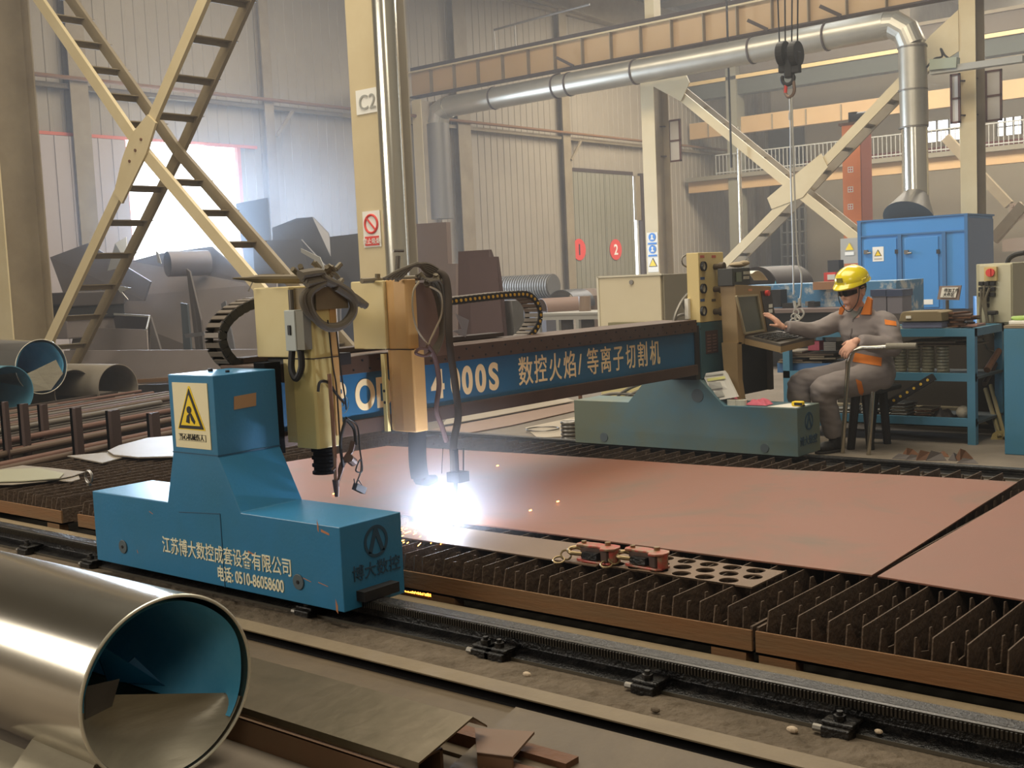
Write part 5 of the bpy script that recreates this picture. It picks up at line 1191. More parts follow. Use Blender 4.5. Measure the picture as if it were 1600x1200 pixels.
c = ony(914, 486, 14.2); c.z = ony(835, 490, 13.6).z+.001; tag(MB().cyl((c.x, 14.2, c.z), (c.x, 14.2, c.z+.22), .09, 20).build('steel_drum', mat('brown_drum', '85705f', .5)), 'short brown drum beside the bright-rimmed rolled sheet', 'drum')
c = ony(922, 462, 16); tag(MB().cyl((c.x, 16, 0), (c.x, 16, c.z+.0), .2, 20).cyl((c.x, 16, c.z), (c.x, 16, c.z+.12), .2, 20, .1).build('cone_drum', mat('taupe_cone', '75655a', .6)), 'taupe drum with a cone top behind the ivory cabinet', 'drum')
a, b = ony(835, 490, 13.6), ony(945, 486, 13.6)
t = empty('steel_table', ((a.x+b.x)/2, 13.8, 0), 'pale grey steel table edge behind the beam', 'table')
MB().box(a.x, b.x+.3, 13.6, 14.6, a.z-.03, a.z).build('table_top', m_pale, t)
MB().box(a.x, b.x+.3, 13.62, 13.66, a.z-.10, a.z-.03).build('apron', m_pale, t)
for k in range(3): x = a.x+.02+k*.36; MB().box(x, x+.05, 13.62, 13.68, 0, a.z-.1).build('leg', m_pale, t)
for k in range(2): x = a.x+.1+k*.38; MB().box(x, x+.3, 14.0, 14.02, a.z-.35, a.z-.1).build('opening_shade', m_d1, t)  # dark sheets paint the shade in the table's openings
# ivory electric cabinet behind the beam
a, b = ony(937, 430, 9.2), ony(1040, 512, 9.2)
zt = 1.385
t = empty('electric_cabinet', ((a.x+b.x)/2, 9.4, 0), 'large ivory electric cabinet with one round lock, behind the beam', 'cabinet')
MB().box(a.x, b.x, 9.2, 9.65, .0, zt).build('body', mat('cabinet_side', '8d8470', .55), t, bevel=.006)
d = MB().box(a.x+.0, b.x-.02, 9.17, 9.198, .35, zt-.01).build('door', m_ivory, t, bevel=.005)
q_ = ony(987, 441, 9.17); MB().cyl((q_.x, 9.17, q_.z), (q_.x, 9.158, q_.z), .022, 16).build('lock', m_steel, d)
MB().box(a.x-.012, a.x+.01, 9.16, 9.2, .35, zt+.005).box(a.x, b.x, 9.16, 9.2, zt-.008, zt+.008).build('door_trim', mat('trim_pale', 'cfc8b4', .5), t)
a, b = ony(955, 510, 9.1), ony(1010, 503, 9.1); tag(MB().box(a.x, b.x, 9.05, 9.15, .0, b.z).build('ledge_bar', mat('olive_bar', '7d7656', .6)), 'olive bar across the foot of the ivory cabinet', 'bar')
# ------------------------------------------------------------------ hoist hook, ropes and sling
HY = 13
def H(x, y): return ony(x, y, HY)
h = empty('hoist_hook_block', H(1233, 90), 'black two-sheave hoist hook block hanging on four ropes', 'hook block')
for px in (1224, 1243):
    c = H(px, 84); mb = MB().cyl((c.x-.045, HY, c.z), (c.x+.045, HY, c.z), .145, 24); mb.box(c.x-.055, c.x+.055, HY-.04, HY+.04, c.z-.22, c.z+.02); mb.build('sheave', m_black, h, bevel=.01)
c = H(1233, 110); MB().box(c.x-.05, c.x+.05, HY-.05, HY+.05, c.z-.09, c.z+.12).build('hook_body', m_black, h, bevel=.015)
c = H(1231, 122); MB().tube(arc((c.x, HY, c.z), .075, 2.6, 6.9, 14, (1, 0, 0), (0, 0, 1)), [.015]+[.024]*12+[.018, .01], 10).build('hook', m_black, h, smooth=True)
rp = MB()
for p0, p1 in ((1213, 1218), (1226, 1227), (1238, 1237), (1247, 1246)): a, b = H(p0, -60), H(p1, 72); rp.tube([a, b], .009, 6)
tag(rp.build('hoist_ropes', m_black), 'four dark wire ropes holding the hoist hook block', 'wire ropes')
sh = empty('shackle', H(1234, 135), 'steel shackle with a worn red side hanging in the hoist hook', 'shackle')
MB().tube(spline([H(1228, 131), H(1226, 143), H(1233, 152), H(1241, 143), H(1239, 122)], 5), .02, 8).build('bow', mat('shackle_brown', '7b6557', .5, .4), sh, smooth=True)
MB().tube([H(1228, 131), H(1227, 145)], .022, 8).build('red_side', m_red, sh)
sl = empty('wire_sling', H(1236, 160), 'pair of pale wire slings hanging from the shackle down to chain hooks', 'sling')
MB().tube(spline([H(1234, 152), H(1235, 185), H(1236, 280), H(1239, 380), H(1240, 460)], 6), .010, 6).build('sling_leg', m_pale, sl)
MB().tube(spline([H(1237, 152), H(1238, 185), H(1241, 280), H(1246, 400), H(1252, 430), H(1251, 462), H(1246, 480)], 8), .010, 6).build('sling_leg', m_pale, sl)
MB().cyl(H(1235, 176), H(1235, 187), .022, 10).cyl(H(1241, 470), H(1243, 482), .02, 8).cyl(H(1249, 466), H(1249, 478), .02, 8).build('ferrule', m_pale, sl)
cz = MB(); rnd = random.Random(3)
for k, (px, py) in enumerate(((1244, 488), (1241, 494), (1246, 497), (1240, 502), (1243, 508), (1237, 512), (1238, 519))):
    c = H(px, py); MM = Matrix.Translation(c) @ Euler((1.57+.5*(k % 2), .4*k, .8*(k % 2))).to_matrix().to_4x4(); b_ = MB(MM).torus((0, 0, 0), .035, .009, 'z', 14, 6); cz.v += [v for v in b_.v]; n0 = len(cz.v)-len(b_.v); cz.f += [tuple(i+n0 for i in f) for f in b_.f]
cz.build('chain_links', m_pale, sl, smooth=True)
MB().tube(spline([H(1252, 482), H(1256, 490), H(1250, 498), H(1244, 492)], 5), .012, 8).build('sling_hook', m_pale, sl, smooth=True)

# ------------------------------------------------------------------ blue dust collector
CY = 22.2; a, b = ony(1342, 345, CY), ony(1510, 337, CY)
x0, x1, zt, zb, y0 = a.x, b.x, (a.z+b.z)/2-.01, .48, CY; y1 = onx(1551, 340, x1).y-.6
m_dc = mat('collector_blue', '3a86c8', .45, 0, '3580c0', 1.5, .3)
dcx = empty('dust_collector', ((x0+x1)/2, 22.2, 0), 'bright blue dust collector cabinet under the galvanized drop pipe', 'dust collector')
MB().box(x0, x1, y0, y1+.6, zb, zt).build('body', m_dc, dcx, bevel=.01)
m_dside = mat('collector_side_grey', '5b6b82', .5, .3)
zr = ony(1510, 360, y0).z
# chamfered end panel turned toward the camera side
MB().box(x1, x1+.012, y0+.05, y1+.6, zb, zt-.05).build('end_panel', m_dside, dcx)
MB().box(x0-.03, x1+.03, y0-.03, y1+.62, zt, zt+.03).build('top_cap', mat('collector_cap', '2f6596', .5), dcx)
MB().box(x0-.02, x1+.02, y0-.03, y0, zr-.015, zr+.015).build('upper_ledge', mat('collector_cap', '2f6596'), dcx)
sm_ = MB().box(x0-.02, x0+.05, y0-.035, y0, zb, zt).box(x1-.03, x1+.03, y0-.035, y0+.03, zb, zt)
for px in (1407, 1476): q_ = ony(px, 400, y0); sm_.box(q_.x-.035, q_.x+.035, y0-.04, y0, zb, zr)
pass
for v in range(0, len(sm_.v), 8): MB().add(sm_.v[v:v+8], sm_.f[:6]).build('stile', mat('collector_cap', '2f6596'), dcx)
for i, (pa, pb, pt, pbm) in enumerate(((1350, 1402, 375, 480), (1413, 1467, 372, 480))):
    A, B = ony(pa, pt, y0-.03), ony(pb, pbm, y0-.03)
    d = MB().box(A.x, B.x, y0-.025, y0-.002, B.z, A.z).build('door', m_dc, dcx, bevel=.006)
    mb = MB()
    for py in ((394, 455) if i else (394,)): q_ = ony(pa+3, py, y0-.03); mb.box(q_.x-.03, q_.x+.05, y0-.07, y0-.03, q_.z-.04, q_.z+.04).cyl((q_.x+.05, y0-.08, q_.z-.02), (q_.x+.12, y0-.08, q_.z-.02), .02, 8)
    mb.build('hinge', m_steel, d)
    q_ = ony(pb-1, 393, y0-.03); MB().box(q_.x-.03, q_.x+.03, y0-.05, y0-.025, q_.z-.04, q_.z+.04).build('latch', m_blk, d)
q_ = ony(1372, 397, y0-.03)
w_ = MB().box(q_.x-.11, q_.x+.11, y0-.032, y0-.026, q_.z-.14, q_.z+.14).build('warning_label', m_white, dcx)
MB().prism([(q_.x-.075, q_.z-.04), (q_.x+.075, q_.z-.04), (q_.x, q_.z+.09)], 'y', y0-.036, y0-.032).build('warning_triangle', m_blk, w_)
MB().prism([(q_.x-.055, q_.z-.03), (q_.x+.055, q_.z-.03), (q_.x, q_.z+.065)], 'y', y0-.039, y0-.036).build('triangle_field', m_yel, w_)
MB().box(q_.x-.08, q_.x+.08, y0-.034, y0-.032, q_.z-.11, q_.z-.08).build('caption', mat('caption_grey', 'b7b0a4', .6), w_)
q_ = ony(1446, 472, y0-.03); MB().box(q_.x-.14, q_.x+.14, y0-.032, y0-.026, q_.z-.045, q_.z+.05).build('name_plate', m_white, dcx)
q_ = ony(1428, 472, y0-.03); MB().box(q_.x-.05, q_.x+.05, y0-.032, y0-.026, q_.z-.03, q_.z+.03).build('small_plate', mat('pale_green_box', '8f9683'), dcx)
MB().box(x0+.05, x1-.05, y0+.1, y1+.4, 0, zb).build('base_frame', m_d1, dcx)
c = ony(1436, 325, DY-.3)
MB().cyl((-8.80, 22.9, zt+.03), (-8.80, DY-.02, 2.66), .50, 28, .26).build('inlet_cone', m_greyp, dcx, smooth=True)
# ------------------------------------------------------------------ orange machine column with motor
oy = 28
a, b, c_ = ony(1315, 197, oy), ony(1343, 197, oy), ony(1356, 197, oy)
oc = empty('machine_column', (a.x+.3, oy+.3, 0), 'tall orange machine column with white square marks and a motor on top', 'machine column')
m_or = mat('machine_orange', 'ea8a4e', .5, 0, 'dd7c44', 2, .3)
MB().box(a.x, b.x, oy, oy+.7, 0, a.z).build('post', m_or, oc)
MB().box(b.x, b.x+.02, oy+.02, oy+.65, 0, a.z-.05).build('shaded_flank', mat('shaded_orange_flank', '7d4130', .6), oc)  # brown tone paints the shade on this side of the orange post
MB().box(a.x-.06, b.x+.1, oy-.05, oy+.75, a.z, a.z+.06).build('cap', m_rust, oc)
for py in (208, 265, 296, 323, 352):
    q_ = ony(1329, py, oy); MB().box(q_.x-.07, q_.x+.07, oy-.008, oy, q_.z-.07, q_.z+.07).build('square_mark', m_white, oc)
    q2 = MB()
    for dx, dz in ((-.03, -.03), (.03, -.03), (-.03, .03), (.03, .03)): q2.box(q_.x+dx-.018, q_.x+dx+.018, oy-.012, oy-.008, q_.z+dz-.018, q_.z+dz+.018)
    q2.build('mark_print', m_red, oc)
q_ = ony(1338, 183, oy); m_ = MB().cyl((q_.x-.22, oy+.2, a.z+.18), (q_.x+.22, oy+.2, a.z+.18), .13, 16).box(q_.x-.25, q_.x-.05, oy+.1, oy+.35, a.z+.06, a.z+.32).cyl((q_.x+.22, oy+.2, a.z+.18), (q_.x+.3, oy+.2, a.z+.18), .06, 10)
m_.build('motor', m_black, oc)
# wall-side electric box, small items above the bed
def pbox(x0, y0_, x1, y1_, Y, dep, m, name, label, cat, grp=None, bevel=.0):
    A, B = ony(x0, y0_, Y), ony(x1, y1_, Y); return tag(MB().box(A.x, B.x, Y, Y+dep, B.z, A.z).build(name, m, bevel=bevel), label, cat, grp)
eb = pbox(1313, 373, 1342, 411, 24, .3, mat('box_grey', 'a3a097', .5), 'electric_box', 'grey electric box with a small yellow warning triangle beside the blue collector', 'electric box')
q_ = ony(1327, 387, 23.98); MB().prism([(q_.x-.09, q_.z-.05), (q_.x+.09, q_.z-.05), (q_.x, q_.z+.1)], 'y', 23.98, 24).build('warning_triangle', m_yel, eb)
MB().box(q_.x-.1, q_.x+.1, 23.98, 24, q_.z-.16, q_.z-.09).build('caption', m_white, eb)
pbox(1293, 407, 1311, 426, 20, .2, m_black, 'black_case', 'small black case on the shelf above the welding bed', 'case')
rb = pbox(1287, 426, 1306, 440, 17, .2, m_red, 'red_box', 'small red and white box behind the yellow helmet', 'box')
q_ = ony(1298, 433, 16.99); MB().box(q_.x-.05, q_.x+.07, 16.98, 17, q_.z-.04, q_.z+.04).build('white_panel', m_white, rb)
# rolled plate arches on the bed
c = ony(1222, 449, 17.0)
tag(MB().shell((c.x-.12, 16.4, c.z-.02), (c.x-.1, 17.6, c.z-.02), .36, .345, 40, -1.6, 1.6).build('rolled_plate', mat('dark_rolled_plate', '3a302a', .5, .3), smooth=True), 'big dark rolled steel plate standing behind the console', 'rolled plate')
c = ony(1148, 436, 16.0)
c = ony(1208, 424, 24); tag(MB().box(c.x-.3, c.x+.3, 24, 24.5, 0, c.z+.12).build('teal_machine', mat('teal_paint', '2f7f8f', .5)), 'small teal machine with white label seen through the rolled plate', 'machine')
q_ = ony(1216, 428, 23.98); MB().box(q_.x-.1, q_.x+.1, 23.97, 23.99, q_.z-.07, q_.z+.07).build('label_plate', m_white, bpy.data.objects['teal_machine'])
a, b = ony(1195, 445, 15.5), ony(1345, 485, 15.5)
bed = empty('welding_bed', ((a.x+b.x)/2, 15.8, 0), 'worn machine bed with peeling blue and white paint behind the worker', 'machine bed')
MB().box(a.x-.6, b.x+.5, 15.5, 16.5, .55, ony(1300, 442, 15.5).z).build('bed_side', mat('peeling_paint', '4a86b4', .6, 0, 'c9cfcf', 5, .06, thr=.56), bed)
zb_ = ony(1300, 482, 14.9).z
MB().box(a.x-.8, b.x+.5, 14.9, 15.5, zb_-.05, zb_).build('front_shelf', mat('mauve_shelf', '7b6b66', .6), bed)
MB().box(a.x-.8, b.x+.5, 15.2, 15.5, 0, zb_-.05).build('undercut', m_black, bed)
for i, (p0, p1, t0, t1, m, lab) in enumerate(((1205, 1220, 453, 480, m_black, 'black upright block on the bed shelf close to the console'), (1222, 1242, 474, 481, m_black, 'low black block on the bed shelf between the two steel blocks'), (1239, 1242, 474, 483, m_steel, 'slim steel peg on the bed shelf'), (1262, 1272, 472, 480, m_black, 'small black vice block on the bed shelf near the sling'), (1258, 1263, 471, 478, m_steel, 'bright steel pin beside the vice block'))):
    pbox(p0, t0, p1, t1, 15.2, .2, m, 'clamp_piece', lab, 'clamp piece')
pbox(1270, 441, 1304, 452, 15.3, .2, mat('plywood', 'a57c5c', .7), 'wood_block', 'light brown wooden block on the peeling machine bed', 'block')
tag(MB().box(ony(1360, 490, 14).x, ony(1412, 490, 14).x, 14, 14.3, 0, ony(1385, 490, 14).z-.001).build('bin_stand', m_d1), 'dark stand under the two dark blue plastic bins', 'stand')
for nm, p0, p1, yy, Yd in (('case_stand', 1293, 1311, 426, 20), ('box_stand', 1287, 1306, 440, 17)): tag(MB().box(ony(p0, yy, Yd).x, ony(p1, yy, Yd).x, Yd, Yd+.2, 0, ony(p0, yy, Yd).z-.002).build(nm, mat('stand_taupe', '8d8472', .6)), 'plain taupe stand carrying the small '+('black case' if Yd == 20 else 'red and white box')+' over the bed', 'stand')
# bins behind the worker
for i, (p0, p1, t0, t1, lab) in enumerate(((1362, 1385, 453, 490, 'dark blue plastic bin close behind the worker'), (1386, 1410, 453, 490, 'dark blue plastic bin next to the collector door'))):
    A, B = ony(p0, t0, 14), ony(p1, t1, 14); mb = MB().box(A.x, B.x, 14, 14.3, B.z, A.z-.08); t = tag(mb.build('plastic_bin', mat('bin_grey', '6e6a72', .5)), lab, 'bin')
    MB().box(A.x-.01, B.x+.01, 13.98, 14.32, A.z-.08, A.z).build('rim', mat('bin_navy', '2c3a5a', .5), t)

# ------------------------------------------------------------------ blue bench and everything on it
BY = 8.95
def Bq(x, y): return ony(x, y, BY)
m_bench = mat('bench_blue', '3b7594', .5, 0, '47768a', 3, .3, thr=.5)
zt, z1, z2 = Bq(1450, 520).z, Bq(1450, 588).z, Bq(1450, 657).z
xl, xr = Bq(1222, 520).x, Bq(1523, 520).x
bn_ = empty('steel_bench', ((xl+xr)/2, 9.3, 0), 'blue angle-iron bench with two lower shelves behind the worker', 'bench')
MB().box(xl, xr, BY, BY+.04, zt-.03, zt+.03).box(xl, xr, BY+.66, BY+.7, zt-.03, zt+.03).box(xr-.04, xr, BY, BY+.7, zt-.03, zt+.03).build('top_frame', m_bench, bn_)
MB().box(xl, xr-.04, BY+.04, BY+.66, zt-.005, zt+.02).build('top_board', mat('bench_board', '4f5548', .7), bn_)
for z, nm in ((z1, 'middle_shelf'), (z2, 'lower_shelf')):
    MB().box(xl, xr, BY, BY+.04, z-.035, z+.025).build(nm+'_rail', m_bench, bn_); MB().box(xl, xr, BY+.04, BY+.66, z-.02, z).build(nm, mat('shelf_steel', '3c4a50', .6), bn_)
for x, y in ((xr-.06, BY-.002), (xr-.06, BY+.64), (xl, BY), (xl, BY+.64)): MB().box(x, x+.06, y, y+.06, 0, zt+.03).build('leg', m_bench, bn_)
def onshelf(x0, x1, ytop, z, Y, dep, m, name, label, cat, grp=None, bevel=.004):
    A, B = ony(x0, ytop, Y), ony(x1, ytop, Y); return tag(MB().box(A.x, B.x, Y, Y+dep, z+.001, A.z).build(name, m, bevel=bevel), label, cat, grp)
ztt = zt+.03
# lidded tray
A, B = Bq(1404, 510), Bq(1467, 504)
tr = empty('tool_tray', ((A.x+B.x)/2, BY+.1, ztt), 'lavender plastic tray under a dusty brown lid on the bench top', 'tray')
MB().box(A.x, B.x, BY+.06, BY+.28, ztt, Bq(1435, 504).z).build('tray', mat('lavender_plastic', '7c7f9a', .5), tr, bevel=.008)
zl = Bq(1435, 503).z; zh = Bq(1435, 487).z
MB().prism([(A.x-.015, zl), (B.x+.01, zl), (B.x+.005, zh-.01), (B.x-.03, zh), (A.x+.02, zh), (A.x+.0, zh-.02)], 'y', BY+.04, BY+.30).build('lid', mat('dusty_lid', '857658', .7), tr, bevel=.006)
q_ = Bq(1417, 496); MB().box(q_.x-.02, q_.x+.02, BY+.03, BY+.04, q_.z-.01, q_.z+.01).build('lid_label', m_white, tr)
# rusty plate pile
for k in range(7):
    x0 = 1463+k*1.5; x1 = 1478+[12, 18, 8, 22, 26, 20, 5][k]; A, B = Bq(x0, 513-k*3.6), Bq(x1, 513-k*3.6)
    tag(MB(Matrix.Translation(((A.x+B.x)/2, BY+.28, 0)) @ Matrix.Rotation(.25*((k % 3)-1), 4, 'Z')).box(-(B.x-A.x)/2, (B.x-A.x)/2, -.10, .12, ztt+.0165*k+.001, ztt+.0165*k+.014).build('rusty_plate', m_brownst if k % 2 else m_rust), ORD[k]+' rusty plate up in the loose pile by the sign stand', 'plate', 'rusty plates piled on the bench')
onshelf(1498, 1527, 507, ztt, BY+.2, .2, mat('pinkish_plate', '9a7468', .6), 'primed_offcut', 'flat pinkish primed offcut at the bench end', 'offcut')
# sign on a stand
st = empty('sign_stand', Bq(1480, 510), 'small grey plate sign with white handwritten paper on a post', 'sign')
Y = 9.5
A = [ony(1468, 447, Y), ony(1502, 446, Y), ony(1498, 469, Y), ony(1464, 468, Y)]
MB().slab(A, (0, .015, 0)).build('board', mat('mauve_board', '8d7d76', .55), st)
A2 = [ony(1472, 449.5, Y-.01), ony(1497, 449, Y-.01), ony(1493, 465, Y-.01), ony(1469, 464.5, Y-.01)]
pp = MB().slab(A2, (0, .005, 0)).build('paper', m_white, st)
w0, w1 = A2[3], A2[2]
for i, s__ in enumerate(('待加工件', '大件区')):
    p = A2[3].lerp(A2[0], .12+.45*(1-i)); text(s__, (p.x+.02, Y-.012, p.z), (A2[2]-A2[3]), (A2[0]-A2[3]), .035, m_blk, pp, 'handwriting', sx=.85)
MB().cyl(ony(1480, 469, Y+.02), (ony(1480, 469, Y+.02).x, Y+.02, zt+.02), .014, 8).build('post', m_steel, st)
# stacks of flange rings on the middle shelf
zs = z1+.0
ringp = None; cnt = 0
m_ring = mat('machined_ring', 'b0ab98', .4, .35, '8b8670', 9, .3)
for i, px in enumerate((1390, 1406, 1427, 1449, 1472)):
    c = ony(px+1.5, 570, BY+.16); n = 9
    for k in range(n):
        z = zs+.0245*k+.001
        if ringp is None:
            ringp = MB().shell((0, 0, 0), (0, 0, .020), .047, .026, 24).build('flange_ring', m_ring, bevel=.002); ringp['category'] = 'flange ring'; ringp['group'] = 'flange rings stacked on the middle shelf'; o = ringp
        else: o = ringp.copy(); C.objects.link(o)
        o.location = (c.x+random.uniform(-.003, .003), BY+.16+random.uniform(-.003, .003), z)
        o['label'] = ORD[k]+' shiny flange ring up in the '+('first', 'second', 'third', 'fourth', 'last')[i]+' stack counted from the worker'
# rusty plates under the bench top
m_rp = [mat('dusty_plate_a', '6d6150', .7, .2), mat('dusty_plate_b', '56473a', .7, .2), mat('dusty_plate_c', '7f7361', .6, .2)]
lay = [(1405, 1505, 540), (1420, 1512, 533), (1400, 1460, 536), (1440, 1515, 546), (1470, 1515, 552), (1430, 1500, 529)]
lay2 = [(1216, 1282, 555), (1222, 1260, 549), (1262, 1300, 556), (1226, 1290, 545), (1240, 1300, 540), (1218, 1250, 560)]
# carrier plate resting on the ring stacks
zc_ = zs+.0245*9+.003; A, B = ony(1425, 546, BY+.2), ony(1500, 546, BY+.2)
for k, (p0, p1, dy) in enumerate(((1428, 1516, 0), (1436, 1500, .03), (1412, 1490, .0), (1445, 1508, .05))):
    A, B = ony(p0, 546, BY+.1), ony(p1, 546, BY+.1)
    tag(MB(Matrix.Translation(((A.x+B.x)/2, BY+.3, 0)) @ Matrix.Rotation((-.12, .15, .05, -.2)[k], 4, 'Z')).box(-(B.x-A.x)/2, (B.x-A.x)/2, -.2+dy, .2, zc_+.013*k, zc_+.013*k+.011).build('dusty_plate', m_rp[k % 3]), 'dusty flat plate over the flange ring stacks, '+ORD[k]+' one up', 'plate', 'dusty plates over the ring stacks')
for k, (p0, p1, yy) in enumerate(lay2):
    A, B = ony(p0, yy, BY+.1), ony(p1, yy, BY+.1); z = z1+.085+.016*k
    tag(MB(Matrix.Translation(((A.x+B.x)/2, BY+.25, 0)) @ Matrix.Rotation((.1, -.1, .2, 0, .1, .15)[k], 4, 'Z')).box(-(B.x-A.x)/2, (B.x-A.x)/2, -.18, .2, z, z+.013).build('dusty_plate', m_rp[k % 3]), ORD[k]+' dusty flat plate up in the heap beyond the worker\'s outstretched arm', 'plate', 'dusty plates beside the console')
A, B = ony(1216, 566, BY+.1), ony(1300, 566, BY+.1)
tag(MB().box(A.x, B.x, BY+.08, BY+.5, z1+.001, z1+.084).build('storage_box', mat('drawer_blue', '35618f', .5)), 'blue storage box under the heap of dusty plates', 'box')
pk = onshelf(1262, 1280, 533, z1+.185, BY+.12, .1, m_pink, 'pink_cloth', 'folded pink cloth on the dusty plates beyond the forearm', 'cloth')
for k in range(5):
    A, B = ony(1287, 550, BY+.12), ony(1306, 550, BY+.12); tag(MB().box(A.x, B.x, BY+.12, BY+.26, z1+.186+.0145*k, z1+.198+.0145*k).build('grey_slat_plate', m_steel), ORD[k]+' bluish plate up in the square pile beyond the worker\'s chest', 'plate', 'square steel plates in a small pile')
# lower shelf junk: paper-thin sheet bundles and a fallen drag chain
rnd = random.Random(14)
for i, (p0, p1, n, m, lab) in enumerate(((1305, 1330, 5, m_white, "white-edged bundle low behind the worker's shin"), (1345, 1365, 7, m_white, 'bundle of pale thin sheets low behind the armrest post'), (1372, 1388, 6, m_white, 'second bundle of pale thin sheets on the lower shelf'), (1392, 1416, 9, m_pale, 'third bundle of thin grey sheets on the lower shelf'), (1428, 1455, 6, m_rust, 'small stack of rusty sheets on the lower shelf'))):
    A, B = ony(p0, 640, BY+.1), ony(p1, 640, BY+.1)
    for k in range(n):
        tag(MB(Matrix.Translation(((A.x+B.x)/2, BY+.2, 0)) @ Matrix.Rotation(rnd.uniform(-.15, .15), 4, 'Z')).box(-(B.x-A.x)/2, (B.x-A.x)/2, -.1, .12, z2+.001+.0135*k, z2+.008+.0135*k).build('thin_sheet', m if k % 2 == 0 else m_rp[k % 3]), ORD[k]+' sheet up in the '+lab, 'sheet', 'sheet bundles on the lower shelf')
A, B = ony(1490, 645, BY+.1), ony(1515, 645, BY+.1)
tag(MB().ball(((A.x+B.x)/2, BY+.15, z2+.055), .055, .07, .053, 14, 10).build('cloth_bundle', mat('dirty_cloth', 'a99f8c', .9, bump=.6, bscale=20), smooth=True), 'dirty pale cloth bundle at the end of the lower shelf', 'cloth')
q_ = ony(1472, 645, BY+.15); rag(q_.x, BY+.2, z2, .09, .08, .09, m_d1, 'dark_rag', 'dark tangled rag on the lower shelf beside the cloth bundle', 9)
P = [ony(1384, 634, BY-.06), ony(1404, 620, BY-.05), ony(1424, 606, BY-.05), ony(1443, 596, BY-.04), ony(1462, 588, BY-.03)]
P = [Vector((p.x, BY-.07, p.z)) for p in P]
fc = empty('drag_chain', P[0], 'short black drag chain with yellow plugs leaning across the lower bench', 'cable chain')
MB().bar(P[0], P[-1], .05, .055).build('links', m_black, fc)
for k in range(7): p = P[0].lerp(P[-1], (k+.5)/7.2); MB().cyl((p.x, p.y-.026, p.z), (p.x, p.y-.030, p.z), .011, 10).build('yellow_plug', mat('plug_yellow', 'd8b13a', .5), fc)
tag(MB().box(xl, xr+.4, 9.9, 10.2, 0, .16).build('low_concrete_beam', mat('low_kerb', '8b8068', .8)), 'low grey-brown concrete kerb on the floor behind the bench', 'kerb')
tag(MB().box(xl, xr-.05, 10.0, 10.1, .161, .84).build('shade_board', mat('shade_board_dark', '3d362e', .8)), 'dark board added on the concrete kerb for the darkness behind the bench shelves', 'board')  # added panel, its dark colour paints the gloom behind the shelves
tag(MB().box(xl, xr+.4, 9.85, 9.9, .0, .03).build('floor_pipe', m_black), 'dark pipe at the foot of the concrete kerb', 'pipe')
q_ = ony(1420, 672, 9.8); tag(MB().cyl((q_.x, 9.82, .05), (q_.x, 9.82, .12), .03, 8).cyl((q_.x-.03, 9.82, .05), (q_.x+.03, 9.82, .05), .03, 8).build('pipe_coupling', m_rust), 'rusty pipe coupling in front of the concrete kerb', 'coupling')
# scraps on the floor by the far rail
rnd = random.Random(31)
for i, (px, py) in enumerate(((1405, 713), (1422, 707), (1430, 712), (1445, 712), (1462, 713), (1475, 706), (1492, 712), (1505, 712), (1510, 718))):
    q_ = onz(px, py+6, .0); M = Matrix.Translation((q_.x, max(8.15, q_.y), .002)) @ Matrix.Rotation(rnd.uniform(0, 3), 4, 'Z'); h_ = rnd.uniform(.03, .08)
    tag(MB(M).add([(-.07, -.03, 0), (.07, -.03, 0), (.05, .04, 0), (-.06, .03, 0), (-.03, 0, h_), (.04, .01, h_*.7)], [(0, 3, 2, 1), (0, 1, 5, 4), (1, 2, 5), (2, 3, 4, 5), (3, 0, 4)]).build('slag_scrap', m_rust if i % 2 else m_d1), ORD[i].replace('bottom', 'first')+' jagged floor scrap by the far rail, counted from the worker', 'scrap', 'floor scraps by the far rail')
# ------------------------------------------------------------------ grey control cabinet, blue cabinet, cylinder
GY = 9.75
A, B = ony(1525, 413, GY), ony(1583, 516, GY)
gc = empty('socket_cabinet', ((A.x+B.x)/2, GY+.2, 0), 'grey-cream cabinet with red main switch and rows of black sockets', 'cabinet')
MB().box(A.x+.1, A.x+.16, GY+.2, GY+.26, 0, .86).box(B.x-.16, B.x-.1, GY+.2, GY+.26, 0, .86).build('stand_leg_frame', m_d1, gc)
MB().box(A.x, B.x, GY, GY+.5, .86, A.z).build('body', mat('cab_grey', 'b9b498', .55), gc, bevel=.006)
MB().box(A.x+.03, B.x-.01, GY-.012, GY, .88, A.z-.01).build('door', mat('cab_grey2', 'c6c1a6', .5), gc, bevel=.004)
q_ = ony(1549, 428, GY-.03); sw = MB().box(q_.x-.05, q_.x+.045, GY-.05, GY-.012, q_.z-.055, q_.z+.055).build('switch_plate', mat('switch_yellow', 'c9b477', .5), gc)
q_ = ony(1548, 426, GY-.05); MB().cyl((q_.x, GY-.05, q_.z), (q_.x, GY-.075, q_.z), .033, 20).box(q_.x-.008, q_.x+.008, GY-.085, GY-.075, q_.z-.03, q_.z+.03).build('rotary_handle', m_red, sw)
for r_ in range(3):
    for c in range(3):
        q_ = ony(1534+c*9, 443+r_*8.6, GY-.02); MB().box(q_.x-.018, q_.x+.018, GY-.05, GY-.012, q_.z-.016, q_.z+.016).build('socket', m_black, gc, bevel=.003)
for r_ in range(2): q_ = ony(1543, 468+r_*9, GY-.02); MB().box(q_.x-.014, q_.x+.014, GY-.05, GY-.012, q_.z-.016, q_.z+.016).build('socket', m_black, gc, bevel=.003)
hz = MB(); g_ = lambda x, y: ony(x, y, GY-.07)
for P in (((1533, 452), (1533, 468), (1540, 490), (1543, 512)), ((1538, 446), (1537, 470), (1541, 495), (1546, 512)), ((1546, 450), (1540, 468), (1542, 490), (1545, 512)), ((1550, 490), (1551, 500), (1549, 515), (1555, 530), (1570, 545), (1576, 535)), ((1533, 468), (1532, 500), (1540, 540), (1555, 550), (1572, 540))):
    hz.tube(spline([g_(*p) for p in P]), .010, 7)
hz.build('cables', mat('grey_cable', '6a6353', .6), gc, smooth=True)
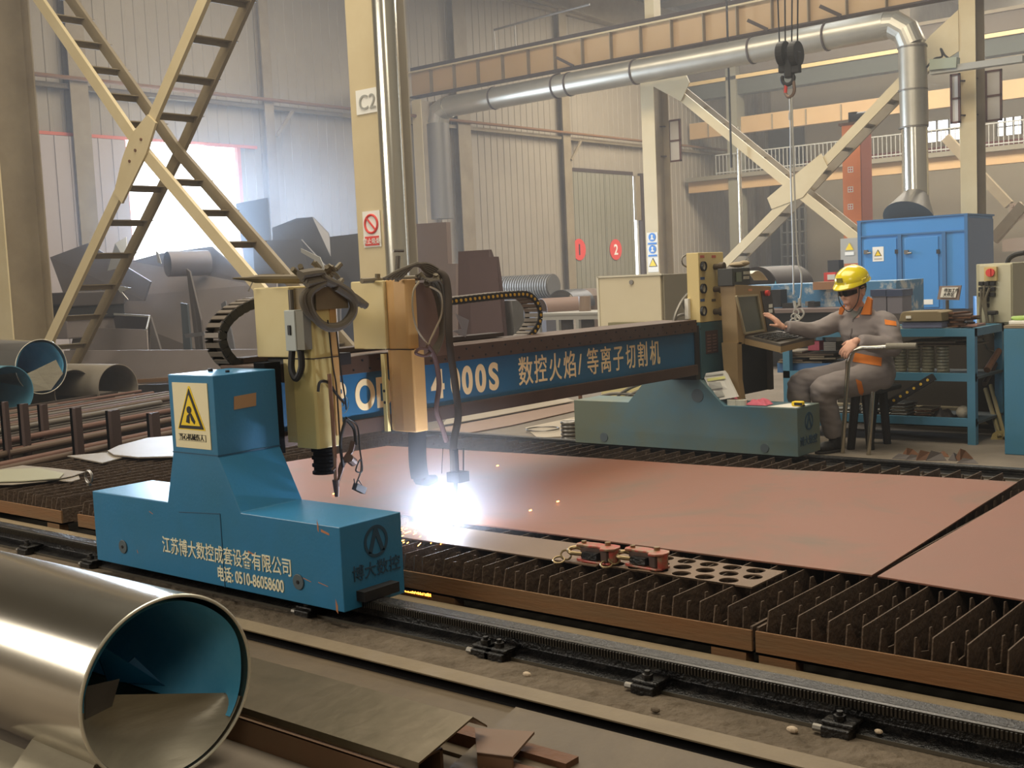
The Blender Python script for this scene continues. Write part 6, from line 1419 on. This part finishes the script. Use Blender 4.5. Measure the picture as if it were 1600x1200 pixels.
q_ = g_(1551, 488); MB().box(q_.x-.035, q_.x+.035, GY-.1, GY-.03, q_.z-.02, q_.z+.012).build('plug', m_black, gc, bevel=.008)
MB().tube(spline([ony(1574, 412, GY+.2), ony(1577, 404, GY+.2), ony(1586, 398, GY+.2), ony(1600, 395, GY+.2)]), .02, 8).build('cable_gland', m_black, gc, smooth=True)
c = ony(1548, 540, 11); tag(MB().cyl((c.x, 11.3, .15), (c.x, 11.3, 1.05), .24, 28).build('blue_drum', mat('drum_blue', '1e7fd0', .35)), 'bright blue round drum behind the socket cabinet', 'drum')
hz = MB().tube(arc(ony(1556, 512, 10.3), .28, PI*1.05, PI*1.95, 16, (1, 0, 0), (0, 0, 1)), .022, 8); tag(hz.build('hose_coil', m_black, smooth=True), 'black hose looping in front of the bright blue drum', 'hose')
A = ony(1575, 512, 8.7)
bc = empty('blue_cabinet', (A.x+.3, 8.9, 0), 'weathered blue steel cabinet at the frame edge beside the bench', 'cabinet')
MB().box(A.x, A.x+.6, 8.6, 9.1, .0, A.z).build('body', mat('cabinet_blue', '3779a0', .5, 0, '3f7486', 3, .3), bc, bevel=.006)
MB().box(A.x-.0, A.x+.6, 8.6, 9.1, A.z+.001, A.z+.02).build('top_cover', m_creamd, bc)
A2_ = ony(1584, 506, 8.8); tag(MB().box(A2_.x-.02, A2_.x+.5, 8.75, 9.0, A.z+.021, A.z+.045).build('white_tray', m_white, bevel=.004), 'white flat tray lying on the weathered blue cabinet', 'tray')
c = ony(1598, 500, 8.85); tag(MB().torus((c.x, 8.87, A.z+.06), .07, .014, 'z', 24, 8).build('green_tape_ring', mat('lime_green', '9dbb5c', .5), smooth=True), 'lime green ring on the white tray', 'ring')
# leaning pipes and round lid between bench and blue cabinet
for i, (p0, p1, r, m, lab) in enumerate((((1540, 608), (1562, 690), .018, mat('bamboo', '8a7d55', .7), 'thin olive pole leaning beside the bench end'), ((1548, 602), (1570, 690), .016, mat('bamboo', '8a7d55'), 'thin olive pole leaning behind the other one'), ((1560, 690), (1563, 728), .045, mat('straw', 'a89460', .9), 'straw broom head at the foot of the leaning poles'), ((1566, 540), (1542, 578), .025, m_rust, 'rusty brown pipe slanting from the drum toward the bench leg'), ((1560, 560), (1538, 600), .02, m_brownst, 'dark brown pipe slanting below the rusty one'))):
    a, b = ony(*p0, 9.68), ony(*p1, 9.3); b.z = max(.0+r*(1 if i != 2 else .1), b.z); tag(MB().cyl(a, b, r, 10, r*(1 if i != 2 else 1.5)).build('broom_head' if i == 2 else 'leaning_pole', m), lab, 'broom' if i == 2 else 'pole')
c = ony(1545, 685, 9.3); tag(MB().cyl((c.x-.0, 9.72, .30), (c.x+.01, 9.76, .30), .29, 36).build('steel_disc', mat('dark_lid', '2e2822', .7, .1)), 'dark round steel disc standing on edge beyond the bench leg', 'lid')
A = ony(1532, 560, 10.4); B = ony(1575, 600, 10.4)
tag(MB().box(A.x, B.x+.2, 10.4, 10.8, 0, .66).build('beige_crate', mat('beige_crate', 'a09772', .7), bevel=.01), 'dusty beige crate behind the leaning poles', 'crate')
for i, (x0, y0_, x1, y1_, lab) in enumerate(((1577, 318, 1612, 343, 'pale notice plate with red-brown Chinese writing high on the far wall'), (1566, 373, 1612, 391, 'faded pinkish notice strip on the far wall above the socket cabinet'))):
    o = pbox(x0, y0_, x1, y1_, 30, .05, mat('notice_pale', 'cbb9a8', .6), 'notice_plate', lab, 'notice')
    if i == 0: q_ = ony(1580, 333, 29.98); text('机加工区', (q_.x, 29.98, q_.z), (1, 0, 0), (0, 0, 1), .22, m_rust, o)
d0, d1 = ony(1478, 215, 34), ony(1577, 320, 34); tag(MB().bar(d0, d1, .2, .25).build('diagonal_strut', m_creamd), 'dull diagonal strut crossing below the gallery behind the collector column', 'strut', None, 'structure')
d0, d1 = ony(1552, 375, 30), ony(1600, 320, 30); tag(MB().bar(d0, d1, .2, .25).build('diagonal_strut', m_creamd), 'dull diagonal strut rising beside the pale notice plate', 'strut', None, 'structure')
# ------------------------------------------------------------------ tubular chair
ch = empty('tube_chair', (-3.5, 8.5, 0), 'chair with bent chrome tube arm and dark padded armrest under the worker', 'chair')
T0, T1, T2, T3 = ony(1316, 704, 8.22), ony(1325, 568, 8.12), ony(1331, 551, 8.12), ony(1345, 544, 8.12)
T0.z = .0
T4 = ony(1428, 541, 8.16)
m_chrome = mat('chrome_tube', 'b9b3a4', .22, .95)
MB().tube(spline([T0, T1.lerp(T0, .05), T1, T2, T3, T3.lerp(T4, .2), T4], 6), .017, 14).build('arm_tube', m_chrome, ch, smooth=True)
MB().tube([ony(1385, 541, 8.14), ony(1432, 540.5, 8.16)], .022, 12).build('armrest_pad', mat('pad_grey', '7a7465', .6), ch, smooth=True)
L0, L1 = ony(1357, 709, 8.22), ony(1364, 612, 8.2); L0.z = 0
MB().tube([L0, L1], .016, 12).build('leg', m_chrome, ch, smooth=True)
MB().box(-3.78, -3.46, 8.42, 8.82, .43, .47).build('seat', m_black, ch, bevel=.015)
for x, y in ((-3.66, 8.42), (-3.60, 8.46), (-3.66, 8.78), (-3.60, 8.78)): MB().cyl((x, y, .431), (x+(.03 if x > -3.63 else -.05), y, .0), .035, 10, .03).build('leg', m_black, ch)

# ------------------------------------------------------------------ the worker
def skin_mesh(nodes, edges, root, sub=2):
    """connected joints with radii -> one smooth surface (evaluated mesh)"""
    me = bpy.data.meshes.new('tmp'); me.from_pydata([n[0] for n in nodes], edges, [])
    o = bpy.data.objects.new('tmp', me); C.objects.link(o)
    md = o.modifiers.new('s', 'SKIN'); md.use_smooth_shade = True
    sl = me.skin_vertices[0].data
    for i, n in enumerate(nodes):
        r = n[1]; sl[i].radius = (r, r) if not isinstance(r, tuple) else r; sl[i].use_root = (i == root)
    s = o.modifiers.new('u', 'SUBSURF'); s.levels = sub; s.render_levels = sub
    bpy.context.view_layer.update(); dg = bpy.context.evaluated_depsgraph_get()
    r = bpy.data.meshes.new_from_object(o.evaluated_get(dg)); bpy.data.objects.remove(o)
    return r
def join(meshes, name, m, voxel=None, parent=None, smooth_it=0):
    bm = bmesh.new()
    for x in meshes: bm.from_mesh(x)
    me = bpy.data.meshes.new(name); bm.to_mesh(me); bm.free(); me.materials.clear(); me.materials.append(m)
    o = bpy.data.objects.new(name, me); C.objects.link(o)
    if voxel:
        r = o.modifiers.new('r', 'REMESH'); r.mode = 'VOXEL'; r.voxel_size = voxel; r.use_smooth_shade = True
        if smooth_it: s = o.modifiers.new('sm', 'SMOOTH'); s.iterations = smooth_it; s.factor = .5
        bpy.context.view_layer.update(); dg = bpy.context.evaluated_depsgraph_get(); n = bpy.data.meshes.new_from_object(o.evaluated_get(dg))
        o.modifiers.clear(); o.data = n; n.materials.clear(); n.materials.append(m)
        n.polygons.foreach_set('material_index', [0]*len(n.polygons)); n.polygons.foreach_set('use_smooth', [True]*len(n.polygons))
    if parent is not None: setpar(o, parent)
    return o
def mbmesh(mb):
    me = bpy.data.meshes.new('t'); me.from_pydata([tuple(v) for v in mb.v], [], mb.f); bm = bmesh.new(); bm.from_mesh(me); bmesh.ops.recalc_face_normals(bm, faces=bm.faces); bm.to_mesh(me); bm.free(); return me
Vv = Vector
DYM = .06                                         # worker sits a touch behind the chair arm
J = dict(pel=Vv((-3.59, 8.56, .60)), bel=Vv((-3.60, 8.53, .74)), che=Vv((-3.61, 8.48, .90)), nb=Vv((-3.62, 8.44, 1.02)), neck=Vv((-3.625, 8.41, 1.075)),
    rs=Vv((-3.775, 8.52, .975)), re=Vv((-3.93, 8.30, .915)), rw=Vv((-4.055, 8.08, .955)), rh=Vv((-4.085, 8.01, .972)),
    ls=Vv((-3.455, 8.44, .965)), le=Vv((-3.345, 8.34, .785)), lw=ony(1340, 533, 8.14), lh=ony(1325, 545, 8.1),
    rhp=Vv((-3.68, 8.56, .575)), rk=Vv((-4.02, 8.24, .51)), ra=Vv((-4.02, 8.22, .12)), lhp=Vv((-3.51, 8.50, .565)), lk=Vv((-3.80, 8.16, .475)), la=Vv((-3.77, 8.27, .12)))
hd = ony(1332, 453, 8.34)                         # head centre
hf = Vv((-.22, -.93, -.24)).normalized()          # where the face points
hu = (Vv((0, 0, 1))-hf*hf.z); hu.normalize(); hu = (hu+Vv((-.0, 0, 0))).normalized(); hr_ = hf.cross(hu).normalized()   # hr_: the worker's right
HS = 1.2
HM = Matrix(((-hr_.x, hf.x, hu.x, hd.x), (-hr_.y, hf.y, hu.y, hd.y), (-hr_.z, hf.z, hu.z, hd.z), (0, 0, 0, 1))) @ Matrix.Diagonal((HS*.97, HS*.97, HS, 1))
# head in its own frame: x = worker's left, y = forward, z = up
hm = MB(HM)
vs = []; fs = []; n, m2 = 40, 30
for i in range(m2+1):
    a = PI*i/m2
    for k in range(n):
        b = 2*PI*k/n; x = math.sin(a)*math.sin(b); y = math.sin(a)*math.cos(b); z = math.cos(a)
        X = .074*x; Yh = .094*y; Z = .112*z
        if z < 0:
            t_ = -z; X *= 1-.28*t_**1.5; Yh = Yh*(1-.10*t_) + .012*t_*(1 if y > 0 else 0)
            if y < 0: Yh *= 1-.35*t_
        if y > .5 and -.75 < z < .35:              # flatten the face front
            Yh = min(Yh, .088-.01*abs(x))
        # brow, eye hollows, cheeks
        if y > .3:
            Yh += .006*math.exp(-((z-.22)/.10)**2)*(1-abs(x))
            for sx in (-1, 1): Yh -= .010*math.exp(-(((x-sx*.42)/.22)**2+((z-.06)/.12)**2))
            Yh += .006*math.exp(-(((abs(x)-.45)/.2)**2+((z+.22)/.16)**2))
            Yh += .010*math.exp(-((x/.28)**2+((z+.88)/.14)**2))
        vs.append((X, Yh, Z))
for i in range(m2):
    for k in range(n): k2 = (k+1) % n; fs.append((i*n+k, (i+1)*n+k, (i+1)*n+k2, i*n+k2))
hm.add(vs, fs)
# nose, lips, ears
hm.add([(0, .088, .022), (-.010, .092, -.004), (-.017, .088, -.030), (0, .116, -.024), (.017, .088, -.030), (.010, .092, -.004), (0, .082, -.038), (0, .100, .0)], [(0, 1, 7), (0, 7, 5), (1, 2, 3, 7), (7, 3, 4, 5), (2, 6, 3), (3, 6, 4), (0, 5, 4, 6, 2, 1)])
hm.ball((0, .084, -.058), .026, .011, .0065, 12, 8).ball((0, .081, -.068), .022, .011, .007, 12, 8).ball((0, .076, -.095), .022, .016, .014, 12, 8)
for sx in (-1, 1): hm.ball((sx*.077, -.004, -.010), .009, .019, .032, 12, 8).ball((sx*.082, -.010, .004), .006, .014, .020, 10, 6)
# neck and body under the clothes, arms with wrists
nodes = [(J['pel'], .09), (J['bel'], .08), (J['che'], .09), (J['nb'], .055), (J['neck'], .052), (hd+Vv((0.0, .01, -.05)), .05), (J['rs'], .045), (J['re'], .036), (J['rw'], .025), (J['ls'], .045), (J['le'], .036), (J['lw'], .025), (J['rhp'], .05), (J['rk'], .05), (J['ra'], .035), (J['lhp'], .05), (J['lk'], .05), (J['la'], .035)]
edges = [(0, 1), (1, 2), (2, 3), (3, 4), (4, 5), (3, 6), (6, 7), (7, 8), (3, 9), (9, 10), (10, 11), (0, 12), (12, 13), (13, 14), (0, 15), (15, 16), (16, 17)]
bodym = skin_mesh(nodes, edges, 0, 2)
def hand(w, fwd, palmn, curl, spread=.0, thumb_side=1, s=1.):
    """w wrist, fwd direction of the fingers, palmn the way the palm faces; returns a list of meshes"""
    fwd = fwd.normalized(); palmn = (palmn-fwd*palmn.dot(fwd)).normalized(); side = fwd.cross(palmn)*thumb_side
    out = []
    P = MB(Matrix(((side.x, fwd.x, -palmn.x, w.x), (side.y, fwd.y, -palmn.y, w.y), (side.z, fwd.z, -palmn.z, w.z), (0, 0, 0, 1))))
    P.ball((0, .045*s, 0), .040*s, .052*s, .016*s, 16, 10).ball((.022*s, .03*s, -.006*s), .018*s, .032*s, .014*s, 12, 8).ball((0, .0, 0), .026*s, .03*s, .019*s, 12, 8)
    out.append(mbmesh(P))
    for k, (off, L) in enumerate(((.029, .070), (.010, .078), (-.010, .073), (-.028, .058))):
        a0 = (1.5-k)*spread; d = (fwd*math.cos(a0)+side*math.sin(a0)); p = w+fwd*.082*s+side*off*s; pts = [p-d*.025*s]; c = 0
        for j, fr in enumerate((.0, .45, .30, .25)):
            if j: c += curl*(.9, 1.0, .8)[j-1]*(1+.12*k); dd = d*math.cos(c)+palmn*math.sin(c); p = p+dd*(L*fr*s)
            pts.append(p.copy())
        out.append(skin_mesh([(q, r*s) for q, r in zip(pts, (.0095, .0095, .0088, .0080, .0068))], [(i, i+1) for i in range(4)], 0, 1))
    c = w+side*.022*s+fwd*.022*s+palmn*.004; d1 = (side*.85+fwd*.62+palmn*.25).normalized(); d2 = (side*.45+fwd*.9+palmn*.35*(1+curl)).normalized()
    out.append(skin_mesh([(c, .012*s), (c+d1*.030*s, .0115*s), (c+d1*.030*s+d2*.028*s, .0095*s), (c+d1*.03*s+d2*.052*s, .0075*s)], [(0, 1), (1, 2), (2, 3)], 0, 1))
    return out
# right hand: flat against the console edge, fingers up; left hand: drooping over the armrest
rhd = hand(J['rw']+Vv((-.012, -.03, .006)), Vv((-.55, -.50, .72)), Vv((-.75, -.1, -.6)), .16, .10, 1, 1.12)
lhd = hand(J['lw']+Vv((-.012, -.008, .0)), Vv((-.62, -.30, -.66)), Vv((-.1, .85, -.45)), .42, .05, -1, 1.12)
m_skin = mat('skin', 'd9a88e', .55, 0, 'cf9a80', 14, .3)
root = empty('person', (-3.52, 8.56, 0), 'seated worker in grey coveralls and yellow helmet, one hand reaching to the console', 'person')
body = join([mbmesh(hm), bodym]+rhd+lhd, 'body', m_skin, .0052, root, 2)
# coverall: thicker skin chain over trunk, sleeves and trousers
jm = lambda a, b, t: J[a].lerp(J[b], t)
cn = [(J['pel']+Vv((0, .01, -.0)), (.185, .155)), (J['bel'], (.185, .155)), (J['che'], (.215, .155)), (J['nb']+Vv((0, .01, -.03)), (.135, .10)),
  (J['rs']+Vv((-.0, 0, -.01)), .092), (jm('rs', 're', .55), .078), (J['re'], .074), (jm('re', 'rw', .5), .062), (jm('re', 'rw', .93), .047),
  (J['ls']+Vv((.02, 0, -.01)), .096), (jm('ls', 'le', .55), .084), (J['le'], .082), (jm('le', 'lw', .5), .068), (jm('le', 'lw', .93), .052),
  (J['rhp'], .14), (jm('rhp', 'rk', .5), .115), (J['rk'], .098), (jm('rk', 'ra', .5), .080), (J['ra'], .070),
  (J['lhp'], .14), (jm('lhp', 'lk', .5), .118), (J['lk'], .100), (jm('lk', 'la', .5), .080), (J['la'], .070)]
def limb(pts, rs):
    out = []; P = spline(pts, 6); n_ = len(P); RS = []
    for i in range(n_):
        t_ = i/(n_-1)*(len(rs)-1); k = min(int(t_), len(rs)-2); RS.append(rs[k]+(rs[k+1]-rs[k])*(t_-k))
    out.append(mbmesh(MB().tube(P, RS, 20)))
    for p, r in ((P[0], RS[0]), (P[n_//2], RS[n_//2])): out.append(mbmesh(MB().ball(p, r*.99, r*.99, r*.99, 16, 10)))
    return out
sd_ = (J['ls']-J['rs']); sd_.z = 0; sd_.normalize(); ft_ = Vv((sd_.y, -sd_.x, 0))
def loft(secs, n=28):
    vs = []; fs = []
    for c, a_, b_ in secs:
        for k in range(n):
            an = 2*PI*k/n; vs.append(c+sd_*(a_*math.copysign(abs(math.cos(an))**.85, math.cos(an)))+ft_*(b_*math.sin(an)))
    for i in range(len(secs)-1):
        for k in range(n): k2 = (k+1) % n; fs.append((i*n+k, i*n+k2, (i+1)*n+k2, (i+1)*n+k))
    fs += [tuple(range(n))[::-1], tuple((len(secs)-1)*n+k for k in range(n))]
    return mbmesh(MB().add(vs, fs))
shm = (J['ls']+J['rs'])/2
tor = [(J['pel']+Vv((0, .0, -.11)), .15, .12), (J['pel']+Vv((0, 0, -.03)), .185, .15), (J['pel'].lerp(J['bel'], .6), .175, .145), (J['bel']+Vv((0, 0, .03)), .165, .14), (J['che']+Vv((0, 0, -.03)), .19, .145), (shm+Vv((0, 0, -.02)), .20, .13), (shm+Vv((0, .005, .035)), .165, .10), (J['nb']+Vv((0, .005, .03)), .10, .075), (J['nb']+Vv((0, .005, .055)), .07, .06)]
cloth = [loft(tor)]
cloth += limb([J['rs']+Vv((.04, 0, -.02)), J['rs']+Vv((-.02, 0, 0)), J['re'], jm('re', 'rw', .5), jm('re', 'rw', .97)], [.085, .080, .066, .058, .045])
cloth += limb([J['ls']+Vv((-.04, 0, -.02)), J['ls']+Vv((.02, 0, 0)), jm('ls', 'le', .5)+Vv((.02, 0, 0)), J['le'], jm('le', 'lw', .5), jm('le', 'lw', .95)], [.085, .086, .082, .074, .064, .050])
cloth += limb([J['rhp'], jm('rhp', 'rk', .5), J['rk'], jm('rk', 'ra', .5), J['ra']], [.12, .108, .092, .080, .068])
cloth += limb([J['lhp'], jm('lhp', 'lk', .5), J['lk'], jm('lk', 'la', .5), J['la']], [.125, .112, .094, .080, .068])
m_over = mat('grey_workwear', '8b827e', .85, 0, '7d7472', 4, .3)
ov = join(cloth, 'coverall', m_over, .009, root, 8)
from mathutils import noise as _nz
for v in ov.data.vertices:                        # creases pulled along elbows, knees and waist
    p = v.co; w_ = 0
    for j, r in (('re', .16), ('le', .17), ('rk', .2), ('lk', .2), ('bel', .24), ('rs', .16), ('ls', .16), ('pel', .25)): w_ = max(w_, 1-(p-J[j]).length/r)
    w_ = .35+.65*max(0, w_)
    f_ = _nz.noise((p.x*16+p.z*9, p.y*14, p.z*26))*.012+_nz.noise((p.x*7, p.y*7-p.z*5, p.z*9))*.014
    v.co = p+v.normal*f_*w_
# trim pieces follow the coverall surface: shrink-wrapped patches
m_or2 = mat('orange_trim', 'e07f22', .75, 0, 'd0731f', 10, .3)
from mathutils.bvhtree import BVHTree
ov.data.update(); bv = BVHTree.FromPolygons([v.co[:] for v in ov.data.vertices], [p.vertices[:] for p in ov.data.polygons])
def patch(px, name, m, th=.006, nu=10, nv=5, far=False):
    """a quad given by four picture points laid onto the front of the coverall"""
    P = [Vv((x, y)) for x, y in px]; vs = []; ok = True
    for i in range(nu+1):
        for j in range(nv+1):
            u, v = i/nu, j/nv; p = (P[0].lerp(P[1], u)).lerp(P[3].lerp(P[2], u), v)
            d = ray(p.x, p.y).normalized(); h, nn, _, _ = bv.ray_cast(CAM, d)
            if h is None or (h-Vv((-3.55, 8.4, h.z))).length > 1.2: h = vs[-1][0] if vs else CAM+d*9.1; nn = -d
            vs.append((h, -d))
    n_ = len(vs); V_ = [h+k*th for h, k in vs]+[h-k*.008 for h, k in vs]; fs = []; q = lambda i, j, s_=0: s_*n_+i*(nv+1)+j
    for i in range(nu):
        for j in range(nv): fs += [(q(i, j), q(i, j+1), q(i+1, j+1), q(i+1, j)), (q(i, j, 1), q(i+1, j, 1), q(i+1, j+1, 1), q(i, j+1, 1))]
    for i in range(nu): fs += [(q(i, 0), q(i+1, 0), q(i+1, 0, 1), q(i, 0, 1)), (q(i, nv), q(i, nv, 1), q(i+1, nv, 1), q(i+1, nv))]
    for j in range(nv): fs += [(q(0, j), q(0, j, 1), q(0, j+1, 1), q(0, j+1)), (q(nu, j), q(nu, j+1), q(nu, j+1, 1), q(nu, j, 1))]
    return MB().add(V_, fs).build(name, m, root, smooth=True)

def L_(o, s): o['label'] = s; return o
L_(patch([(1336, 551), (1378, 559), (1377, 572), (1332, 565)], 'waist_band', m_or2), 'orange waist band')
L_(patch([(1303, 536), (1311, 538), (1309, 552), (1302, 551)], 'waist_band', m_or2, nu=4), 'orange waist band end')
L_(patch([(1382, 499), (1400, 502), (1401, 509), (1383, 507)], 'sleeve_tab', m_or2, nu=5, nv=3), 'orange sleeve tab')
L_(patch([(1337, 592), (1346, 596), (1350, 612), (1344, 624)], 'thigh_pocket_trim', m_or2, nu=4, nv=6), 'orange pocket trim')
# collar: two orange leaves at the neck, grey t-shirt in the opening
nk = J['neck']
def above(px, name, m, th, bev, lab=None, yo=.02):
    """small cloth piece: picture points laid just in front of the coverall or neck"""
    P = []
    for x, y in px:
        d = ray(x, y).normalized(); h, nn, _, _ = bv.ray_cast(CAM, d); P.append(h if h is not None and h.y < 8.6 else None)
    ys = [p.y for p in P if p is not None]; ya = sum(ys)/len(ys) if ys else 8.33
    pts = [(p-ray(x, y).normalized()*yo) if p is not None else ony(x, y, ya-yo) for p, (x, y) in zip(P, px)]
    return MB().slab(pts, (0, th, 0)).build(name, m, root, bevel=bev, label=lab)
above([(1355, 463), (1362, 468), (1360, 492), (1344, 492), (1350, 477)], 'collar', m_or2, .03, .005, 'orange collar leaf beside the ear', .03)
above([(1311, 482), (1318, 476), (1320, 481), (1315, 492), (1310, 491)], 'collar', m_or2, .02, .003, 'orange collar tip under the chin', .03)
above([(1326, 482), (1348, 479), (1343, 489), (1333, 499)], 'undershirt', mat('tee_grey', '7f8078', .8), .02, .004, None, .012)
above([(1332, 498), (1334, 498), (1331, 520), (1321, 549), (1319, 549), (1329, 520)], 'placket_seam', mat('seam_grey', '645b59', .8), .006, 0, None, .006)
# boots
for nm, a_, tip in (('ra', J['ra'], Vv((-.10, -.15, 0))), ('la', J['la'], Vv((-.06, -.17, 0)))):
    b0_ = Vv((a_.x, a_.y, 0)); d = tip.normalized(); s_ = Vv((-d.y, d.x, 0)); Mx = Matrix(((s_.x, d.x, 0, b0_.x), (s_.y, d.y, 0, b0_.y), (0, 0, 1, 0), (0, 0, 0, 1)))
    b_ = MB(Mx).ball((0, -.01, .07), .048, .06, .065, 14, 10).ball((0, .09, .045), .048, .095, .043, 14, 10).cyl((0, -.01, .05), (0, -.01, .17), .046, 14)
    join([mbmesh(b_)], 'boot', m_black, .007, root, 3)
    MB(Mx).prism([(-.045, -.06), (.045, -.06), (.05, .1), (.03, .18), (-.03, .18), (-.05, .1)], 'z', .0, .02).build('boot_sole', mat('sole_dark', '2a2522', .8), root, bevel=.004)
# helmet
hl = MB(HM); vs = []; fs = []; n, m2 = 48, 16
for i in range(m2+1):
    a = (PI/2+.10)*i/m2
    for k in range(n):
        b = 2*PI*k/n; rx, ry, rz = .101, .122, .092; r_ = 1+.05*math.exp(-((math.sin(b)*math.sin(a))/.16)**2)*(math.sin(a*1.2)*.6+.35)
        vs.append((rx*math.sin(a)*math.sin(b)*(1), ry*math.sin(a)*math.cos(b)-.012, .060+rz*math.cos(a)*r_))
for i in range(m2):
    for k in range(n): k2 = (k+1) % n; fs.append((i*n+k, (i+1)*n+k, (i+1)*n+k2, i*n+k2))
hl.add(vs, fs)
# brim, wider at the front
vs = []; fs = []
for k in range(n):
    b = 2*PI*k/n; fr = max(0, math.cos(b))
    for rr, zz_ in ((.985, .024), (1.07+.20*fr**2, .010-.010*fr), (1.07+.20*fr**2, .003-.010*fr), (.985, .014)): vs.append((.101*math.sin(b)*(rr if fr < .01 or rr < 1 else 1.05+.05*fr), .122*math.cos(b)*rr-.012, zz_+.040))
for k in range(n):
    k2 = (k+1) % n
    for j in range(4): j2 = (j+1) % 4; fs.append((k*4+j, k*4+j2, k2*4+j2, k2*4+j))
hl.add(vs, fs)
he = hl.build('helmet', mat('helmet_yellow', 'e6d21c', .22, 0, 'dcc71a', 6, .3, coat=.6), root, smooth=True)
sb = he.modifiers.new('s', 'SOLIDIFY'); sb.thickness = .002
MB(HM).box(-.022, .022, .107, .112, .078, .105).build('helmet_badge', mat('badge_olive', '8a8330', .6), he)
MB(HM).box(.090, .105, -.02, .02, .05, .072).build('helmet_slot', mat('helmet_yellow', 'e6d21c'), he, bevel=.004)
# hair, goggles, straps
hb = MB(HM); hb.ball((0, -.012, .015), .078, .090, .085, 24, 14); o = join([mbmesh(hb)], 'hair', mat('black_hair', '1b1614', .7), None, root)
gg = MB(HM); vs = []; fs = []
for k in range(13):
    a = -1.15+2.3*k/12; x = .080*math.sin(a); y = .022+.082*math.cos(a); t_ = abs(k-6)/6; h0, h1 = .022-.004*t_, -.016+.010*t_
    if abs(k-6) < 1: h1 = -.006
    for dy in (0, -.006): vs += [(x, y+dy, h0), (x, y+dy, h1)]
for k in range(12):
    q0, q1 = k*4, (k+1)*4; fs += [(q0, q0+1, q1+1, q1), (q0+2, q1+2, q1+3, q0+3), (q0, q1, q1+2, q0+2), (q0+1, q0+3, q1+3, q1+1)]
fs += [(0, 2, 3, 1), (48, 49, 51, 50)]
gg.add(vs, fs).build('dark_goggles', mat('dark_lens', '0a0a0c', .12), root)
stp = MB(HM)
for sx in (-1, 1):
    stp.tube(spline([(sx*.082, .035, .035), (sx*.080, .048, -.02), (sx*.062, .062, -.07), (sx*.02, .070, -.112), (0, .070, -.118)]), .0032, 6)
    stp.tube([(sx*.082, .02, .012), (sx*.086, -.03, .012)], .004, 6)
stp.build('chin_strap', m_black, root, smooth=True)
eb_ = MB(HM)
for sx in (-1, 1): eb_.tube([(sx*.014, .095, .030), (sx*.034, .093, .035), (sx*.055, .080, .030)], [.0025, .003, .0015], 6)
eb_.build('eyebrows', mat('black_hair', '1b1614'), root)
MB(HM).tube([(-.018, .0965, -.0635), (0, .0985, -.0625), (.018, .0965, -.0635)], .0016, 6).build('mouth_line', mat('lip_line', '7d4038', .6), root)
# ------------------------------------------------------------------ cutting smoke and lit haze
def vol(name, label, lo, hi, dens, col, aniso, center=None, rad=None):
    m = bpy.data.materials.new(name); m.use_nodes = True; nt = m.node_tree; nt.nodes.clear(); out = nt.nodes.new('ShaderNodeOutputMaterial')
    v = nt.nodes.new('ShaderNodeVolumeScatter'); v.inputs['Color'].default_value = col; v.inputs['Density'].default_value = dens; v.inputs['Anisotropy'].default_value = aniso
    if center:                                    # puff that thins out from its middle
        tc = nt.nodes.new('ShaderNodeTexCoord'); mp = nt.nodes.new('ShaderNodeMapping'); mp.inputs['Location'].default_value = [-c/r for c, r in zip(center, rad)]; mp.inputs['Scale'].default_value = [1/r for r in rad]
        g_ = nt.nodes.new('ShaderNodeTexGradient'); g_.gradient_type = 'QUADRATIC_SPHERE'; mu = nt.nodes.new('ShaderNodeMath'); mu.operation = 'MULTIPLY'; mu.inputs[1].default_value = dens
        nt.links.new(tc.outputs['Object'], mp.inputs['Vector']); nt.links.new(mp.outputs[0], g_.inputs[0]); nt.links.new(g_.outputs['Fac'], mu.inputs[0]); nt.links.new(mu.outputs[0], v.inputs['Density'])
    nt.links.new(v.outputs[0], out.inputs['Volume'])
    return tag(MB().box(lo[0], hi[0], lo[1], hi[1], lo[2], hi[2]).build(name, m), label, 'smoke', None, 'stuff')
vol('haze', 'thin dusty haze filling the workshop air', (-23.4, 2.7, .23), (7.5, 45, 9.2), .0045, (.96, .97, 1, 1), .35)
vol('arc_smoke', 'glowing puff of smoke around the plasma arc', (ax.x-.8, 3.2, .02), (ax.x+.8, ax.y+.8, TZ+.8), 1.0, (.9, .93, 1, 1), .1, (ax.x, ax.y, ax.z), (.8, .8, .8))
vol('doorway_haze', 'bluish lit haze drifting in from the glaring doorway', (-23.3, 9.2, .1), (-12.8, 21.5, 8), .13, (.70, .83, 1, 1), .5, (-16.3, 13.0, 2.3), (3.9, 3.6, 2.9))
